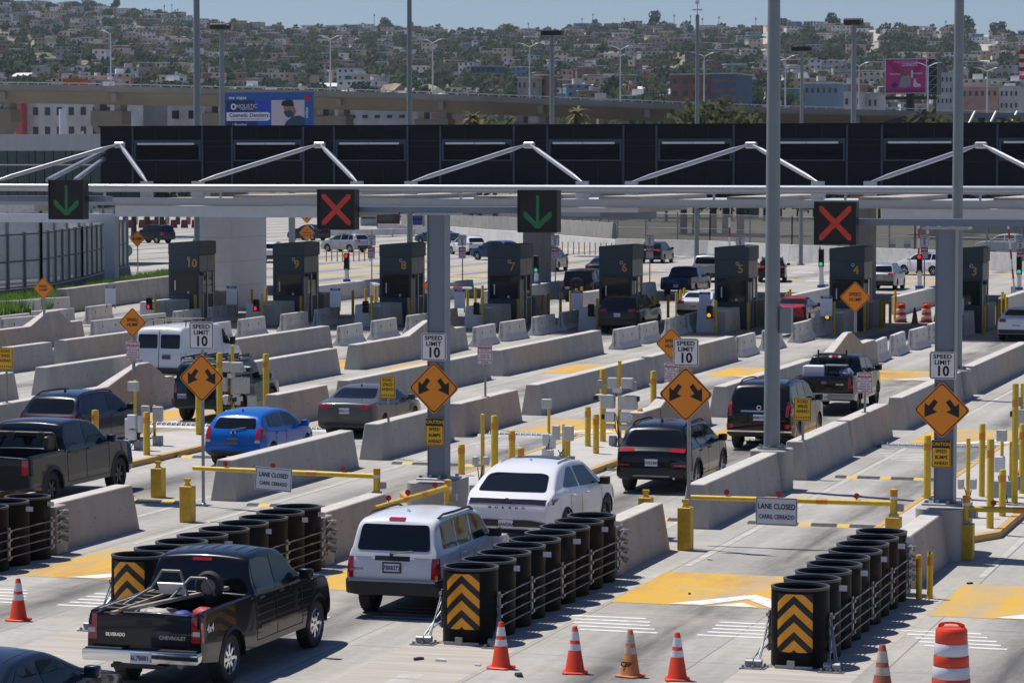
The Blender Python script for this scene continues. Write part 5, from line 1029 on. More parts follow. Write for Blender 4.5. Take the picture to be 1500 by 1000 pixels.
o = v.plate(.6, '6L7B881', tilt=0); o.location = (.02, -.19, .58)
v.badge('CHEVROLET', .075, .46, .86, M_CLEARL, .002, 1.0); v.badge('SILVERADO', .07, -.46, .88, M_CHROME, .003, .85); v.badge('4x4', .17, .34, .98, M_SIGNW, .004, 1, 'side'); v.panel('tailgate_handle', 'rear', rrect(-.12, 1.02, .12, 1.12, .02), M_BLACK, .012); v.panel('tailgate', 'rear', rrect(-.745, .74, .745, 1.15, .02), P_CHAR, .006, step=.2)
v.flares(M_BLACK, .05); v.panel('side_trim', 'side', rrect(2.35, .68, 4.3, .735, .01), M_CHROME, .012, step=.3); MB().cyl((.45, .3, .4), (.45, .8, .4), .05, n=10).build('exhaust_pipe', M_STEEL, v.t, smooth=50); MB().bx(-.6, .7, .36, .6, .9, .5).bx(-.12, .2, .35, .12, .8, .5).build('rear_axle', M_UNDER, v.t)
for k in range(7): v.panel('roof_groove', 'top', [(-.6 + k * .2 - .012, 2.6), (-.6 + k * .2 + .012, 2.6), (-.6 + k * .2 + .012, 3.5), (-.6 + k * .2 - .012, 3.5)], M_SEAM, .006)
def truck_load(car):
    # a ladder, a wheelbarrow and bags lying in the bed, each a thing of its own
    bx_, by_ = car.t.location.x, car.t.location.y
    M_ALU = mat('dull_aluminium', (.2, .2, .19), .5, .5, var=.15); M_WOOD = mat('grey_weathered_wood', (.3, .26, .2), .8, var=.3, scale=8)
    t = thing('wheelbarrow', 'upturned wheelbarrow frame with its wheel in the bed of the near pickup', 'wheelbarrow', (bx_ + .05, by_ + 1.5, 1.2)); MB().tube([(-.7, -.9, 0), (-.45, -.3, .22), (-.3, -.25, .48), (0, -.25, .48), (.1, -.2, .1), (.35, .25, .1)], .022, 8).build('tube_frame', M_ALU, t, smooth=50); MB().tube([(-.1, -.5, .05), (.15, -.2, .38), (.4, -.2, .38), (.45, .0, .1)], .022, 8).build('tube_leg', M_ALU, t, smooth=50); MB().rbox(Matrix.Translation((-.12, -.3, .22)) @ Matrix.Rotation(.6, 4, 'X'), .42, .02, .22).build('steel_pan', M_SIGNW, t)
    w = thing('wheel', None, None, (.33, .1, .22)); w.parent = t; MB().lathe([(.12, -.05), (.2, -.06), (.24, 0), (.2, .06), (.12, .05)], 22, axis='y').build('tyre', M_TYRE, w, smooth=50); MB().lathe([(0, -.04), (.12, -.045), (.12, .045), (0, .04)], 18, axis='y').build('rim', mat('dusty_grey_rim', (.2, .19, .17), .6, .2, var=.2), w)
    t = thing('plank', 'weathered grey plank laid diagonally across the near pickup bed', 'plank', (bx_, by_ + 1.0, 1.27)); MB().rbox(Matrix.Rotation(-.45, 4, 'Z') @ Matrix.Rotation(.06, 4, 'X'), .09, 2.3, .05).build('board', M_WOOD, t)
    t = thing('ladder', 'old grey ladder along the left side of the near pickup bed', 'ladder', (bx_ - .55, by_ + 1.0, 1.22)); MB().bx(-.18, -1, 0, -.14, 1, .05).build('rail', M_WOOD, t); MB().bx(.14, -1, 0, .18, 1, .05).build('rail', M_WOOD, t)
    for k in range(6): MB().bx(-.14, -.85 + k * .33, .015, .14, -.82 + k * .33, .04).build('rung', M_WOOD, t)
    def bag(x, y, z, r, col, lb):
        o = MB(); R3 = random.Random(lb); pr = [(0, -.5), (.7, -.45), (1, -.1), (.9, .3), (.5, .55), (0, .6)]; o.lathe([(a * r, c_ * r) for a, c_ in pr], 12)
        o.v = [(a * R3.uniform(.85, 1.15), b_ * R3.uniform(.85, 1.15), c_ * R3.uniform(.85, 1.1)) for a, b_, c_ in o.v]; q = o.build('bag', mat('bag_' + lb.split()[0], col, .6, var=.15, scale=6), None, (bx_ + x, by_ + y, z), smooth=60); tag(q, lb + ' in the near pickup bed', 'bag', 'bags in the pickup bed')
    bag(.0, .45, 1.08, .24, (.5, .48, .42), 'whitish sack'); bag(-.25, .7, 1.06, .22, (.32, .33, .36), 'grey sack'); bag(.4, .5, 1.1, .17, (.02, .035, .25), 'blue bag'); bag(.66, .75, 1.12, .18, (.42, .03, .04), 'red bag'); bag(-.05, 1.0, 1.0, .25, (.25, .2, .15), 'brown sack')
truck_load(NEAR)
# ---- white boxy SUV
c = plan('boxy', 4.58, 1.74, 1.8, tum=.2, top=[(0, .75), (.015, 1.0), (.05, 1.12), (.14, 1.42), (.22, 1.66), (.34, 1.755), (.9, 1.79), (2.0, 1.785), (2.55, 1.72), (2.75, 1.66), (3.15, 1.2), (3.3, 1.14), (4.3, 1.06), (4.5, .94), (4.58, .7)], ya=(.92, 3.68), rw=.365)
v = Car('suv', 'white boxy SUV with a black bumper beside the middle crash cushion', 'SUV', -17.1, 48.75, 0, c, P_WHITE); std(v, 'five', mirror=False); v.mirror(2.9, 1.2, M_BLACK)
v.glass(rear=rpoly([(-.67, 1.19), (.67, 1.19), (.61, 1.63), (-.61, 1.63)], .07)); v.panel('rear_bumper', 'rear', rpoly([(-.87, .44), (.87, .44), (.87, .7), (-.87, .7)], .03), M_CLAD, .035); v.panel('side_bumper', 'side', rrect(.0, .44, .5, .7, .03), M_CLAD, .02); v.panel('bumper_step', 'rear', rrect(-.8, .66, .8, .7, .01), M_DOORF, .045)
v.panel('tail_light', 'rear', rrect(.71, .72, .8, 1.08, .015), M_REDL, .012); v.panel('tail_light_corner', 'rear', rrect(.785, .72, .868, 1.08, .01), M_REDL, .016); v.panel('tail_light_side', 'side', rrect(.03, .72, .14, 1.08, .015), M_REDL, .012); v.panel('handle_bar', 'rear', rrect(-.32, 1.02, .32, 1.1, .01), M_BLACK, .02); v.plate(.91, '7BBB272', frame=True)
v.panel('third_brake_light', 'rear', rrect(-.15, 1.69, .15, 1.735, .015), M_REDL, .012); v.wiper(1.13, -.03, .36); v.rails(.55, 2.5, .68, M_CLAD, .05); v.badge('DODGE', .05, -.62, .87, M_CHROME, .001); v.flares(P_WHITE, .05); v.fin(.9)
# ---- white crossover with the wide dark tail light
c = plan('suv', 4.9, 1.98, 1.72, top=[(0, .7), (.03, .92), (.1, 1.02), (.22, 1.09), (.38, 1.18), (.85, 1.5), (1.25, 1.645), (1.7, 1.7), (2.3, 1.715), (2.8, 1.66), (3.1, 1.57), (3.72, 1.15), (3.95, 1.1), (4.5, .98), (4.8, .83), (4.9, .6)], belt=[(0, 1.08), (1.0, 1.12), (3.6, 1.03), (4.9, .92)], ya=(1.02, 3.86), rw=.375, ra=.42, tum=.45, ar=.13, dr=.8)
v = Car('crossover', 'white crossover with wide dark tail light bar and dark glass roof', 'SUV', -18.0, 58.35, -.03, c, P_WHITE)
L = c['L']; v.glass(rear=rpoly([(-.74, 1.155), (.74, 1.155), (.66, 1.45), (.5, 1.49), (-.5, 1.49), (-.66, 1.45)], .06), sides=[rpoly([(1.02, 1.2), (2.05, 1.13), (2.05, 1.545), (1.75, 1.55)], .08), rpoly([(2.14, 1.125), (3.42, 1.08), (2.92, 1.5), (2.14, 1.545)], .06)], sm=[M_TINT, M_SIDEG], ws=rpoly([(-.68, 1.22), (.68, 1.22), (.56, 1.56), (-.56, 1.56)], .08))
for y in (1.35, 2.1, 3.5): v.seam([(y, .4), (y, 1.1)])
v.handle(1.55, 1.0); v.handle(2.5, .97); v.mirror(3.4, 1.1, M_BLACK); v.wheels('multi', M_RIMD); v.front(.8, .6)
v.panel('tail_light_bar', 'rear', rpoly([(-.93, .92), (-.55, .935), (.55, .935), (.93, .92), (.935, 1.02), (.5, 1.03), (-.5, 1.03), (-.935, 1.02)], .01), mat('smoked_tail_lens', (.02, .014, .018), .06, var=0, coat=1), .01); v.panel('tail_light_side', 'side', rpoly([(.03, .93), (.42, .97), (.55, 1.03), (.03, 1.03)], .01), MATS['smoked_tail_lens'], .01)
v.panel('lower_bumper', 'rear', rpoly([(-.92, .4), (.92, .4), (.95, .56), (.5, .62), (-.5, .62), (-.95, .56)], .04), M_CLAD, .018); v.panel('skid_plate', 'rear', rrect(-.5, .36, .5, .43, .03), M_BLACK, .03); v.plate(.53, 'NANI3AA'); 
h, _ = v.cast('rear', 0, .985); MB().lathe([(.05, -.02), (.075, -.02), (.075, 0), (.05, 0)], 20, axis='y', c=(0, h.y - .005, .985)).bx(-.1, h.y - .028, .975, .1, h.y - .01, .995).build('emblem', M_CHROME, v.t, smooth=50)
for k, ch_ in enumerate('MURANO'): v.badge(ch_, .055, -.36 + k * .145, .86, M_INK, .003, 1.4)
v.panel('roof_glass', 'top', rpoly([(-.5, 1.95), (.5, 1.95), (.48, 2.75), (-.48, 2.75)], .06), M_TINT, .014); 
for x in (.6,): v.panel('roof_rail', 'top', [(x, 1.5), (x + .035, 1.5), (x + .03, 2.7), (x - .005, 2.7)], M_BLACK, .02); v.panel('roof_rail', 'top', [(-x, 1.5), (-x - .035, 1.5), (-x - .03, 2.7), (-x + .005, 2.7)], M_BLACK, .02)
v.fin(1.62); v.flares(M_CLAD, .03)
# ---- black crossover with a glinting rear window
c = plan('suv', 4.62, 1.86, 1.68, ya=(.96, 3.68), rw=.365, ra=.42)
v = Car('crossover', 'black crossover with slim red tail lights right of the sensor rack', 'SUV', -17.72, 69.2, 0, c, P_BLK); std(v, 'five')
v.glass(rear=rpoly([(-.7, 1.13), (.7, 1.13), (.6, 1.5), (-.6, 1.5)], .1)); v.panel('tail_light', 'rear', rpoly([(.42, 1.02), (.8, 1.0), (.82, 1.09), (.45, 1.09)], .025), M_REDL, .01); v.panel('tail_light_side', 'side', rpoly([(.05, 1.01), (.3, 1.06), (.3, 1.1), (.06, 1.09)], .02), M_REDL)
v.plate(.76, '7VXZ481'); v.panel('lower_bumper', 'rear', rrect(-.88, .42, .88, .62, .05), M_CLAD, .012); v.panel('fog_reflector', 'rear', rrect(.55, .68, .84, .72, .01), M_REDL, .012); v.panel('skid_trim', 'rear', rrect(-.45, .42, .45, .46, .01), M_STEEL, .02); v.flares(M_CLAD, .06); v.rails(.7, 2.7, .66); v.fin(1.1); v.exhaust(.55, .4); h, _ = v.cast('top', .05, .75); MB().cyl(h, h + Vector((0, -.06, .35)), .008, n=5).build('whip_antenna', M_BLACK, v.t); v.rails(.7, 2.7, .66)
# ---- large black SUV behind the thick light pole
c = plan('boxy', 4.9, 1.9, 1.9, top=[(0, .8), (.015, 1.12), (.07, 1.22), (.2, 1.5), (.36, 1.76), (.55, 1.86), (1.2, 1.895), (2.4, 1.88), (2.85, 1.8), (3.05, 1.72), (3.55, 1.26), (3.7, 1.2), (4.5, 1.1), (4.8, .95), (4.9, .7)], rw=.38, ra=.45, ya=(1.0, 3.8))
v = Car('suv', 'black high SUV with chrome trim half behind the thick light pole', 'SUV', -17.6, 80.6, 0, c, P_BLK); std(v, 'multi')
v.glass(rear=rpoly([(-.72, 1.28), (.72, 1.28), (.64, 1.72), (-.64, 1.72)], .1)); v.panel('tail_light', 'rear', rpoly([(.74, .95), (.93, .95), (.9, 1.32), (.78, 1.36)], .03), M_REDL, .012); v.panel('tail_light_side', 'side', rrect(.03, .95, .3, 1.3, .04), M_REDL); v.panel('chrome_strip', 'rear', rrect(-.5, 1.07, .5, 1.11, .01), M_CHROME, .02); v.plate(.92, '8FMR152'); v.panel('bumper_chrome', 'rear', rrect(-.9, .52, .9, .56, .01), M_CHROME, .02); v.panel('bumper_reflector', 'rear', rrect(.72, .63, .9, .74, .01), M_REDL, .012); v.panel('side_reflector', 'side', rrect(.05, .63, .25, .72, .01), M_REDL)
h, _ = v.cast('rear', 0, 1.17); MB().lathe([(.045, -.02), (.065, -.02), (.065, 0), (.045, 0)], 18, axis='y', c=(0, h.y - .01, 1.19)).build('emblem', M_CHROME, v.t); v.rails(.6, 2.9, .68); v.fin(1.0)
# ---- black pickup with a rack
c = plan('pickup', 5.35, 1.9, 1.83, bedlen=1.62, bedh=1.24, ya=(1.15, 4.38), rw=.39, ra=.47)
v = Car('pickup_truck', 'black pickup with cargo rack and white box, near the red warning sign', 'pickup truck', -18.15, 92.6, 0, c, P_BLK); std(v, 'five', M_RIMD); v.glass(rear=rpoly([(-.72, 1.29), (.72, 1.29), (.62, 1.65), (-.62, 1.65)], .06))
v.panel('tail_light', 'rear', rrect(.77, .86, .925, 1.2, .03), M_REDL, .01); v.panel('tail_light_side', 'side', rrect(.02, .86, .1, 1.2, .02), M_REDL); v.panel('third_brake_light', 'rear', rrect(-.2, 1.7, .2, 1.76, .02), M_CLEARL, .015); v.panel('brake_centre', 'rear', rrect(-.1, 1.705, .1, 1.755, .01), M_REDL, .02)
b = MB().prism(rpoly([(-.95, .52), (-.3, .52), (-.24, .46), (.24, .46), (.3, .52), (.95, .52), (.95, .7), (-.95, .7)], .05), -.14, -.01, 'xz').build('rear_bumper', M_STEEL, v.t, bevel=.025, seg=2, smooth=40); o = v.plate(.6, '8K4Z219'); o.location = (0, -.16, .6)
h, _ = v.cast('rear', 0, 1.03); MB().lathe([(0, -.012), (.1, -.01), (.11, 0)], 20, axis='y', c=(0, h.y - .004, 0)).build('oval_emblem', mat('blue_oval_emblem', (.12, .14, .2), .35, .3, var=.2), v.t, (0, 0, 1.03)).scale = (1, 1, .42); v.badge('RANGER', .06, .5, .98, M_CHROME, .002)
def rack_cargo(car):
    bx_, by_ = car.t.location.x, car.t.location.y; t = thing('cargo_rack', 'black tube cargo rack standing in the bed of the far black pickup', 'rack', (bx_, by_ + 1.4, 1.26)); MB().tube([(-.45, 0, -.3), (-.45, 0, .72), (-.45, .0, .58), (.45, .0, .58), (.45, 0, .72), (.45, 0, -.3)], .028, 8).build('hoop', M_BLACK, t); MB().bx(-.46, -.02, .42, .46, .02, .46).build('cross_bar', M_BLACK, t)
    tag(MB().bx(-.34, -.3, -.45, .34, .3, .32).build('white_box', M_SIGNW, None, (bx_ - .42, by_ + .75, 1.2), bevel=.02), 'white carton standing in the bed of the far black pickup', 'box'); t = thing('crate_frame', 'dark open crate beside the white carton in the pickup bed', 'crate', (bx_ + .15, by_ + .75, .8))
    for x in (-.2, .2):
        for y in (-.2, .2): MB().bx(x - .02, y - .02, 0, x + .02, y + .02, .72).build('upright', M_BLACK, t)
    MB().bx(-.25, -.25, .72, .45, .25, .75).build('shelf', M_STEEL, t); MB().bx(-.25, -.25, .45, .25, .25, .48).build('shelf', M_BLACK, t)
    o = MB().lathe([(0, -.14), (.2, -.12), (.28, 0), (.18, .12), (0, .15)], 12); R3 = random.Random(4); o.v = [(a * R3.uniform(.7, 1.2), b_ * R3.uniform(.8, 1.2), c_ * R3.uniform(.6, 1.3)) for a, b_, c_ in o.v]; tag(o.build('tarp_bundle', mat('blue_white_tarp', (.05, .09, .3), .5, var=0, col2=(.6, .62, .66), scale=9), None, (bx_ + .55, by_ + .7, 1.3)), 'crumpled blue and white tarp in the far black pickup bed', 'tarp')
rack_cargo(v)
# ---- bright blue hatchback
c = plan('hatch', 4.0, 1.69, 1.46)
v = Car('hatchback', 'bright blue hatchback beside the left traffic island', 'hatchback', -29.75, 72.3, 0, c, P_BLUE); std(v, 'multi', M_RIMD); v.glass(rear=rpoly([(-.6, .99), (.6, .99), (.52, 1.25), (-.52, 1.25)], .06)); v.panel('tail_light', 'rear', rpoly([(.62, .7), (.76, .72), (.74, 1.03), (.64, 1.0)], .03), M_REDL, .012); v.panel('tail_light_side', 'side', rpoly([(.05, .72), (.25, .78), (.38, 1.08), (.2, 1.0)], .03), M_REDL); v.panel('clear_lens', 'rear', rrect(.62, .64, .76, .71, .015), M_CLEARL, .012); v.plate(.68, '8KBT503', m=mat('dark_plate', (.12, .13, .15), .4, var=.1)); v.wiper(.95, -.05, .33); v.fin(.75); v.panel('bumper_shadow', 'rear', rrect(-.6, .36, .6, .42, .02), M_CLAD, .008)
h, _ = v.cast('rear', 0, .9); MB().lathe([(.05, -.015), (.07, -.01), (.07, 0), (.05, 0)], 18, axis='y', c=(0, h.y - .004, .9)).build('emblem', M_CHROME, v.t); v.badge('C', .07, .42, .82, M_CHROME); v.panel('hatch_seam', 'rear', rrect(-.66, .555, .66, .562, .002), M_SEAM, .006)
# ---- grey sedan
c = plan('sedan', 4.65, 1.78, 1.46)
v = Car('sedan', 'warm grey sedan with red tail lights behind the yellow spikes sign', 'sedan', -29.75, 80.7, 0, c, P_GREY); std(v, 'multi'); v.glass(rear=rpoly([(-.66, 1.12), (.66, 1.12), (.55, 1.36), (-.55, 1.36)], .07)); v.panel('tail_light', 'rear', rpoly([(.42, .86), (.82, .84), (.84, .98), (.5, .95)], .03), M_REDL, .012); v.panel('tail_light_side', 'side', rpoly([(.03, .85), (.3, .92), (.42, 1.0), (.05, .98)], .03), M_REDL); v.plate(.8, '8ZPC117'); v.panel('lower_bumper', 'rear', rrect(-.6, .36, .6, .46, .03), M_CLAD, .01); v.panel('boot_seam', 'rear', rrect(-.62, .985, .62, .992, .002), M_SEAM, .006); v.fin(1.5)
# ---- dark blue crossover at left
c = plan('suv', 4.6, 1.87, 1.67)
v = Car('crossover', 'dark blue crossover with roof rails behind two yellow bollards at left', 'SUV', -35.75, 73.7, -.03, c, P_NAVY); std(v, 'multi', M_RIMD); v.glass(rear=rpoly([(-.7, 1.13), (.7, 1.13), (.62, 1.5), (-.62, 1.5)], .1)); v.panel('tail_light_bar', 'rear', rpoly([(-.85, 1.0), (.85, 1.0), (.82, 1.08), (.45, 1.06), (-.45, 1.06), (-.82, 1.08)], .015), mat('dark_red_lens', (.07, .004, .007), .1, var=.2, spec=.5), .01); v.plate(.9, '9HKD204'); v.rails(.7, 2.8, .66); v.fin(1.15); v.panel('lower_bumper', 'rear', rrect(-.9, .42, .9, .66, .05), M_CLAD, .012); v.panel('chrome_trim', 'rear', rrect(-.5, .7, .5, .72, .005), M_CHROME, .015); v.flares(P_DGREY, .06)
# ---- grey pickup with light bar at the left edge
c = plan('pickup', 5.8, 2.03, 1.94, bedlen=1.8, bedh=1.27, ya=(1.2, 4.9), rw=.41, ra=.5)
v = Car('pickup_truck', 'dark grey pickup with flared arches at the left edge', 'pickup truck', -31.15, 61.3, 0, c, P_CHAR); std(v, 'six', M_RIMD); v.glass(rear=rpoly([(-.76, 1.33), (.76, 1.33), (.66, 1.74), (-.66, 1.74)], .06)); v.flares(M_CLAD, .09); v.panel('tail_light', 'rear', rrect(.8, .85, .96, 1.2, .03), M_REDL, .01); v.panel('tail_light_side', 'side', rrect(.03, .82, .14, 1.18, .03), M_CLAD, .02)
sb = MB().tube([(-.85, 1.72, 1.28), (-.8, 1.6, 1.66), (.8, 1.6, 1.66), (.85, 1.72, 1.28)], .045, 8).build('sports_bar', M_BLACK, v.t, smooth=60); MB().lathe([(0, -.06), (.1, -.06), (.12, 0), (.1, .06)], 12, axis='y', c=(-.2, 1.52, 1.6)).lathe([(0, -.06), (.1, -.06), (.12, 0), (.1, .06)], 12, axis='y', c=(.55, 1.52, 1.6)).build('spot_lamp', M_BLACK, sb); MB().rbox(Matrix.Translation((.78, 1.5, 1.45)), .12, .45, .35).build('side_fin', M_BLACK, sb, bevel=.03)
# ---- dark blue sedan in the bottom left corner
c = plan('sedan', 4.75, 1.84, 1.44)
v = Car('sedan', 'dark blue sedan cut off by the bottom left corner', 'sedan', -18.3, 33.8, 0, c, P_NAVY); std(v, 'multi'); v.glass(rear=rpoly([(-.68, 1.1), (.68, 1.1), (.56, 1.34), (-.56, 1.34)], .07)); v.panel('tail_light', 'rear', rpoly([(.45, .86), (.82, .84), (.84, .97), (.5, .94)], .03), M_REDL, .012); v.plate(.72, '7TRK390'); v.fin(1.55)
for x in (.52, -.52): v.panel('roof_seam', 'top', [(x, 1.5), (x + .012, 1.5), (x + .012, 2.5), (x, 2.5)], M_SEAM, .006)
# ---- white cargo van
c = plan('van', 5.7, 2.02, 2.1)
v = Car('cargo_van', 'white cargo van with a roof ladder rack beside the teal off-roader', 'van', -43.35, 98.5, 0, c, P_WHITE)
for x in (-.8, .06): v.panel('rear_door_window', 'rear', rrect(x, 1.3, x + .74, 1.8, .06), M_TINT, .008, mirror=False)
v.panel('door_seam', 'rear', rrect(-.012, .6, .012, 1.95, .003), M_SEAM, .006); v.panel('side_window', 'side', rpoly([(3.75, 1.3), (4.4, 1.25), (4.05, 1.82), (3.75, 1.85)], .06), M_SIDEG); v.panel('rear_bumper', 'rear', rrect(-.98, .46, .98, .62, .03), M_CLAD, .04); v.panel('tail_light', 'rear', rrect(.86, .8, .97, 1.15, .02), M_REDL, .012); v.plate(1.0, '8W20931', x=.3, m=MATS['dark_plate'])
for y in (1.7, 3.6, 4.5): v.seam([(y, .55), (y, 1.85)])
v.glass(ws=rpoly([(-.8, 1.3), (.8, 1.3), (.72, 1.85), (-.72, 1.85)], .08)); v.mirror(4.3, 1.35, M_BLACK, (.2, .12, .3)); v.handle(3.0, 1.1); v.wheels('steel'); v.front(.95, .8); v.badge('3500', .06, -.7, .85, M_CHROME)
r = thing('roof_rack', 'black ladder rack carried on the roof of the white van', 'rack', (-43.35, 98.5, 2.1))
for y in (.5, 1.5, 2.5): MB().tube([(-.85, y, -.05), (-.85, y, .16), (.85, y, .16), (.85, y, -.05)], .022, 6).build('cross_bar', M_BLACK, r)
for x in (-.85, .85): MB().tube([(x, .3, .17), (x, 2.9, .17)], .022, 6).build('long_bar', M_BLACK, r)
# ---- teal off-roader with a spare wheel
c = plan('boxy', 4.4, 1.92, 1.86, tum=.14, top=[(0, .78), (.015, 1.12), (.04, 1.2), (.09, 1.5), (.14, 1.76), (.22, 1.83), (.7, 1.86), (2.0, 1.86), (2.35, 1.83), (2.5, 1.78), (2.75, 1.24), (2.9, 1.2), (4.1, 1.16), (4.33, 1.05), (4.4, .75)], rw=.42, ra=.5, ya=(.85, 3.5), sill=.42)
def offroader(lb, x, y, m, top_m, grp=None, plate='9FTB118', cc=None):
    v = Car('off_road_suv', lb, 'off-roader', x, y, 0, cc or c, m); std(v, 'six', M_RIMD, tint=1); v.glass(rear=rpoly([(-.74, 1.27), (.74, 1.27), (.7, 1.68), (-.7, 1.68)], .05)); v.flares(M_CLAD, .09); v.panel('soft_top', 'top', rpoly([(-.74, .25), (.74, .25), (.74, 2.4), (-.74, 2.4)], .08), top_m, .012, step=.3)
    w = wheel(v.t, 0, -.14, .4, .26, 'six', M_RIMD); w.location = (0, -.14, 1.0); w.rotation_euler = (0, 0, -PI / 2); w.name = 'spare_wheel'
    v.panel('tail_light', 'rear', rrect(.78, .9, .9, 1.14, .02), M_REDL, .02); v.panel('rear_bumper', 'rear', rrect(-.93, .5, .93, .72, .04), M_CLAD, .08); o = v.plate(.78, plate, x=-.6); return v
v = offroader('teal blue off-roader with a spare wheel behind the left arrow sign', -35.85, 84.6, P_TEAL, M_BLACK)
v.mirror(2.75, 1.3, M_BLACK); v.panel('hardtop_rear', 'rear', rrect(-.9, 1.22, .9, 1.76, .05), P_BLK, .003); v.panel('hardtop_side', 'side', rpoly([(.05, 1.27), (2.5, 1.25), (2.4, 1.8), (.12, 1.76)], .05), P_BLK, .003)
r = thing('roof_rack', 'black roof rack with strapped bars on the teal off-roader', 'rack', (-35.85, 84.6, 1.87))
for k in range(5): MB().tube([(-.72 + k * .36, .3, .08), (-.72 + k * .36, 2.2, .1)], .03, 6).build('long_bar', M_BLACK, r)
for y in (.4, 1.2, 2.1): MB().tube([(-.8, y, -.01), (-.8, y, .05), (.8, y, .05), (.8, y, -.01)], .025, 6).build('cross_bar', M_BLACK, r)
# ---- vehicles at and beyond the booths: one compact builder
def simple(kind, lb, cat, x, y, rz, m, L=4.6, W=1.84, H=1.68, tail='side', name='suv', rim=None, plate=None, bar=False, **k):
    c = plan(kind, L, W, H, **k); v = Car(name, lb, cat, x, y, rz, c, m, 'vehicles at and beyond the booths'); std(v, 'five', rim); b = interp(c['belt'], .2); B = W / 2
    if kind == 'pickup': zr = c['bed'] and interp(c['top'], .5); v.glass(rear=rpoly([(-B * .76, zr + .06), (B * .76, zr + .06), (B * .66, H - .19), (-B * .66, H - .19)], .06))
    elif kind == 'sedan': v.glass(rear=rpoly([(-B * .74, H * .775), (B * .74, H * .775), (B * .62, H * .93), (-B * .62, H * .93)], .07))
    elif kind == 'hatch': v.glass(rear=rpoly([(-B * .72, H * .68), (B * .72, H * .68), (B * .62, H * .87), (-B * .62, H * .87)], .07))
    else: v.glass(rear=rpoly([(-B * .77, H * .68), (B * .77, H * .68), (B * .68, H * .9), (-B * .68, H * .9)], .1))
    z = {'sedan': H * .64, 'hatch': H * .6, 'pickup': H * .52, 'suv': H * .61, 'boxy': H * .52}[kind]; hh = {'pickup': .19, 'boxy': .17}.get(kind, .07)
    if bar: v.panel('tail_light_bar', 'rear', rrect(-B * .9, z - .04, B * .9, z + .03, .02), M_REDL, .012)
    else: v.panel('tail_light', 'rear', rrect(B * (.8 if hh > .1 else .52), z - hh, B * .94, z + hh, .03), M_REDL, .012)
    v.panel('tail_light_side', 'side', rrect(.04, z - hh * .8, .3 if kind != 'pickup' else .1, z + hh, .03), M_REDL)
    if plate: v.plate(H * .5 if kind != 'pickup' else .7, plate)
    v.panel('lower_bumper', 'rear', rrect(-B * .9, interp(c['bot'], 0) + .01, B * .9, interp(c['bot'], 0) + .2, .04), M_CLAD, .012)
    if kind in ('suv', 'boxy'): v.rails(.7, L * .58, B * .72); v.fin(1.0)
    return v
def gx(px, py): return P(px, py)
simple('suv', 'dark grey minivan stopped before booth 6', 'minivan', -36.05, 134.3, 0, P_DGREY, 5.15, 1.98, 1.77, name='minivan', plate='8TTA361')
simple('sedan', 'white sedan with dark roof stopped left of booth 5', 'sedan', -35.5, 147.0, 0, P_WHITE, 4.7, 1.85, 1.45, name='sedan', plate='9CLE882')
simple('sedan', 'red sedan stopped right of booth 5', 'sedan', -29.55, 141.6, 0, P_RED, 4.5, 1.78, 1.46, name='sedan', plate='7LMN554', rim=M_RIMD)
simple('sedan', 'white sedan cut by the right edge beside booth 3', 'sedan', -17.55, 133.6, 0, P_WHITE, 4.6, 1.8, 1.46, name='sedan', plate='8AAX010')
p = gx(848, 441); c2 = dict(c); c2.update(L=4.6, ya=(.85, 3.7)); c2['top'] = [(a * 4.6 / 4.4, b) for a, b in c['top']]; offroader('black off-roader with a spare wheel behind booth 6', p.x + .2, p.y - 1, P_BLK, M_BLACK, plate='8JPW420', cc=c2)
p = gx(985, 436); simple('pickup', 'dark blue pickup with a grey tailgate between booths 6 and 5', 'pickup truck', p.x + .2, p.y, 0, P_MBLUE, 5.4, 1.9, 1.8, name='pickup_truck', plate='6XYZ111')
p = gx(1026, 414); simple('boxy', 'silver SUV with roof rails ahead of the blue pickup', 'SUV', p.x + .3, p.y, -.05, P_SILV, 4.7, 1.9, 1.85)
p = gx(1130, 414); simple('suv', 'black SUV partly behind the thick light pole beyond booth 5', 'SUV', p.x, p.y, .18, P_BLK, 4.7, 1.9, 1.68)
p = gx(1289, 426); simple('suv', 'silver SUV with black lower bumper right of booth 4', 'SUV', p.x, p.y, 0, P_SILV, 4.6, 1.86, 1.7, plate='9ABE312')
p = gx(952, 386); simple('suv', 'black SUV half hidden by the speed sign beyond booth 6', 'SUV', p.x, p.y, 0, P_BLK, 4.7, 1.9, 1.7)
p = gx(796, 398); simple('suv', 'champagne SUV beyond booth 7', 'SUV', p.x, p.y, .05, P_TAN, 4.7, 1.88, 1.72)
def sideways(px, py, kind, lb, cat, m, rz, **k): p = P(px, py); d = Vector((math.sin(-rz), math.cos(rz), 0)); L = k.get('L', 4.6); return simple(kind, lb, cat, p.x - d.x * L / 2, p.y - d.y * L / 2, rz, m, **k)
sideways(1357, 403, 'suv', 'white crossover turning left behind the exit signal', 'SUV', P_WHITE, 1.0, L=4.65)
sideways(506, 369, 'suv', 'silver crossover driving left beyond booth 9', 'SUV', P_SILV, 1.15, L=4.75, W=1.9, H=1.7)
sideways(224, 356, 'boxy', 'black SUV driving left behind the bump sign', 'SUV', P_BLK, 1.2, L=4.6, W=1.85, H=1.85)
sideways(684, 373, 'suv', 'white crossover behind the speed sign left of booth 7', 'SUV', P_WHITE, .75, L=4.45, W=1.85, H=1.65)
sideways(640, 357, 'sedan', 'dark blue sedan behind the left gantry column', 'sedan', P_TEAL, 1.1, L=4.8, W=1.85, H=1.5, name='sedan')
sideways(726, 381, 'suv', 'deep blue crossover disappearing behind booth 7', 'SUV', P_MBLUE, 1.05, L=4.5, W=1.85, H=1.62)
sideways(888, 412, 'sedan', 'dark grey sedan glimpsed just left of booth 6', 'sedan', P_DGREY, 0, L=4.6, name='sedan')
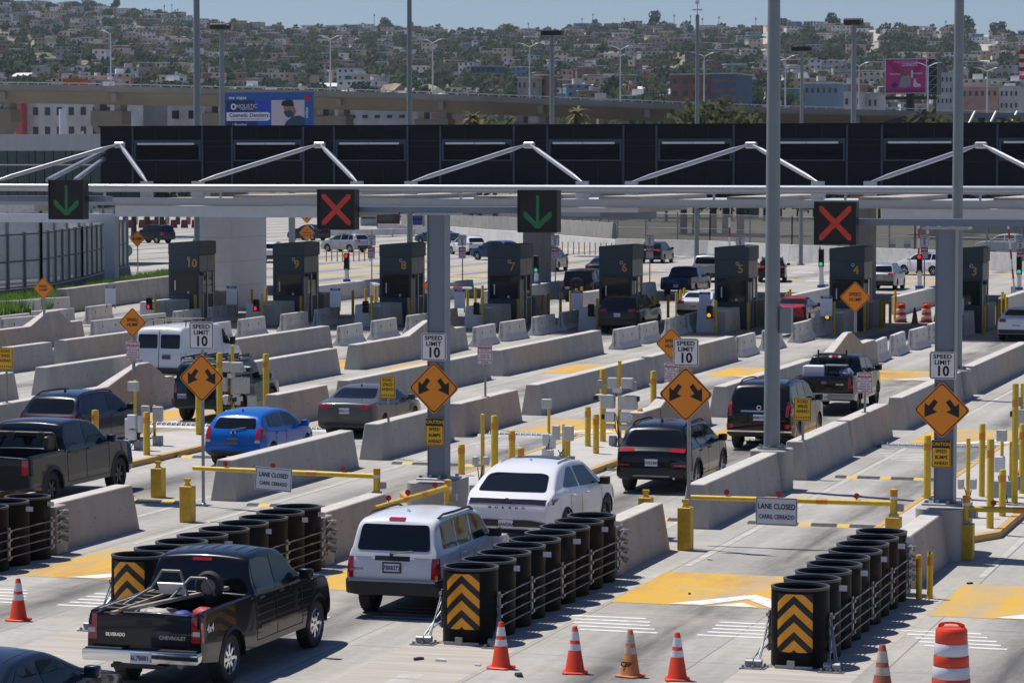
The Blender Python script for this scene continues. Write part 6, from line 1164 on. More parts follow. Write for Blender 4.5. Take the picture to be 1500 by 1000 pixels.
sideways(1478, 374, 'pickup', 'white pickup behind the far wall at the right edge', 'pickup truck', P_WHITE, 1.35, L=5.6, W=1.98, H=1.9, name='pickup_truck')
sideways(452, 352, 'sedan', 'dark sedan far off, hidden mostly by the white pier', 'sedan', P_CHAR, 1.2, L=4.6, name='sedan')
sideways(398, 384, 'suv', 'white SUV peeking out between the white pier and booth 9', 'SUV', P_WHITE, .2, L=4.6)
# ------------------------------------------------------------------ foliage
M_LEAF = [mat('dusty_green_leaf', (.045, .07, .03), .8, var=0, col2=(.08, .105, .045), scale=.9, spec=.15), mat('dark_green_leaf', (.024, .045, .022), .8, var=0, col2=(.045, .07, .032), scale=.9, spec=.15), mat('olive_leaf', (.065, .075, .032), .8, var=0, col2=(.105, .11, .05), scale=.9, spec=.15), mat('fresh_green_leaf', (.06, .11, .02), .65, var=0, col2=(.11, .15, .04), scale=.9), mat('palm_yellow_green_leaf', (.14, .13, .04), .65, var=0, col2=(.2, .17, .06), scale=.9)]
def translucent(m, k=.45):
    t_ = m.node_tree; b = t_.nodes['Principled BSDF']; tr = t_.nodes.new('ShaderNodeBsdfTranslucent'); mx = t_.nodes.new('ShaderNodeMixShader'); mx.inputs[0].default_value = k; src = b.inputs['Base Color'].links[0].from_socket; g_ = t_.nodes.new('ShaderNodeGamma'); g_.inputs[1].default_value = .85
    t_.links.new(src, g_.inputs[0]); t_.links.new(g_.outputs[0], tr.inputs[0]); t_.links.new(b.outputs[0], mx.inputs[1]); t_.links.new(tr.outputs[0], mx.inputs[2]); t_.links.new(mx.outputs[0], t_.nodes['Material Output'].inputs[0])
for m_ in M_LEAF: translucent(m_)
M_TRUNK = mat('grey_brown_bark', (.1, .078, .058), .9, var=.3, scale=4)
def leaf_cloud(o, R_, lobes, n, s, m=0):
    """n small leaf cards scattered in the shells of several lobes"""
    for k in range(n):
        cx, cy, cz, rx, rz = lobes[R_.randrange(len(lobes))]; a = R_.uniform(0, 2 * PI); u = R_.uniform(-.75, 1); q = math.sqrt(max(0, 1 - u * u)); f = R_.uniform(.72, 1.06)
        c = Vector((cx + rx * f * q * math.cos(a), cy + rx * f * q * math.sin(a), cz + rz * f * u)); ax = Vector((R_.gauss(0, 1), R_.gauss(0, 1), R_.gauss(0, .7))).normalized(); b = ax.orthogonal().normalized(); d = ax.cross(b); e = s * R_.uniform(.6, 1.35)
        o.poly([c + b * e, c + d * e * .6, c - b * e * .9, c - d * e * .7], m)
def tree_meshes(seed, h, w, n, s, mi, tall=False):
    R_ = random.Random(seed); lobes = []
    for k in range(R_.randint(4, 7)): a = R_.uniform(0, 2 * PI); d = R_.uniform(.1, .32) * w; lobes.append((d * math.cos(a), d * math.sin(a), h * R_.uniform(.42, .8), w * R_.uniform(.22, .34), h * R_.uniform(.16, .26)))
    lobes.append((0, 0, h * .72, w * .3, h * .28)); o = MB(); leaf_cloud(o, R_, lobes, n, s); cr = o.mesh('crown', M_LEAF[mi], fix=False)
    t = MB().cyl((0, 0, 0), (0, 0, h * .45), w * .035, w * .022, 7)
    for lb in lobes[:4]: t.cyl((0, 0, h * .33), (lb[0], lb[1], lb[2]), w * .02, w * .008, 5)
    return cr, t.mesh('trunk', M_TRUNK)
def palm_meshes(seed, h, n=16):
    R_ = random.Random(seed); t = MB().cyl((0, 0, 0), (.2, 0, h), .28, .17, 7).mesh('trunk', M_TRUNK); o = MB()
    for k in range(n):
        a = 2 * PI * k / n + R_.uniform(-.1, .1); el = R_.uniform(-.5, 1.0); L_ = R_.uniform(1.5, 2.2); p = Vector((.2, 0, h)); d = Vector((math.cos(a) * math.cos(el), math.sin(a) * math.cos(el), math.sin(el))); sd = Vector((-math.sin(a), math.cos(a), 0)) * .28
        for q in range(3): e = p + d * (L_ / 3); o.quad(p - sd * (1 - q * .25), p + sd * (1 - q * .25), e + sd * (.75 - q * .3), e - sd * (.75 - q * .3)); p = e; d = (d + Vector((0, 0, -.45))).normalized()
    for k in range(24): a = R_.uniform(0, 6.3); o.poly([(.2 + .3 * math.cos(a), .3 * math.sin(a), h - R_.uniform(.2, 1.3)), (.2 + .6 * math.cos(a + .2), .6 * math.sin(a + .2), h - .5), (.2, 0, h)])
    return o.mesh('crown', M_LEAF[1], fix=False), t
def plant(name, me, loc, rz, s, label, cat, group):
    r = thing(name, label, cat, loc, rz, group); link('crown', me[0], r); link('trunk', me[1], r); r.scale = (s, s, s * RNG.uniform(.88, 1.12)); return r
# ------------------------------------------------------------------ hillside
SKY = [(-400, 5), (-60, 2), (60, 8), (150, 14), (220, 26), (300, 36), (400, 46), (520, 48), (700, 50), (850, 47), (960, 42), (1060, 48), (1150, 42), (1250, 43), (1340, 48), (1420, 54), (1500, 58), (1700, 64), (1950, 70)]
FINE = {k: tree_meshes(60 + k, 9, 8.5, 1500, .27, m_) for k, m_ in ((0, 0), (2, 2), (3, 1))}
HY0, HY1 = 640.0, 2600.0
def hill(px, s):
    Y = HY0 + s * (HY1 - HY0); z1 = at(px, interp(SKY, px), HY1).z; p = at(px, 240, Y); u = min(1, max(0, s)); z = 1.0 + (z1 - 1.0) * u ** 1.12
    z += (math.sin(px * .021 + s * 9) * 2.4 + math.sin(px * .05 - s * 17) * 1.3 + math.sin(s * 40 + px * .013) * 1.0) * min(1, s * 4) * (1 - .6 * u)
    if s > 1: z -= (s - 1) * 160
    return Vector((p.x, Y, z))
M_HILL = mat('dry_hillside_earth', (.27, .205, .14), .95, var=0, col2=(.12, .125, .07), scale=.02, thr=(.42, .56), detail=9)
o = MB(); nx, ny = 120, 70; g = [[hill(-400 + 2350 * i / nx, -.03 + 1.15 * j / ny) for i in range(nx + 1)] for j in range(ny + 1)]
for j in range(ny):
    for i in range(nx): o.quad(g[j][i], g[j][i + 1], g[j + 1][i + 1], g[j + 1][i])
tag(o.build('hillside', M_HILL, smooth=80), kind='structure')
M_TRACK = mat('pale_dirt_road', (.4, .37, .32), .9, var=.12, scale=.05)
def hroad(px0, s0, px1, s1, w):
    b = MB(); n = 24
    for k in range(n):
        a = k / n; c = (k + 1) / n; A = hill(px0 + (px1 - px0) * a, s0 + (s1 - s0) * a); B = hill(px0 + (px1 - px0) * c, s0 + (s1 - s0) * c); u = Vector((w / 2, 0, .9)); v = Vector((-w / 2, 0, .9)); b.quad(A + v, A + u, B + u, B + v)
    tag(b.build('hill_road', M_TRACK), kind='structure')
hroad(1121, .72, 1118, 1.0, 17); hroad(1280, .72, 1275, 1.0, 18); hroad(1447, .5, 1437, 1.0, 13); hroad(88, .8, 84, 1.0, 9)
M_CLIFF = mat('pale_cut_bank', (.36, .33, .28), .95, var=0, col2=(.27, .22, .16), scale=.06, thr=(.4, .6), stretch=(1, 1, .3), detail=8)
b = MB()
for px in range(560, 786, 9):
    for r in range(3):
        f = lambda q, rr: hill(q, .27) + Vector((1.5 * math.sin(q * .9 + rr * 2), -30 + rr * 7 + 3 * math.sin(q * .31 + rr), rr * (2.1 + .5 * math.sin(q * .11) + (1.0 if q < 672 else -.6)) - 1)); b.quad(f(px, r), f(px + 9, r), f(px + 9, r + 1), f(px, r + 1))
tag(b.build('cut_bank', M_CLIFF), kind='structure')
# houses
WALLC = {'white': (.75, .74, .72), 'cream': (.64, .56, .43), 'pink': (.58, .37, .31), 'terracotta': (.3, .17, .12), 'grey block': (.38, .38, .38), 'tan': (.5, .41, .3), 'brown': (.18, .13, .1), 'blue': (.14, .25, .36), 'teal': (.12, .27, .27), 'yellow': (.45, .36, .2)}
WM = {k: mat('house_wall_' + k.replace(' ', '_'), v, .85, var=.2, scale=.25) for k, v in WALLC.items()}
WN = ['white'] * 8 + ['cream'] * 4 + ['pink'] * 4 + ['terracotta'] * 5 + ['grey block'] * 5 + ['tan'] * 3 + ['brown'] * 2 + ['blue', 'teal', 'yellow']
ROOFC = {'flat grey': mat('flat_cement_roof', (.46, .44, .41), .85, var=.2, scale=.2), 'red tiled': mat('red_tile_roof', (.27, .13, .09), .8, var=.25, scale=.4), 'pale': mat('whitewashed_roof', (.68, .67, .65), .8, var=.15, scale=.2), 'tin': mat('rusty_tin_roof', (.3, .27, .26), .5, .3, var=.3, scale=.3)}
M_PANE = mat('dark_house_window', (.03, .035, .04), .15, var=.2); M_DOORW = mat('brown_house_door', (.09, .05, .03), .6, var=.2)
HD = [(8.5, 7, 3.4), (7.5, 7.5, 6.0), (11, 7, 6.0), (7, 6, 6.2), (13, 7.5, 3.4), (9.5, 8.5, 8.2)]
def house_parts(k):
    """(wall mesh, roof mesh, window spots, door spot)"""
    W_, D_, H_ = HD[k]; o = MB().bx(-W_ / 2, 0, -7, W_ / 2, D_, H_)
    if k in (1, 2): o.bx(W_ / 2 + .004, 1.5, -7, W_ / 2 + 4, D_ - .5, H_ * .5)
    if k == 5: o.bx(-W_ / 2 - 3.5, 2, -7, -W_ / 2 - .004, D_, H_ * .6)
    r = MB()
    if k in (0, 4): hz = 1.7; r.prism([(-.5, H_ + .01), (D_ + .5, H_ + .01), (D_ / 2, H_ + hz)], -W_ / 2 - .4, W_ / 2 + .4, 'yz')
    else:
        r.bx(-W_ / 2 - .25, -.25, H_ + .005, W_ / 2 + .25, D_ + .25, H_ + .35)
        if k in (1, 2): r.bx(W_ / 2 + .006, 1.3, H_ * .5 + .005, W_ / 2 + 4.2, D_ - .3, H_ * .5 + .25)
        if k in (2, 3): r.cyl((1.5, D_ * .6, H_ + .36), (1.5, D_ * .6, H_ + 1.8), .7, n=8)
        if k == 5: r.bx(-1.5, 3, H_ + .36, 2, 6.5, H_ + 2.6)
    wn = []; fl = max(1, round(H_ / 3))
    for f in range(fl):
        for c in range(max(2, round(W_ / 3.6))): 
            if f == 0 and c == 0: continue
            wn.append((-W_ / 2 + (c + .5) * W_ / max(2, round(W_ / 3.6)), f * 3.0 + 1.7))
    return o.mesh('wall', WM['white']), r.mesh('roof', ROOFC['flat grey']), wn, (-W_ / 2 + .5 * W_ / max(2, round(W_ / 3.6)), 1.05)
HP = [house_parts(k) for k in range(6)]; WINM = MB().bx(-.65, -.05, -.6, .65, .03, .6).mesh('window', M_PANE); DOORM = MB().bx(-.5, -.05, -1.05, .5, .03, 1.05).mesh('door', M_DOORW)
def setm(o, m): o.material_slots[0].link = 'OBJECT'; o.material_slots[0].material = m
HPROTO = {}
def house(px, s, k, wc, rc, rz, label):
    p = hill(px, s)
    if k not in HPROTO:
        r = thing('hillside_house', label, 'house', p, rz, 'houses on the hillside'); link('wall', HP[k][0], r); link('roof', HP[k][1], r)
        for x, z in HP[k][2]: link('window', WINM, r, (x, 0, z))
        link('door', DOORM, r, (HP[k][3][0], 0, HP[k][3][1])); HPROTO[k] = r
    else: r = dup(HPROTO[k], p, rz, label)
    for c in r.children:
        if c.name.startswith('wall'): setm(c, WM[wc])
        elif c.name.startswith('roof'): setm(c, ROOFC[rc])
    return r
R4 = random.Random(31); occ = []
def belt(px, s):        # wooded strips where trees win over houses
    y = pix(hill(px, s))[1]
    if 1140 < px < 1430 and 66 < y < 92: return .97
    if 520 < px < 850 and 62 < y < 118: return .7
    if 300 < px < 470 and 78 < y < 125: return .85
    if 560 < px < 790 and y > 108: return .8
    if 950 < px < 1110 and y > 98: return .75
    if px < 300 and y > 92: return .55
    return .34
spots = []
tries = 0
while len(spots) < 1650 and tries < 40000:
    tries += 1; px = R4.uniform(-120, 1640); s = .16 + .84 * R4.random() ** 1.05
    if R4.random() < belt(px, s) - .15: continue
    if any(abs(px - a) < w for a, w in ((1120, 11), (1278, 12), (1442, 9)) if s > .56): continue
    q = hill(px, s)
    if any((q.x - a.x) ** 2 + (q.y - a.y) ** 2 < 88 for a in occ if abs(a.y - q.y) < 10): continue
    occ.append(q); spots.append((px, s))
spots.sort(key=lambda t: t[1]); vis = [t for t in spots if 0 <= t[0] <= 1500]; ind = set(vis[:290]); stuff = {}
def where(px, s): return ('far left', 'left of the middle', 'middle', 'right of the middle', 'far right')[min(4, max(0, int(px / 300)))], ('foot', 'lower slope', 'middle slope', 'upper slope')[min(3, int((s - .16) / .12))]
kinds_roof = {0: ['red tiled', 'tin'], 4: ['tin', 'red tiled', 'pale']}
hm = MB(); hmats = list(WM.values()) + list(ROOFC.values()) + [M_PANE]; wi = {k: n for n, k in enumerate(WM)}; ri = {k: n + len(WM) for n, k in enumerate(ROOFC)}
for px, s in spots:
    k = R4.choice([0, 1, 1, 2, 2, 3, 3, 4, 5]); wc = R4.choice(WN); rc = R4.choice(kinds_roof.get(k, ['flat grey', 'flat grey', 'flat grey', 'pale', 'pale', 'pale', 'red tiled'])); rz = R4.uniform(-.5, .5) + .1
    if (px, s) in ind:
        a, b_ = where(px, s); st = {0: 'single storey', 1: 'two storey', 2: 'wide two storey', 3: 'narrow two storey', 4: 'long low', 5: 'three storey'}[k]
        house(px, s, k, wc, rc, rz, '%s %s house, %s roof, %s, %s' % (st, wc, rc if rc != 'tin' else 'rusty tin', b_, a))
    else:
        p = hill(px, s); W_, D_, H_ = HD[k]; mt = Matrix.Translation(p) @ Matrix.Rotation(rz, 4, 'Z')
        hm.rbox(mt @ Matrix.Translation((0, D_ / 2, H_ / 2 - 3)), W_, D_, H_ + 6, wi[wc]); hm.rbox(mt @ Matrix.Translation((0, D_ / 2, H_ + .2)), W_ + .5, D_ + .5, .4, ri[rc])
        if R4.random() < .5: hm.rbox(mt @ Matrix.Translation((W_ / 2 + 2, D_ / 2, H_ * .25 - 2)), 4, D_ - 2, H_ * .5 + 4, wi[R4.choice(WN)])
        for x, z in HP[k][2]: hm.rbox(mt @ Matrix.Translation((x, -.03, z)), 1.2, .12, 1.2, len(hmats) - 1)
o = hm.build('distant_houses', hmats, fix=False); tag(o, 'distant mass of small houses spread over the upper hillside', 'houses', kind='stuff')
TM = [tree_meshes(5, 8, 9, 230, .8, 0), tree_meshes(6, 9, 8, 230, .8, 1), tree_meshes(7, 6.5, 9, 210, .8, 2), tree_meshes(8, 11, 9, 260, .85, 1), tree_meshes(9, 7, 7, 200, .7, 0)]; TN = ['dusty green round', 'dark green', 'olive spreading', 'tall dark green', 'small dusty green']
tsp = []; tries = 0
while len(tsp) < 2900 and tries < 40000:
    tries += 1; px = R4.uniform(-120, 1640); s = .1 + .93 * R4.random() ** 1.0
    if R4.random() > belt(px, s): continue
    if any(abs(px - a) < w for a, w in ((1120, 11), (1278, 12), (1442, 9)) if s > .56): continue
    tsp.append((px, s))
tsp.sort(key=lambda t: t[1]); vis = [t for t in tsp if 0 <= t[0] <= 1500 and t[1] > .17]; ti = set(vis[:280]); tm = MB(); base = []
for k in range(5):
    R5 = random.Random(50 + k); o = MB(); lob = [(R5.uniform(-2, 2), R5.uniform(-2, 2), R5.uniform(2.5, 6), R5.uniform(1.8, 3), R5.uniform(1.6, 2.6)) for _ in range(5)]; leaf_cloud(o, R5, lob, 60, 1.25); base.append(o)
for px, s in tsp:
    p = hill(px, s)
    if (px, s) in ti:
        k = R4.randrange(5); a, b_ = where(px, s); plant('hillside_tree', TM[k], p, R4.uniform(0, 6), R4.uniform(.75, 1.25), '%s tree, %s of the hill, %s' % (TN[k], b_, a), 'tree', 'trees on the hillside')
    else:
        o = base[R4.randrange(5)]; n = len(tm.v); sc = R4.uniform(.7, 1.4); tm.v += [(p.x + x * sc, p.y + y * sc, p.z - .5 + z * sc) for x, y, z in o.v]; tm.f += [tuple(i + n for i in f) for f in o.f]; tm.m += [R4.choice((0, 1, 1, 2))] * len(o.f)
o = tm.build('distant_trees', M_LEAF[:3], fix=False); tag(o, 'distant mass of trees and bushes between the hillside houses', 'trees', kind='stuff')
PM = [palm_meshes(1, 11), palm_meshes(2, 14), palm_meshes(3, 9)]
for n, (px, s) in enumerate(((242, 1), (253, .99), (258, 1), (262, .99), (549, .99), (774, .99), (852, .99), (868, .99), (914, 1), (987, .99), (1011, .99), (1019, 1), (1028, 1), (1052, .99), (1106, .99), (1384, .98))): plant('palm_tree', PM[n % 3], hill(px, s), n, 1.05, 'tall palm on the skyline, %s in order from the left' % (ORD[n] if n < 12 else ['thirteenth', 'fourteenth', 'fifteenth', 'sixteenth'][n - 12]), 'palm tree', 'palms on the skyline')
for n, px in enumerate((960, 1415, 1453, 1465, 280, 344, 130, 172, 565, 745, 1215, 1225)): k = (3, 3, 1, 3, 1, 1, 0, 1, 3, 0, 3, 1)[n]; plant('skyline_tree', TM[k], hill(px, .985), n, (1.7, 1.6, 1.4, 1.2, .9, .9, 1.3, 1.4, 1.3, 1.1, 1.3, 1.3)[n], '%s tree standing out on the ridge, %s' % (TN[k], where(px, .98)[0] + ', ' + ORD[n]), 'tree', 'trees on the ridge')
# ------------------------------------------------------------------ larger buildings in the middle distance
def block(name, label, px0, px1, ytop, Y, depth, wc, roof=None, rows=2, cols=6, win=True, zb=0.0, stripes=None, door=False, wsz=(1.3, 1.3), yb=None):
    zb = at(px0, yb, Y).z if yb else zb
    a = at(px0, ytop, Y); b = at(px1, ytop, Y); W_ = b.x - a.x; H_ = a.z - zb; t = thing(name, label, 'building', (a.x, Y, zb), 0, 'buildings in the middle distance'); m = wc if not isinstance(wc, str) else mat('dull_block_wall_' + wc.replace(' ', '_'), tuple(c_ * .68 for c_ in WALLC[wc]), .85, var=.25, scale=.3)
    MB().bx(0, 0, 0, W_, depth, H_).build('wall', m, t); MB().bx(-.2, -.2, H_ + .003, W_ + .2, depth + .2, H_ + .35).build('roof', roof or ROOFC['flat grey'], t)
    if stripes:
        for k, (f0, f1, m2) in enumerate(stripes): MB().bx(.05, -.06, H_ * f0, W_ - .05, -.004, H_ * f1).build('wall_stripe', m2, t)
    if win:
        n = 0; wsz = (min(wsz[0], W_ / cols * .42), wsz[1])
        for r in range(rows):
            for c in range(cols):
                if n >= 90: break
                n += 1; x = W_ * (c + .5) / cols; z = H_ - (r + .55) * (min(H_, rows * 3.2) / rows)
                MB().bx(x - wsz[0] / 2, -.1, z - wsz[1] / 2, x + wsz[0] / 2, -.006, z + wsz[1] / 2).build('window', M_PANE, t)
    return t
M_BR = mat('faded_brick_paint', (.19, .105, .085), .8, var=.2, scale=.3); M_BLUEW = mat('blue_painted_wall', (.05, .1, .19), .7, var=.1, scale=.3)
block('apartment_block', 'white apartment block with galleries under the flyover at left', 26, 166, 148, 455, 12, 'white', rows=3, cols=8, wsz=(1.1, 1.3))
block('apartment_block', 'narrow pink wall end beside the white apartment block', 22, 31.5, 149, 453, 8, mat('pink_red_wall', (.5, .11, .11), .8, var=.2), win=False)
block('warehouse', 'grey windowless warehouse under the flyover', 172, 245, 149, 470, 16, 'grey block', win=False); block('warehouse', 'white building with one dark window left of the dentist billboard', 245, 318, 152, 440, 10, 'white', rows=1, cols=3)
block('warehouse', 'long white wall with small openings under the flyover, middle', 490, 598, 155, 450, 12, 'white', rows=2, cols=6, wsz=(.9, .5)); block('shed', 'pale pink shed under the flyover right of the thin pole', 632, 660, 166, 450, 9, 'pink', win=False)
block('striped_block', 'brick and blue striped long block above the flyover', 982, 1040, 110, 780, 20, M_BR, rows=2, cols=4); block('striped_block', 'blue block with brown stripes above the flyover', 1041, 1078, 109, 776, 20, M_BLUEW, win=False, stripes=((.93, .96, M_BR), (.85, .88, M_BR), (.77, .8, M_BR), (.69, .72, M_BR)))
block('white_block', 'white block with a flat roof behind the flyover, right of the bar lamp', 1236, 1262, 137, 640, 10, 'white', rows=2, cols=3); block('white_block', 'white wall panel building left of the pink billboard', 1263, 1286, 139, 645, 10, 'white', rows=1, cols=3)
block('blue_shed', 'long pale blue shed below the wooded strip', 1178, 1228, 123, 800, 14, mat('pale_blue_wall', (.2, .28, .36), .7, var=.1), roof=ROOFC['pale'], rows=1, cols=6)
block('white_block', 'stacked white house block right of the pink billboard', 1372, 1396, 108, 900, 12, 'white', rows=3, cols=4); block('white_block', 'white stepped house block near the right edge', 1464, 1492, 128, 820, 12, 'white', rows=2, cols=4); block('tan_block', 'low pale tan block near the right edge', 1408, 1462, 128, 830, 14, 'pink', rows=1, cols=6)
block('blue_shed', 'blue roofed market hall above the flyover, left of the bar lamp', 690, 726, 98, 1100, 14, mat('dull_blue_wall', (.05, .1, .17), .8, var=.2, scale=.3), rows=1, cols=5, yb=106); block('grey_block', 'grey two storey house above the flyover with a terrace', 758, 786, 115, 740, 12, 'grey block', rows=2, cols=4); block('red_block', 'dark red walled house above the flyover', 784, 800, 111, 745, 10, M_BR, rows=2, cols=2)
p = hill(1325, .8); block('row_houses', 'row of white and blue terraced houses under the ridge', 1291, 1359, 55, p.y, 12, mat('pale_blue_wall', (.25, .38, .5)), roof=ROOFC['pale'], rows=2, cols=12, zb=p.z - 12)
p = hill(915, .62); block('grey_block', 'long grey block on the middle slope', 954, 1010, 56, p.y + 60, 12, 'grey block', rows=2, cols=8, zb=p.z - 8)
# ------------------------------------------------------------------ flyover
M_FLY = mat('weathered_bridge_concrete', (.29, .275, .245), .85, var=0, col2=(.21, .2, .18), scale=.2, stretch=(1, 1, .4), thr=(.35, .7)); M_FLYD = mat('tan_bridge_girder', (.26, .225, .175), .85, var=0, col2=(.19, .165, .13), scale=.12, stretch=(1, 1, .5)); M_RAIL = mat('white_bridge_rail', (.6, .6, .58), .5, var=.1)
YF = 420.0; FT = [(-120, 120), (0, 121), (150, 123), (300, 127), (450, 130), (600, 134), (750, 140), (900, 146), (1000, 150), (1100, 154), (1200, 157), (1350, 160), (1500, 165), (1650, 170)]; FB = [(-120, 150), (0, 150), (300, 155), (600, 163), (900, 175), (1200, 184), (1650, 195)]
t = thing('flyover', 'long concrete road flyover sloping down to the right before the hills', 'bridge', (0, YF, 0)); st_ = list(range(-120, 1651, 59))
def strip(name, ya, yb, d0, d1, m, par=t, tap=0):
    o = MB()
    for a, b in zip(st_[:-1], st_[1:]):
        A0, A1, B0, B1 = at(a, ya(a), YF), at(a, yb(a), YF), at(b, ya(b), YF), at(b, yb(b), YF)
        V = [(p_.x, d + (0 if j % 2 == 0 else tap if d == d0 else -tap), p_.z) for d in (d0, d1) for j, p_ in enumerate((A0, A1, B0, B1))]; n = len(o.v); o.v += V
        for q in ((0, 2, 3, 1), (4, 5, 7, 6), (0, 4, 6, 2), (1, 3, 7, 5)): o.f.append(tuple(n + i for i in q)); o.m.append(0)
    return o.build(name, m, par)
top_ = lambda x: interp(FT, x); bot_ = lambda x: interp(FB, x)
strip('parapet', lambda x: top_(x) + 2.5, lambda x: top_(x) + 10, 0, .4, M_FLY); strip('deck', lambda x: top_(x) + 9, lambda x: top_(x) + 12, .41, 12, M_FLY); strip('girder', lambda x: top_(x) + 12.2, lambda x: bot_(x), .7, 11, M_FLYD, tap=2.0); rl = strip('guard_rail', lambda x: top_(x) - 1.1, lambda x: top_(x) + .2, .1, .2, M_RAIL)
o = MB()
for k in range(118): px = -110 + k * 15; p = at(px, top_(px), YF); o = MB().bx(p.x - .07, .1, p.z - .45, p.x + .07, .22, p.z + .05).build('rail_post', M_RAIL, rl) if k < 96 else o
for n, px in enumerate((-20, 143, 308, 472, 622, 768, 925, 1085, 1232, 1390)):
    b = at(px, bot_(px), YF); h = b.z; q = MB().prism([(-1.3, 0), (1.3, 0), (1.3, h - 5), (2.6, h - 3), (2.6, h - 1.0), (-2.6, h - 1.0), (-2.6, h - 3), (-1.3, h - 5)], 3, 6.5, 'xz').build('pier', M_FLYD, t, (b.x, 0, 0)); 
    for s_ in (-1.7, 1.7): MB().bx(s_ - .5, 3.4, h - .99, s_ + .5, 6, h - .02).build('bearing', M_FLY, q)
    c = at(px + 22, (top_(px) + bot_(px)) / 2, YF); MB().bx(c.x - .45, .4, bot_ and at(px, bot_(px) - 3, YF).z, c.x + .45, 1.0, at(px, top_(px) + 13, YF).z).build('joint_box', M_FLY, t, bevel=.1)
for n, (px, y) in enumerate(((160, 49), (482, 57), (632, 62), (774, 68), (907, 72), (1030, 82), (1149, 86), (1257, 96), (1358, 97), (1445, 104))):
    b = at(px, top_(px) + 3, YF); zt = at(px, y, YF).z; l = thing('flyover_lamp', 'slim white lamp post on the flyover, %s from the left' % ORD[n], 'lamp post', (b.x, YF + .6, b.z), 0, 'lamp posts on the flyover'); h = zt - b.z
    MB().cyl((0, 0, 0), (0, 0, h), .13, .08, 8).build('pole', M_WHITE, l); 
    for s_ in ((-1, 1) if n != 0 else (-1,)): MB().tube([(0, 0, h - .1), (s_ * .9, 0, h + .35), (s_ * 1.6, 0, h + .5)], .06).bx(s_ * 1.6 - .3, -.12, h + .44, s_ * 1.6 + .3, .12, h + .56).build('lamp_arm', M_WHITE, l)
p = at(104, 117, YF + 6); tk = thing('orange_lorry', 'orange lorry just showing over the flyover rail at left', 'lorry', (p.x, YF + 6, at(104, 131, YF).z)); MB().bx(-1.4, 0, .6, 1.25, 2.4, 2.9 - 1.1).build('load_body', mat('orange_lorry_paint', (.42, .1, .03), .5), tk); MB().bx(1.3, 0.1, .5, 2.2, 2.3, 1.6).build('cab', mat('orange_lorry_paint', (0, 0, 0)), tk)
# ------------------------------------------------------------------ billboards
M_BB = mat('billboard_blue', (.012, .09, .32), .5, var=.04); M_BB2 = mat('billboard_navy', (.01, .02, .12), .5, var=.04); M_BBW = mat('billboard_white', (.66, .7, .76), .5, var=.03); M_SKIN = mat('printed_skin', (.3, .15, .1), .6, var=.1); M_BBG = mat('billboard_pale_pink', (.5, .45, .5), .5, var=.06); M_SCRUB = mat('printed_navy_scrubs', (.02, .05, .09), .6, var=.1); M_BBM = mat('billboard_mid_blue', (.02, .06, .42), .5, var=.1, scale=.6)
YB_ = 262.0; a = at(321, 136, YB_); b = at(458, 190, YB_); W_ = b.x - a.x; H_ = a.z - b.z; t = thing('billboard', 'blue dentist billboard with a masked man, half hidden by the black building', 'billboard', (a.x, YB_, b.z))
q = lambda fx, fy: (fx * W_, (1 - fy) * H_); ly = [0]
def lay(name, pts, m, y=None): y = -.006 if y is None else y; return MB().prism([q(*p_) for p_ in pts], y - .004, y, 'xz').build(name, m, t)
MB().bx(0, 0, 0, W_, .35, H_).build('panel', M_BB, t); lay('dark_field', [(.075, .21), (.52, .21), (.52, 1), (.075, 1)], M_BB2); lay('bright_field', [(.38, .21), (.56, .21), (.56, 1), (.42, 1)], M_BBM, -.011); lay('photo_field', [(.56, .21), (.915, .21), (.915, 1), (.56, 1)], M_BBG)
lay('white_pill', [(.08, .53), (.52, .53), (.545, .56), (.545, .72), (.52, .76), (.08, .76)], M_BBW, -.016); lay('printed_shirt', [(.68, 1), (.72, .78), (.78, .66), (.86, .62), (.915, .68), (.915, 1)], M_SCRUB, -.011); lay('printed_face', [(.69, .36), (.76, .33), (.8, .36), (.83, .52), (.8, .66), (.74, .66), (.70, .56)], M_SKIN, -.016); lay('printed_cap', [(.665, .34), (.68, .24), (.74, .2), (.79, .22), (.805, .34), (.79, .38), (.69, .37)], M_INK, -.021); lay('printed_mask', [(.69, .52), (.76, .47), (.80, .55), (.79, .66), (.74, .68), (.71, .62)], M_SCRUB, -.021)
MB().cyl((.945 * W_, -.02, .84 * H_), (.945 * W_, -.005, .84 * H_), .3, n=16).build('red_dot', M_RED, t); MB().cyl((.045 * W_, -.02, .84 * H_), (.045 * W_, -.005, .84 * H_), .22, n=16).build('red_dot', M_RED, t); MB().ring([q(.155 + .03 * math.cos(k * PI / 8), .38 + .085 * math.sin(k * PI / 8)) for k in range(16)], [q(.155 + .015 * math.cos(k * PI / 8), .38 + .045 * math.sin(k * PI / 8)) for k in range(16)], -.024, -.018, 'xz').build('swirl_logo', M_BBW, t)
T_ = lambda s_, sz, fx, fy, m, **k: text(s_, sz, (q(fx, fy)[0], -.03, q(fx, fy)[1]), m, t, **k)
T_('HOLISTIC', .52, .3, .37, M_BBW, sx=.92); T_('CARE CLINIC', .22, .3, .45, M_BBW); T_('Cosmetic Dentistry', .5, .32, .615, M_BB2, bold=.012, sx=.95); T_('Free of Dental Analysis and Diagnostics', .2, .31, .71, M_BB2); T_('me viajes', .46, .2, .14, M_BBW, bold=.01); T_('• Bonding', .36, .22, .86, M_BBW, bold=.004); T_('• Veneers', .36, .22, .95, M_BBW, bold=.004); T_('viajes', .46, .945, .55, M_BBW, rot=(PI / 2, PI / 2, 0), bold=.006)
for x in (.25, .75): MB().bx(W_ * x - .25, .4, -b.z, W_ * x + .25, .8, H_ * .5).build('support_post', M_STEEL, t)
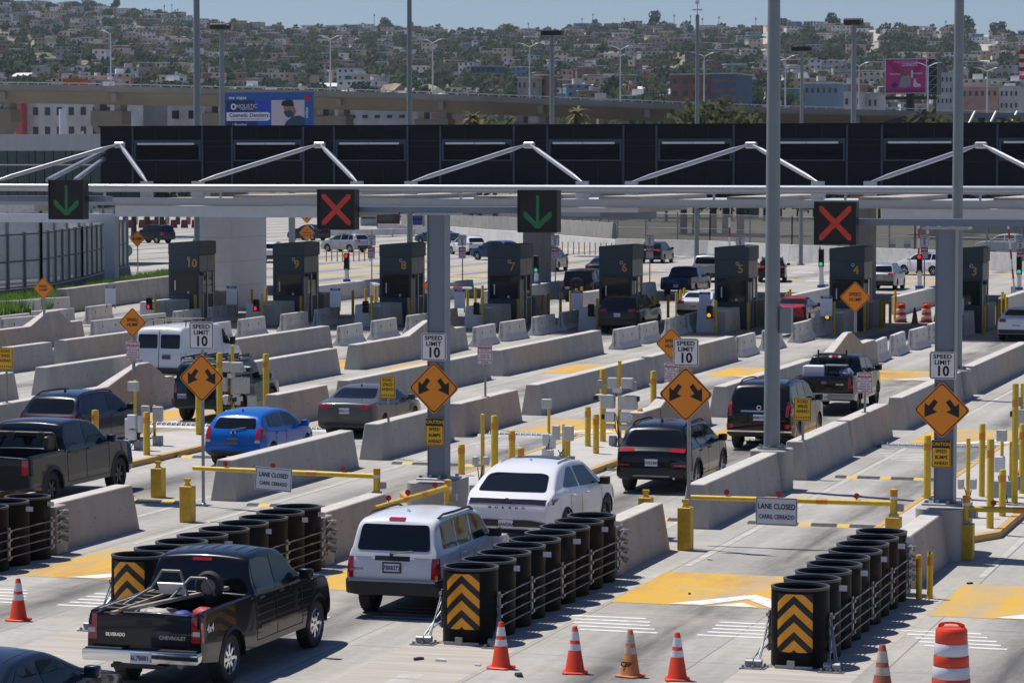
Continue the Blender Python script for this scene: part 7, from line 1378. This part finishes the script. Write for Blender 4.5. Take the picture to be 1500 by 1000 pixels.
YP = 520.0; a = at(1297, 87, YP); b = at(1356.5, 136.5, YP); W_ = b.x - a.x; H_ = a.z - b.z; M_PK = mat('billboard_magenta', (.6, .02, .2), .5, var=.06, scale=.5); M_PKD = mat('billboard_crimson', (.45, .005, .1), .5, var=.05)
t = thing('billboard', 'bright pink billboard with a woman in grey high above the flyover', 'billboard', (a.x, YP, b.z)); MB().bx(0, 0, 0, W_, .4, H_).build('panel', M_PK, t); MB().ring([q(-.01, -.01), q(1.01, -.01), q(1.01, 1.01), q(-.01, 1.01)], [q(.008, .01), q(.992, .01), q(.992, .99), q(.008, .99)], -.03, .01, 'xz').build('white_rim', M_BBW, t)
lay('crimson_band', [(0.01, .88), (.99, .88), (.99, .985), (0.01, .985)], M_PKD); lay('crimson_wedge', [(.01, .02), (.2, .02), (.5, .5), (.36, .6)], M_PKD, -.007); lay('crimson_wedge', [(.8, .02), (.99, .02), (.68, .62), (.58, .5)], M_PKD, -.007)
M_COAT = mat('printed_grey_coat', (.36, .32, .33), .6, var=.15); lay('printed_coat', [(.34, .82), (.38, .55), (.44, .46), (.5, .48), (.57, .46), (.62, .56), (.63, .8), (.5, .84)], M_COAT, -.02); lay('printed_hair', [(.44, .5), (.445, .28), (.49, .22), (.53, .28), (.54, .5)], mat('printed_brown_hair', (.2, .1, .06), .6), -.026); lay('printed_head', [(.46, .42), (.465, .3), (.49, .26), (.515, .3), (.52, .4), (.49, .46)], M_SKIN, -.031)
lay('printed_bottle', [(.63, .55), (.63, .36), (.655, .3), (.68, .36), (.68, .56)], M_BBW, -.031); lay('printed_jar', [(.68, .8), (.7, .6), (.74, .56), (.76, .7), (.86, .74), (.88, .8), (.74, .83)], M_BBW, -.031); lay('printed_badge', [(.14, .76), (.22, .66), (.31, .76), (.22, .86)], M_BB2, -.031)
T_('Lo que tu familia necesita', .5, .5, .08, M_BBW, sx=.8); T_('COSMETIC', .75, .6, .17, M_BBW, bold=.02, sx=.75); T_('Maquillaje', .45, .24, .44, M_BBW, bold=.01); T_('Cuidado', .45, .8, .42, M_BBW, bold=.01); T_('C', .8, .22, .77, M_BBW)
MB().bx(W_ + .3, .3, -.2, W_ + 1.8, 5.5, H_ + .1).build('side_panel', M_BLACK, t)
fr = MB()
for k in range(5): fr.cyl((W_ + .2, .2, H_ * k / 4), (W_ + 1.9, .2, H_ * ((k + 1) / 4 if k < 4 else 1)), .06, n=5).cyl((W_ + .2, .2, H_ * k / 4), (W_ + 1.9, .2, H_ * k / 4), .06, n=5)
fr.build('lattice_frame', M_DOORF, t); MB().bx(.3, -1.4, -1.1, W_ + 2, 2, -.6).build('catwalk', M_BLACK, t); MB().cyl((W_ * .58, 1.5, -b.z), (W_ * .58, 1.5, 0), .75, n=14).build('support_post', M_BLACK, t)
# flag at the right edge
t = thing('flag', 'red and white striped flag entering at the right edge', 'flag', at(1520, 90, 300)); o = MB(); fm = [mat('flag_red', (.5, .02, .03), .7, var=.1), mat('flag_white', (.65, .65, .66), .7, var=.05)]
for k in range(7):
    for c in range(8): f = lambda i, j: (-1.8 + i * .26, .15 * math.sin(i * 1.1 + j * .3), 1.4 - j * .42 - .16 * i * (1 - i / 9) - (.5 if i < 2 else 0) * (2 - i) * .25); o.quad(f(c, k), f(c + 1, k), f(c + 1, k + 1), f(c, k + 1), k % 2)
for k in range(7):
    s_ = MB(); s_.v = list(o.v); idx = [i for i in range(len(o.f)) if i // 8 == k]; s_.f = [o.f[i] for i in idx]; s_.m = [0] * len(idx)
    used = sorted({v_ for f_ in s_.f for v_ in f_}); mp = {v_: i for i, v_ in enumerate(used)}; s_.v = [o.v[v_] for v_ in used]; s_.f = [tuple(mp[v_] for v_ in f_) for f_ in s_.f]; s_.build('stripe', fm[k % 2], t)
MB().cyl((.35, 0, -at(1520, 90, 300).z), (.35, 0, 2.2), .08, n=8).build('flag_pole', M_WHITE, t)
# ------------------------------------------------------------------ yard behind the booths
def run_wall(name, label, pts, h, w, m, cat='concrete wall'):
    p0 = P(*pts[0]); o = MB()
    for a, b in zip(pts[:-1], pts[1:]):
        A = P(*a); B = P(*b); d = (B - A).normalized(); n = Vector((-d.y, d.x, 0)); lo, hi = w / 2, w * .3
        sec = lambda Q: [Q - n * lo - p0, Q + n * lo - p0, Q + n * hi + Vector((0, 0, h)) - p0, Q - n * hi + Vector((0, 0, h)) - p0]
        S, E_ = sec(A), sec(B); k = len(o.v); o.v += [tuple(v_) for v_ in S + E_]
        for f_ in ((0, 1, 5, 4), (1, 2, 6, 5), (2, 3, 7, 6), (3, 0, 4, 7), (0, 3, 2, 1), (4, 5, 6, 7)): o.f.append(tuple(k + i for i in f_)); o.m.append(0)
    return tag(o.build(name, m, None, p0), label, cat)
run_wall('yard_wall', 'long pale concrete wall closing the yard at right', [(905, 372), (1040, 376), (1160, 383), (1340, 391), (1500, 398), (1600, 402)], 1.35, .7, M_CONCL); run_wall('yard_wall', 'pale concrete wall running diagonally behind booth 7', [(640, 347), (760, 357), (905, 371)], 1.2, .7, M_CONCL); run_wall('yard_wall', 'upper concrete wall on the slope behind the yard', [(590, 332), (760, 338), (900, 349)], 1.6, .6, M_CONC)
run_wall('verge_wall', 'long concrete wall in front of the grass verge at left', [(90, 458), (170, 446), (262, 433)], 1.25, .9, M_CONC); M_BLUEG = mat('blue_grey_painted_wall', (.1, .13, .155), .7, var=.12, scale=.5); run_wall('fence_base_wall', 'blue grey base wall carrying the tall steel fence at left', [(-40, 456), (60, 444), (120, 430), (186, 410)], .95, .7, M_BLUEG)
def mesh_mat(name, col, a):
    m = mat(name, col, .5, .3, var=.1); t_ = m.node_tree; out = t_.nodes['Material Output']; mx = t_.nodes.new('ShaderNodeMixShader'); tr = t_.nodes.new('ShaderNodeBsdfTransparent'); mx.inputs[0].default_value = a; t_.links.new(tr.outputs[0], mx.inputs[1]); t_.links.new(t_.nodes['Principled BSDF'].outputs[0], mx.inputs[2]); t_.links.new(mx.outputs[0], out.inputs[0]); return m
M_LINK = mesh_mat('chain_link_mesh', (.22, .22, .21), .5); M_PERF = mesh_mat('perforated_steel_panel', (.5, .52, .54), .8)
def fence(name, label, pts, h, z0, step, m, r=.05, pm=None):
    p0 = P(*pts[0]); t = thing(name, label, 'fence', p0); n = 0
    for a, b in zip(pts[:-1], pts[1:]):
        A = P(*a); B = P(*b); L = (B - A).length; k = max(1, int(L / step)); d = (B - A)
        MB().quad(A - p0 + Vector((0, 0, z0)), B - p0 + Vector((0, 0, z0)), B - p0 + Vector((0, 0, z0 + h)), A - p0 + Vector((0, 0, z0 + h))).build('mesh_panel', m, t, fix=False)
        for z in (z0 + .05, z0 + h * .5, z0 + h): MB().cyl(A - p0 + Vector((0, .02, z)), B - p0 + Vector((0, .02, z)), r * .6, n=6).build('rail', pm or M_STEEL, t)
        for q_ in range(k + 1):
            if n < 90: c = A + d * (q_ / k) - p0; MB().bx(c.x - r, c.y - r, 0, c.x + r, c.y + r, z0 + h + .1).build('fence_post', pm or M_STEEL, t); n += 1
    return t
fence('chain_link_fence', 'tall chain link fence along the back of the yard', [(900, 366), (1040, 370), (1160, 377), (1340, 385), (1500, 391), (1600, 395)], 2.6, .8, 3.0, M_LINK, .045); fence('chain_link_fence', 'chain link fence on the upper slope wall', [(640, 334), (760, 336), (905, 347)], 2.6, 1.4, 3.0, M_LINK, .045)
fence('steel_fence', 'tall blue grey steel panel fence on the wall at left', [(-40, 455), (60, 443), (120, 429), (186, 409)], 3.0, .95, 2.0, M_PERF, .09, mat('blue_grey_fence_post', (.1, .13, .15), .5, var=.1)); fence('steel_fence', 'second steel fence farther back at left', [(-40, 418), (60, 412), (168, 398)], 4.4, .2, 2.6, M_PERF, .1, M_GREYPAINT)
# portal frame over the left fence
t = thing('portal_frame', 'light grey steel portal behind the leftmost signal', 'portal', P(20, 425)); p = P(20, 425); x2 = at(163, 320, p.y).x - p.x; zt_ = at(100, 313, p.y).z; MB().bx(-4, -.3, zt_ - .55, x2 + .4, .3, zt_).build('beam', M_WHITE, t); MB().bx(x2 - .35, -.3, 0, x2 + .35, .3, zt_ - .56).build('column', M_WHITE, t); MB().bx(-3.6, -.3, 0, -3, .3, zt_ - .56).build('column', M_WHITE, t)
# grass verge as blades
M_GRASS = mat('fresh_grass', (.1, .21, .02), .7, var=0, col2=(.17, .28, .05), scale=.5); b = MB(); R6 = random.Random(3)
def blades(poly, n, h):
    A = [P(*q_) for q_ in poly]
    for _ in range(n):
        u, v_ = R6.random(), R6.random(); p_ = (A[0] * (1 - u) + A[1] * u) * (1 - v_) + (A[3] * (1 - u) + A[2] * u) * v_; hh_ = h * R6.uniform(.4, 1.2); a_ = R6.uniform(0, PI); w_ = R6.uniform(.05, .12); l_ = Vector((R6.uniform(-.2, .2), R6.uniform(-.2, .2), hh_)); s_ = Vector((math.cos(a_) * w_, math.sin(a_) * w_, 0)); b.poly([p_ - s_, p_ + s_, p_ + l_])
blades([(95, 455), (262, 432), (256, 408), (124, 432)], 15000, .8); blades([(-30, 472), (98, 458), (110, 438), (-30, 456)], 9000, .9)
translucent(M_GRASS, .5); tag(b.build('grass_verge', M_GRASS, fix=False), 'fresh green grass verge behind the concrete wall at left', 'grass', kind='stuff')
tag(MB().poly([tuple(P(*q_) + Vector((0, 0, .02))) for q_ in ((-60, 476), (100, 459), (264, 434), (262, 405), (186, 409), (60, 446), (-60, 462))]).build('verge_soil', mat('verge_soil', (.07, .08, .03), .95, var=.3)), kind='structure')
# back of the yard: embankment, hedges, boxes
tag(MB().poly([(p_.x, p_.y, .012) for p_ in (P(900, 366), P(1160, 377), P(1340, 385), P(1700, 400), P(1700, 258), P(560, 258), P(560, 322), P(760, 336))]).build('dirt_field', mat('brown_dirt_field', (.13, .105, .075), .95, var=0, col2=(.075, .08, .045), scale=.12, thr=(.4, .6), detail=8), fix=False), kind='structure')
for n in range(34):
    px = 760 + n * 24; Y = 395 + 24 * R6.random(); p = at(px, 300, Y); p.z = 0; plant('hedge_shrub', FINE[(3, 3, 0, 3)[n % 4]], p, n, R6.uniform(.45, .8), '%s shrub in the hedge on the embankment, %s' % (('dark', 'tall', 'dusty', 'rounded')[n % 4], ('left part', 'middle part', 'right part')[min(2, n // 12)]), 'shrub', 'shrubs on the embankment')
for n, (px, Y, ytop, k) in enumerate(((655, 432, 168, 4), (690, 415, 163, 4), (703, 413, 165, 4), (812, 412, 170, 4), (848, 410, 167, 4), (860, 413, 169, 4), (725, 425, 170, 0), (1002, 330, 163, 2), (1020, 328, 158, 2), (1045, 326, 152, 2), (1064, 324, 148, 2), (1085, 322, 158, 2), (1352, 318, 165, 2), (1368, 318, 156, 2), (1385, 314, 150, 2), (1400, 320, 168, 3), (1490, 330, 160, 2), (122, 290, 187, 4), (40, 300, 190, 2), (20, 300, 191, 2), (80, 300, 190, 2), (195, 300, 181, 3), (215, 300, 182, 3), (236, 300, 184, 0))):
    p = at(px, 200, Y); p.z = 0; h = at(px, ytop, Y).z
    if k == 4: plant('fan_palm', (palm_meshes(20 + n, 11, 40)[0], palm_meshes(20, 11)[1]), p, n, h / 12.2, 'bushy yellow green palm under the flyover, %s' % ORD[n] if n < 6 else 'small palm above the low grey building at left', 'palm tree', 'palms below the flyover')
    else: plant('roadside_tree', FINE[k], p, n, h / (9.2 if px > 900 else 11), '%s tree above the black building, %s' % ({0: 'dusty green', 2: 'olive', 3: 'dark green'}[k], ('near the left edge' if px < 300 else 'left of the antenna pole' if px < 1015 else 'right of the antenna pole' if px < 1100 else 'beside the grey pole at right') + ', ' + ORD[n % 8]), 'tree', 'trees above the black building')
for o in SC.objects:
    if o.name.startswith('fan_palm'):
        for c in o.children:
            if c.name.startswith('crown'): setm(c, M_LEAF[4])
# white lattice structure and dark curved roof at right
t = thing('lattice_structure', 'grey steel shed with white raking props behind the black building at right', 'shed', at(1406, 182, 340)); b0 = at(1406, 182, 340); MB().bx(0, 0, -b0.z, at(1560, 182, 340).x - b0.x, 10, at(1406, 166, 340).z - b0.z).build('wall', M_GREYPAINT, t)
for k in range(5): c = at(1413 + k * 31, 182, 338).x - b0.x; MB().cyl((c, -2.2, -1), (c + .9, -.3, 1.4), .14, n=8).build('raking_prop', M_WHITE, t); MB().bx(c + 1.0, -.06, -.4, c + 2.0, -.005, .7).build('window', M_PANE, t)
M_DKROOF = mat('dark_stepped_roof', (.03, .034, .042), .6, var=.2); t = thing('dark_stepped_roof', 'dark stepped roof rising behind the black building', 'roof', (at(1282, 180, 330).x, 330, 0))
for k in range(12): a_ = at(1283 + k * 6.2, 182 - 13 * math.sin(min(1, k / 9) * PI / 2), 330); MB().bx(a_.x - t.location.x, 0, 8, a_.x - t.location.x + .42, 7, a_.z).build('roof_step', M_DKROOF, t)
# low grey building at left with a window band
Y = 215.0; a = at(-40, 197, Y); b = at(149, 197, Y); W_ = b.x - a.x; z1, z2, z3 = at(0, 197, Y).z, at(0, 221, Y).z, at(0, 262, Y).z; t = thing('low_building', 'low pale building with a ribbed fascia and glass band at left', 'building', (a.x, Y, 0)); MB().bx(0, 0, z2, W_, 8, z1).build('ribbed_fascia', mat('ribbed_grey_fascia', (.4, .41, .42), .5, var=0, col2=(.32, .33, .34), scale=2.0, stretch=(3, .1, .02)), t); MB().bx(.2, .5, 4.8, W_ - .2, 7.5, z2 - .002).build('glass_band', mat('teal_glass_band', (.03, .06, .065), .08, var=.3, scale=.3), t)
for k in range(14): x = .3 + k * (W_ - .8) / 13; MB().bx(x, .42, 4.9, x + (.35 if k % 4 == 1 else .1), .498, z2 - .01).build('mullion', M_MUL, t)
MB().bx(.1, .4, z3 + 1.05, W_ - .1, .497, z3 + 1.15).bx(0, .3, 0, W_ - 6, 5, 4.79).build('plinth', M_CONCL, t)
mx = at(92.5, 230, 235); tag(MB().cyl((mx.x, 235, 0), (mx.x, 235, at(92.5, 160, 235).z), .33, n=12).build('white_mast', M_WHITE), 'thick white mast behind the low pale building', 'mast')
# maroon barriers and containers
M_MAR = mat('maroon_barrier_paint', (.14, .014, .018), .6, var=.15)
for k in range(8): p = P(176 + k * 15.5, 334); r = link('maroon_barrier', MB().prism([(-.38, 0), (.38, 0), (.3, 1.0), (-.3, 1.0)], 0, .5, 'xz').mesh('maroon_barrier', M_MAR), None, p); tag(r, 'maroon barrier block, %s from the left behind the bump sign' % ORD[k], 'barrier', 'maroon barriers')
for k in range(7): p = P(183 + k * 15.5, 329); p.z = 0; c = ((.03, .05, .25), (.5, .48, .45), (.35, .17, .05), (.03, .03, .035), (.4, .32, .2), (.05, .05, .06), (.3, .1, .06))[k]; tag(MB().lathe([(0, 0), (.3, .02), (.32, .7), (.26, 1.15), (.12, 1.3), (0, 1.32)], 10).build('upright_shape', mat('bin_%d' % k, c, .6), None, p), '%s upright shape behind the maroon barriers' % ('blue', 'pale', 'orange brown', 'black', 'tan', 'dark grey', 'rust red')[k], 'bin', 'upright shapes behind the maroon barriers')  # plain rounded shapes standing in for indistinct people and clutter
def portable(px, py, rz, lb): p = P(px, py); jersey(p.x, p.y, rz, lb)
for k in range(6): portable(482 + k * 31, 349 - k * .6, PI / 2 + .08, 'white portable barrier in the back row of the yard, %s from the left' % ORD[k])
for k in range(4): portable(590 + k * 29, 339 + k * 2, PI / 2 + .1, 'white portable barrier in the upper row by the dark kiosk, %s' % ORD[k])
for k in range(9): p = P(478 + k * 8, 383); bollard(p.x, p.y, 1.0, .05, 'thin yellow delineator beside the silver crossover, %s from the left' % ORD[k], band=False, m=M_YELD, group='yellow delineators in the yard')
for k in range(12): p = P(808 + k * 8, 372 + k * .2); bollard(p.x, p.y, 1.1, .05, 'thin yellow delineator between booths 7 and 6, %s from the left' % ORD[k], band=False, m=M_YELD, group='yellow delineators in the yard')
for px0, px1, y0, y1, m, lb in ((528, 552, 331, 312, M_BOXG, 'grey machine cabinet beside the red cross signal'), (552, 578, 334, 308, mat('dark_maroon_kiosk', (.05, .012, .012), .6), 'dark maroon kiosk beside the red cross signal'), (600, 627, 333, 314, M_BLUEINK, 'blue kiosk behind the left gantry column')):
    p = P(px0, y0); x2 = at(px1, y0, p.y).x; zt_ = at(px0, y1, p.y).z; t = thing('kiosk', lb, 'kiosk', (p.x, p.y, 0), 0, 'kiosks in the back of the yard'); W_ = x2 - p.x; MB().bx(0, 0, 0, W_, 2, zt_ - .15).build('wall', m, t); MB().bx(-.2, -.3, zt_ - .148, W_ + .2, 2.2, zt_).build('roof', M_BOXW, t); MB().bx(.15, -.03, .9, W_ - .15, -.004, zt_ - .5).build('window', M_PANE, t)
p = P(945, 362); t = thing('site_container', 'dark grey container behind the chain link fence', 'container', (p.x, 246, 3.2)); MB().bx(0, 0, 0, 8, 2.5, 2.6).build('container_box', M_BOOTHS, t); MB().bx(.3, -.03, .2, 3.7, -.004, 2.4).build('door', M_BOXG, t)
# distant road signs
def diamond_at(px, py, d, bx, by, lines, label, arrow=False, d2=None):
    p = P(bx, by); s = sc_at(p); t = thing('road_diamond_sign', label, 'road sign', p, 0, 'orange diamonds in the yard'); z = zz(px, py, p); post(t, z + .2, r=.04, m=M_STEEL); diamond(t, 0, z, d * s, lines=lines)
    if d2: z2_ = zz(d2[0], d2[1], p); dm = diamond(t, 0, z2_, d2[2] * s); MB().tube([(.0, -.07, z2_ - .3), (.02, -.07, z2_ + .05), (-.2, -.07, z2_ + .28)], .06, 6).prism([(-.42, z2_ + .2), (-.1, z2_ + .5), (-.05, z2_ + .12)], -.075, -.065, 'xz').build('curve_arrow', M_INK, dm)
diamond_at(202, 350, 24, 202, 406, [('BUMP', .24, 0, .008, 1)], 'orange bump diamond left of booth 10'); diamond_at(450, 341, 25, 450, 385, [('BE', .14, .17, .003, 1), ('PREPARED', .14, .0, .003, .9), ('TO STOP', .14, -.16, .003, 1)], 'orange diamonds with a curve arrow above a notice, behind booth 9', d2=(450, 315, 25)); diamond_at(291, 352, 18, 291, 400, [('BUMP', .24, 0, .008, 1)], 'orange diamond peeking out above booth 10')
p = P(187, 406); t = thing('stop_sign', 'grey back of an octagonal stop sign on a tall post at left', 'road sign', p, 0); MB().cyl((0, 0, 0), (0, 0, zz(187, 303, p)), .09, n=10).build('post', M_GREYPAINT, t); z = zz(187, 367, p); s = 9.5 * sc_at(p); MB().prism([(s * math.cos(PI / 8 + k * PI / 4), z + s * math.sin(PI / 8 + k * PI / 4)) for k in range(8)], -.13, -.1, 'xz').build('sign_back', M_BOXG, t)
for n, px in enumerate((1307, 1329)):
    p = P(px, 380); s = sc_at(p); t = thing('fence_notice', 'blue and white notice over a red arrow on the fence, %s' % ('left one' if n == 0 else 'right one'), 'notice', (p.x, p.y, 0), 0, 'notices on the fence'); z = zz(px, 357, p); MB().bx(-.03, .0, 0, .03, .05, z).build('post', M_STEEL, t); board(t, 'panel', 0, z, 10 * s, 11 * s, M_SIGNW, [], border=None, bands=((-.48, -.02, M_BLUEINK),)); MB().prism([(-.14, z - .7), (-.3, z - .95), (0, z - 1.3), (.3, z - .95), (.14, z - .7)][::1], -.07, -.05, 'xz').build('red_arrow', mat('bright_red_arrow', (.6, .02, .03), .5), t)

# ------------------------------------------------------------------ air
hz = bpy.data.materials.new('thin_haze'); hz.use_nodes = True; ht = hz.node_tree; ht.nodes.remove(ht.nodes['Principled BSDF']); pv = ht.nodes.new('ShaderNodeVolumePrincipled'); pv.inputs['Color'].default_value = (.74, .86, 1, 1); pv.inputs['Density'].default_value = .00005; pv.inputs['Anisotropy'].default_value = .1; ht.links.new(pv.outputs[0], ht.nodes['Material Output'].inputs['Volume'])
tag(MB().bx(-2700, -90, -14, 900, 3400, 185).build('haze', hz), kind='stuff')
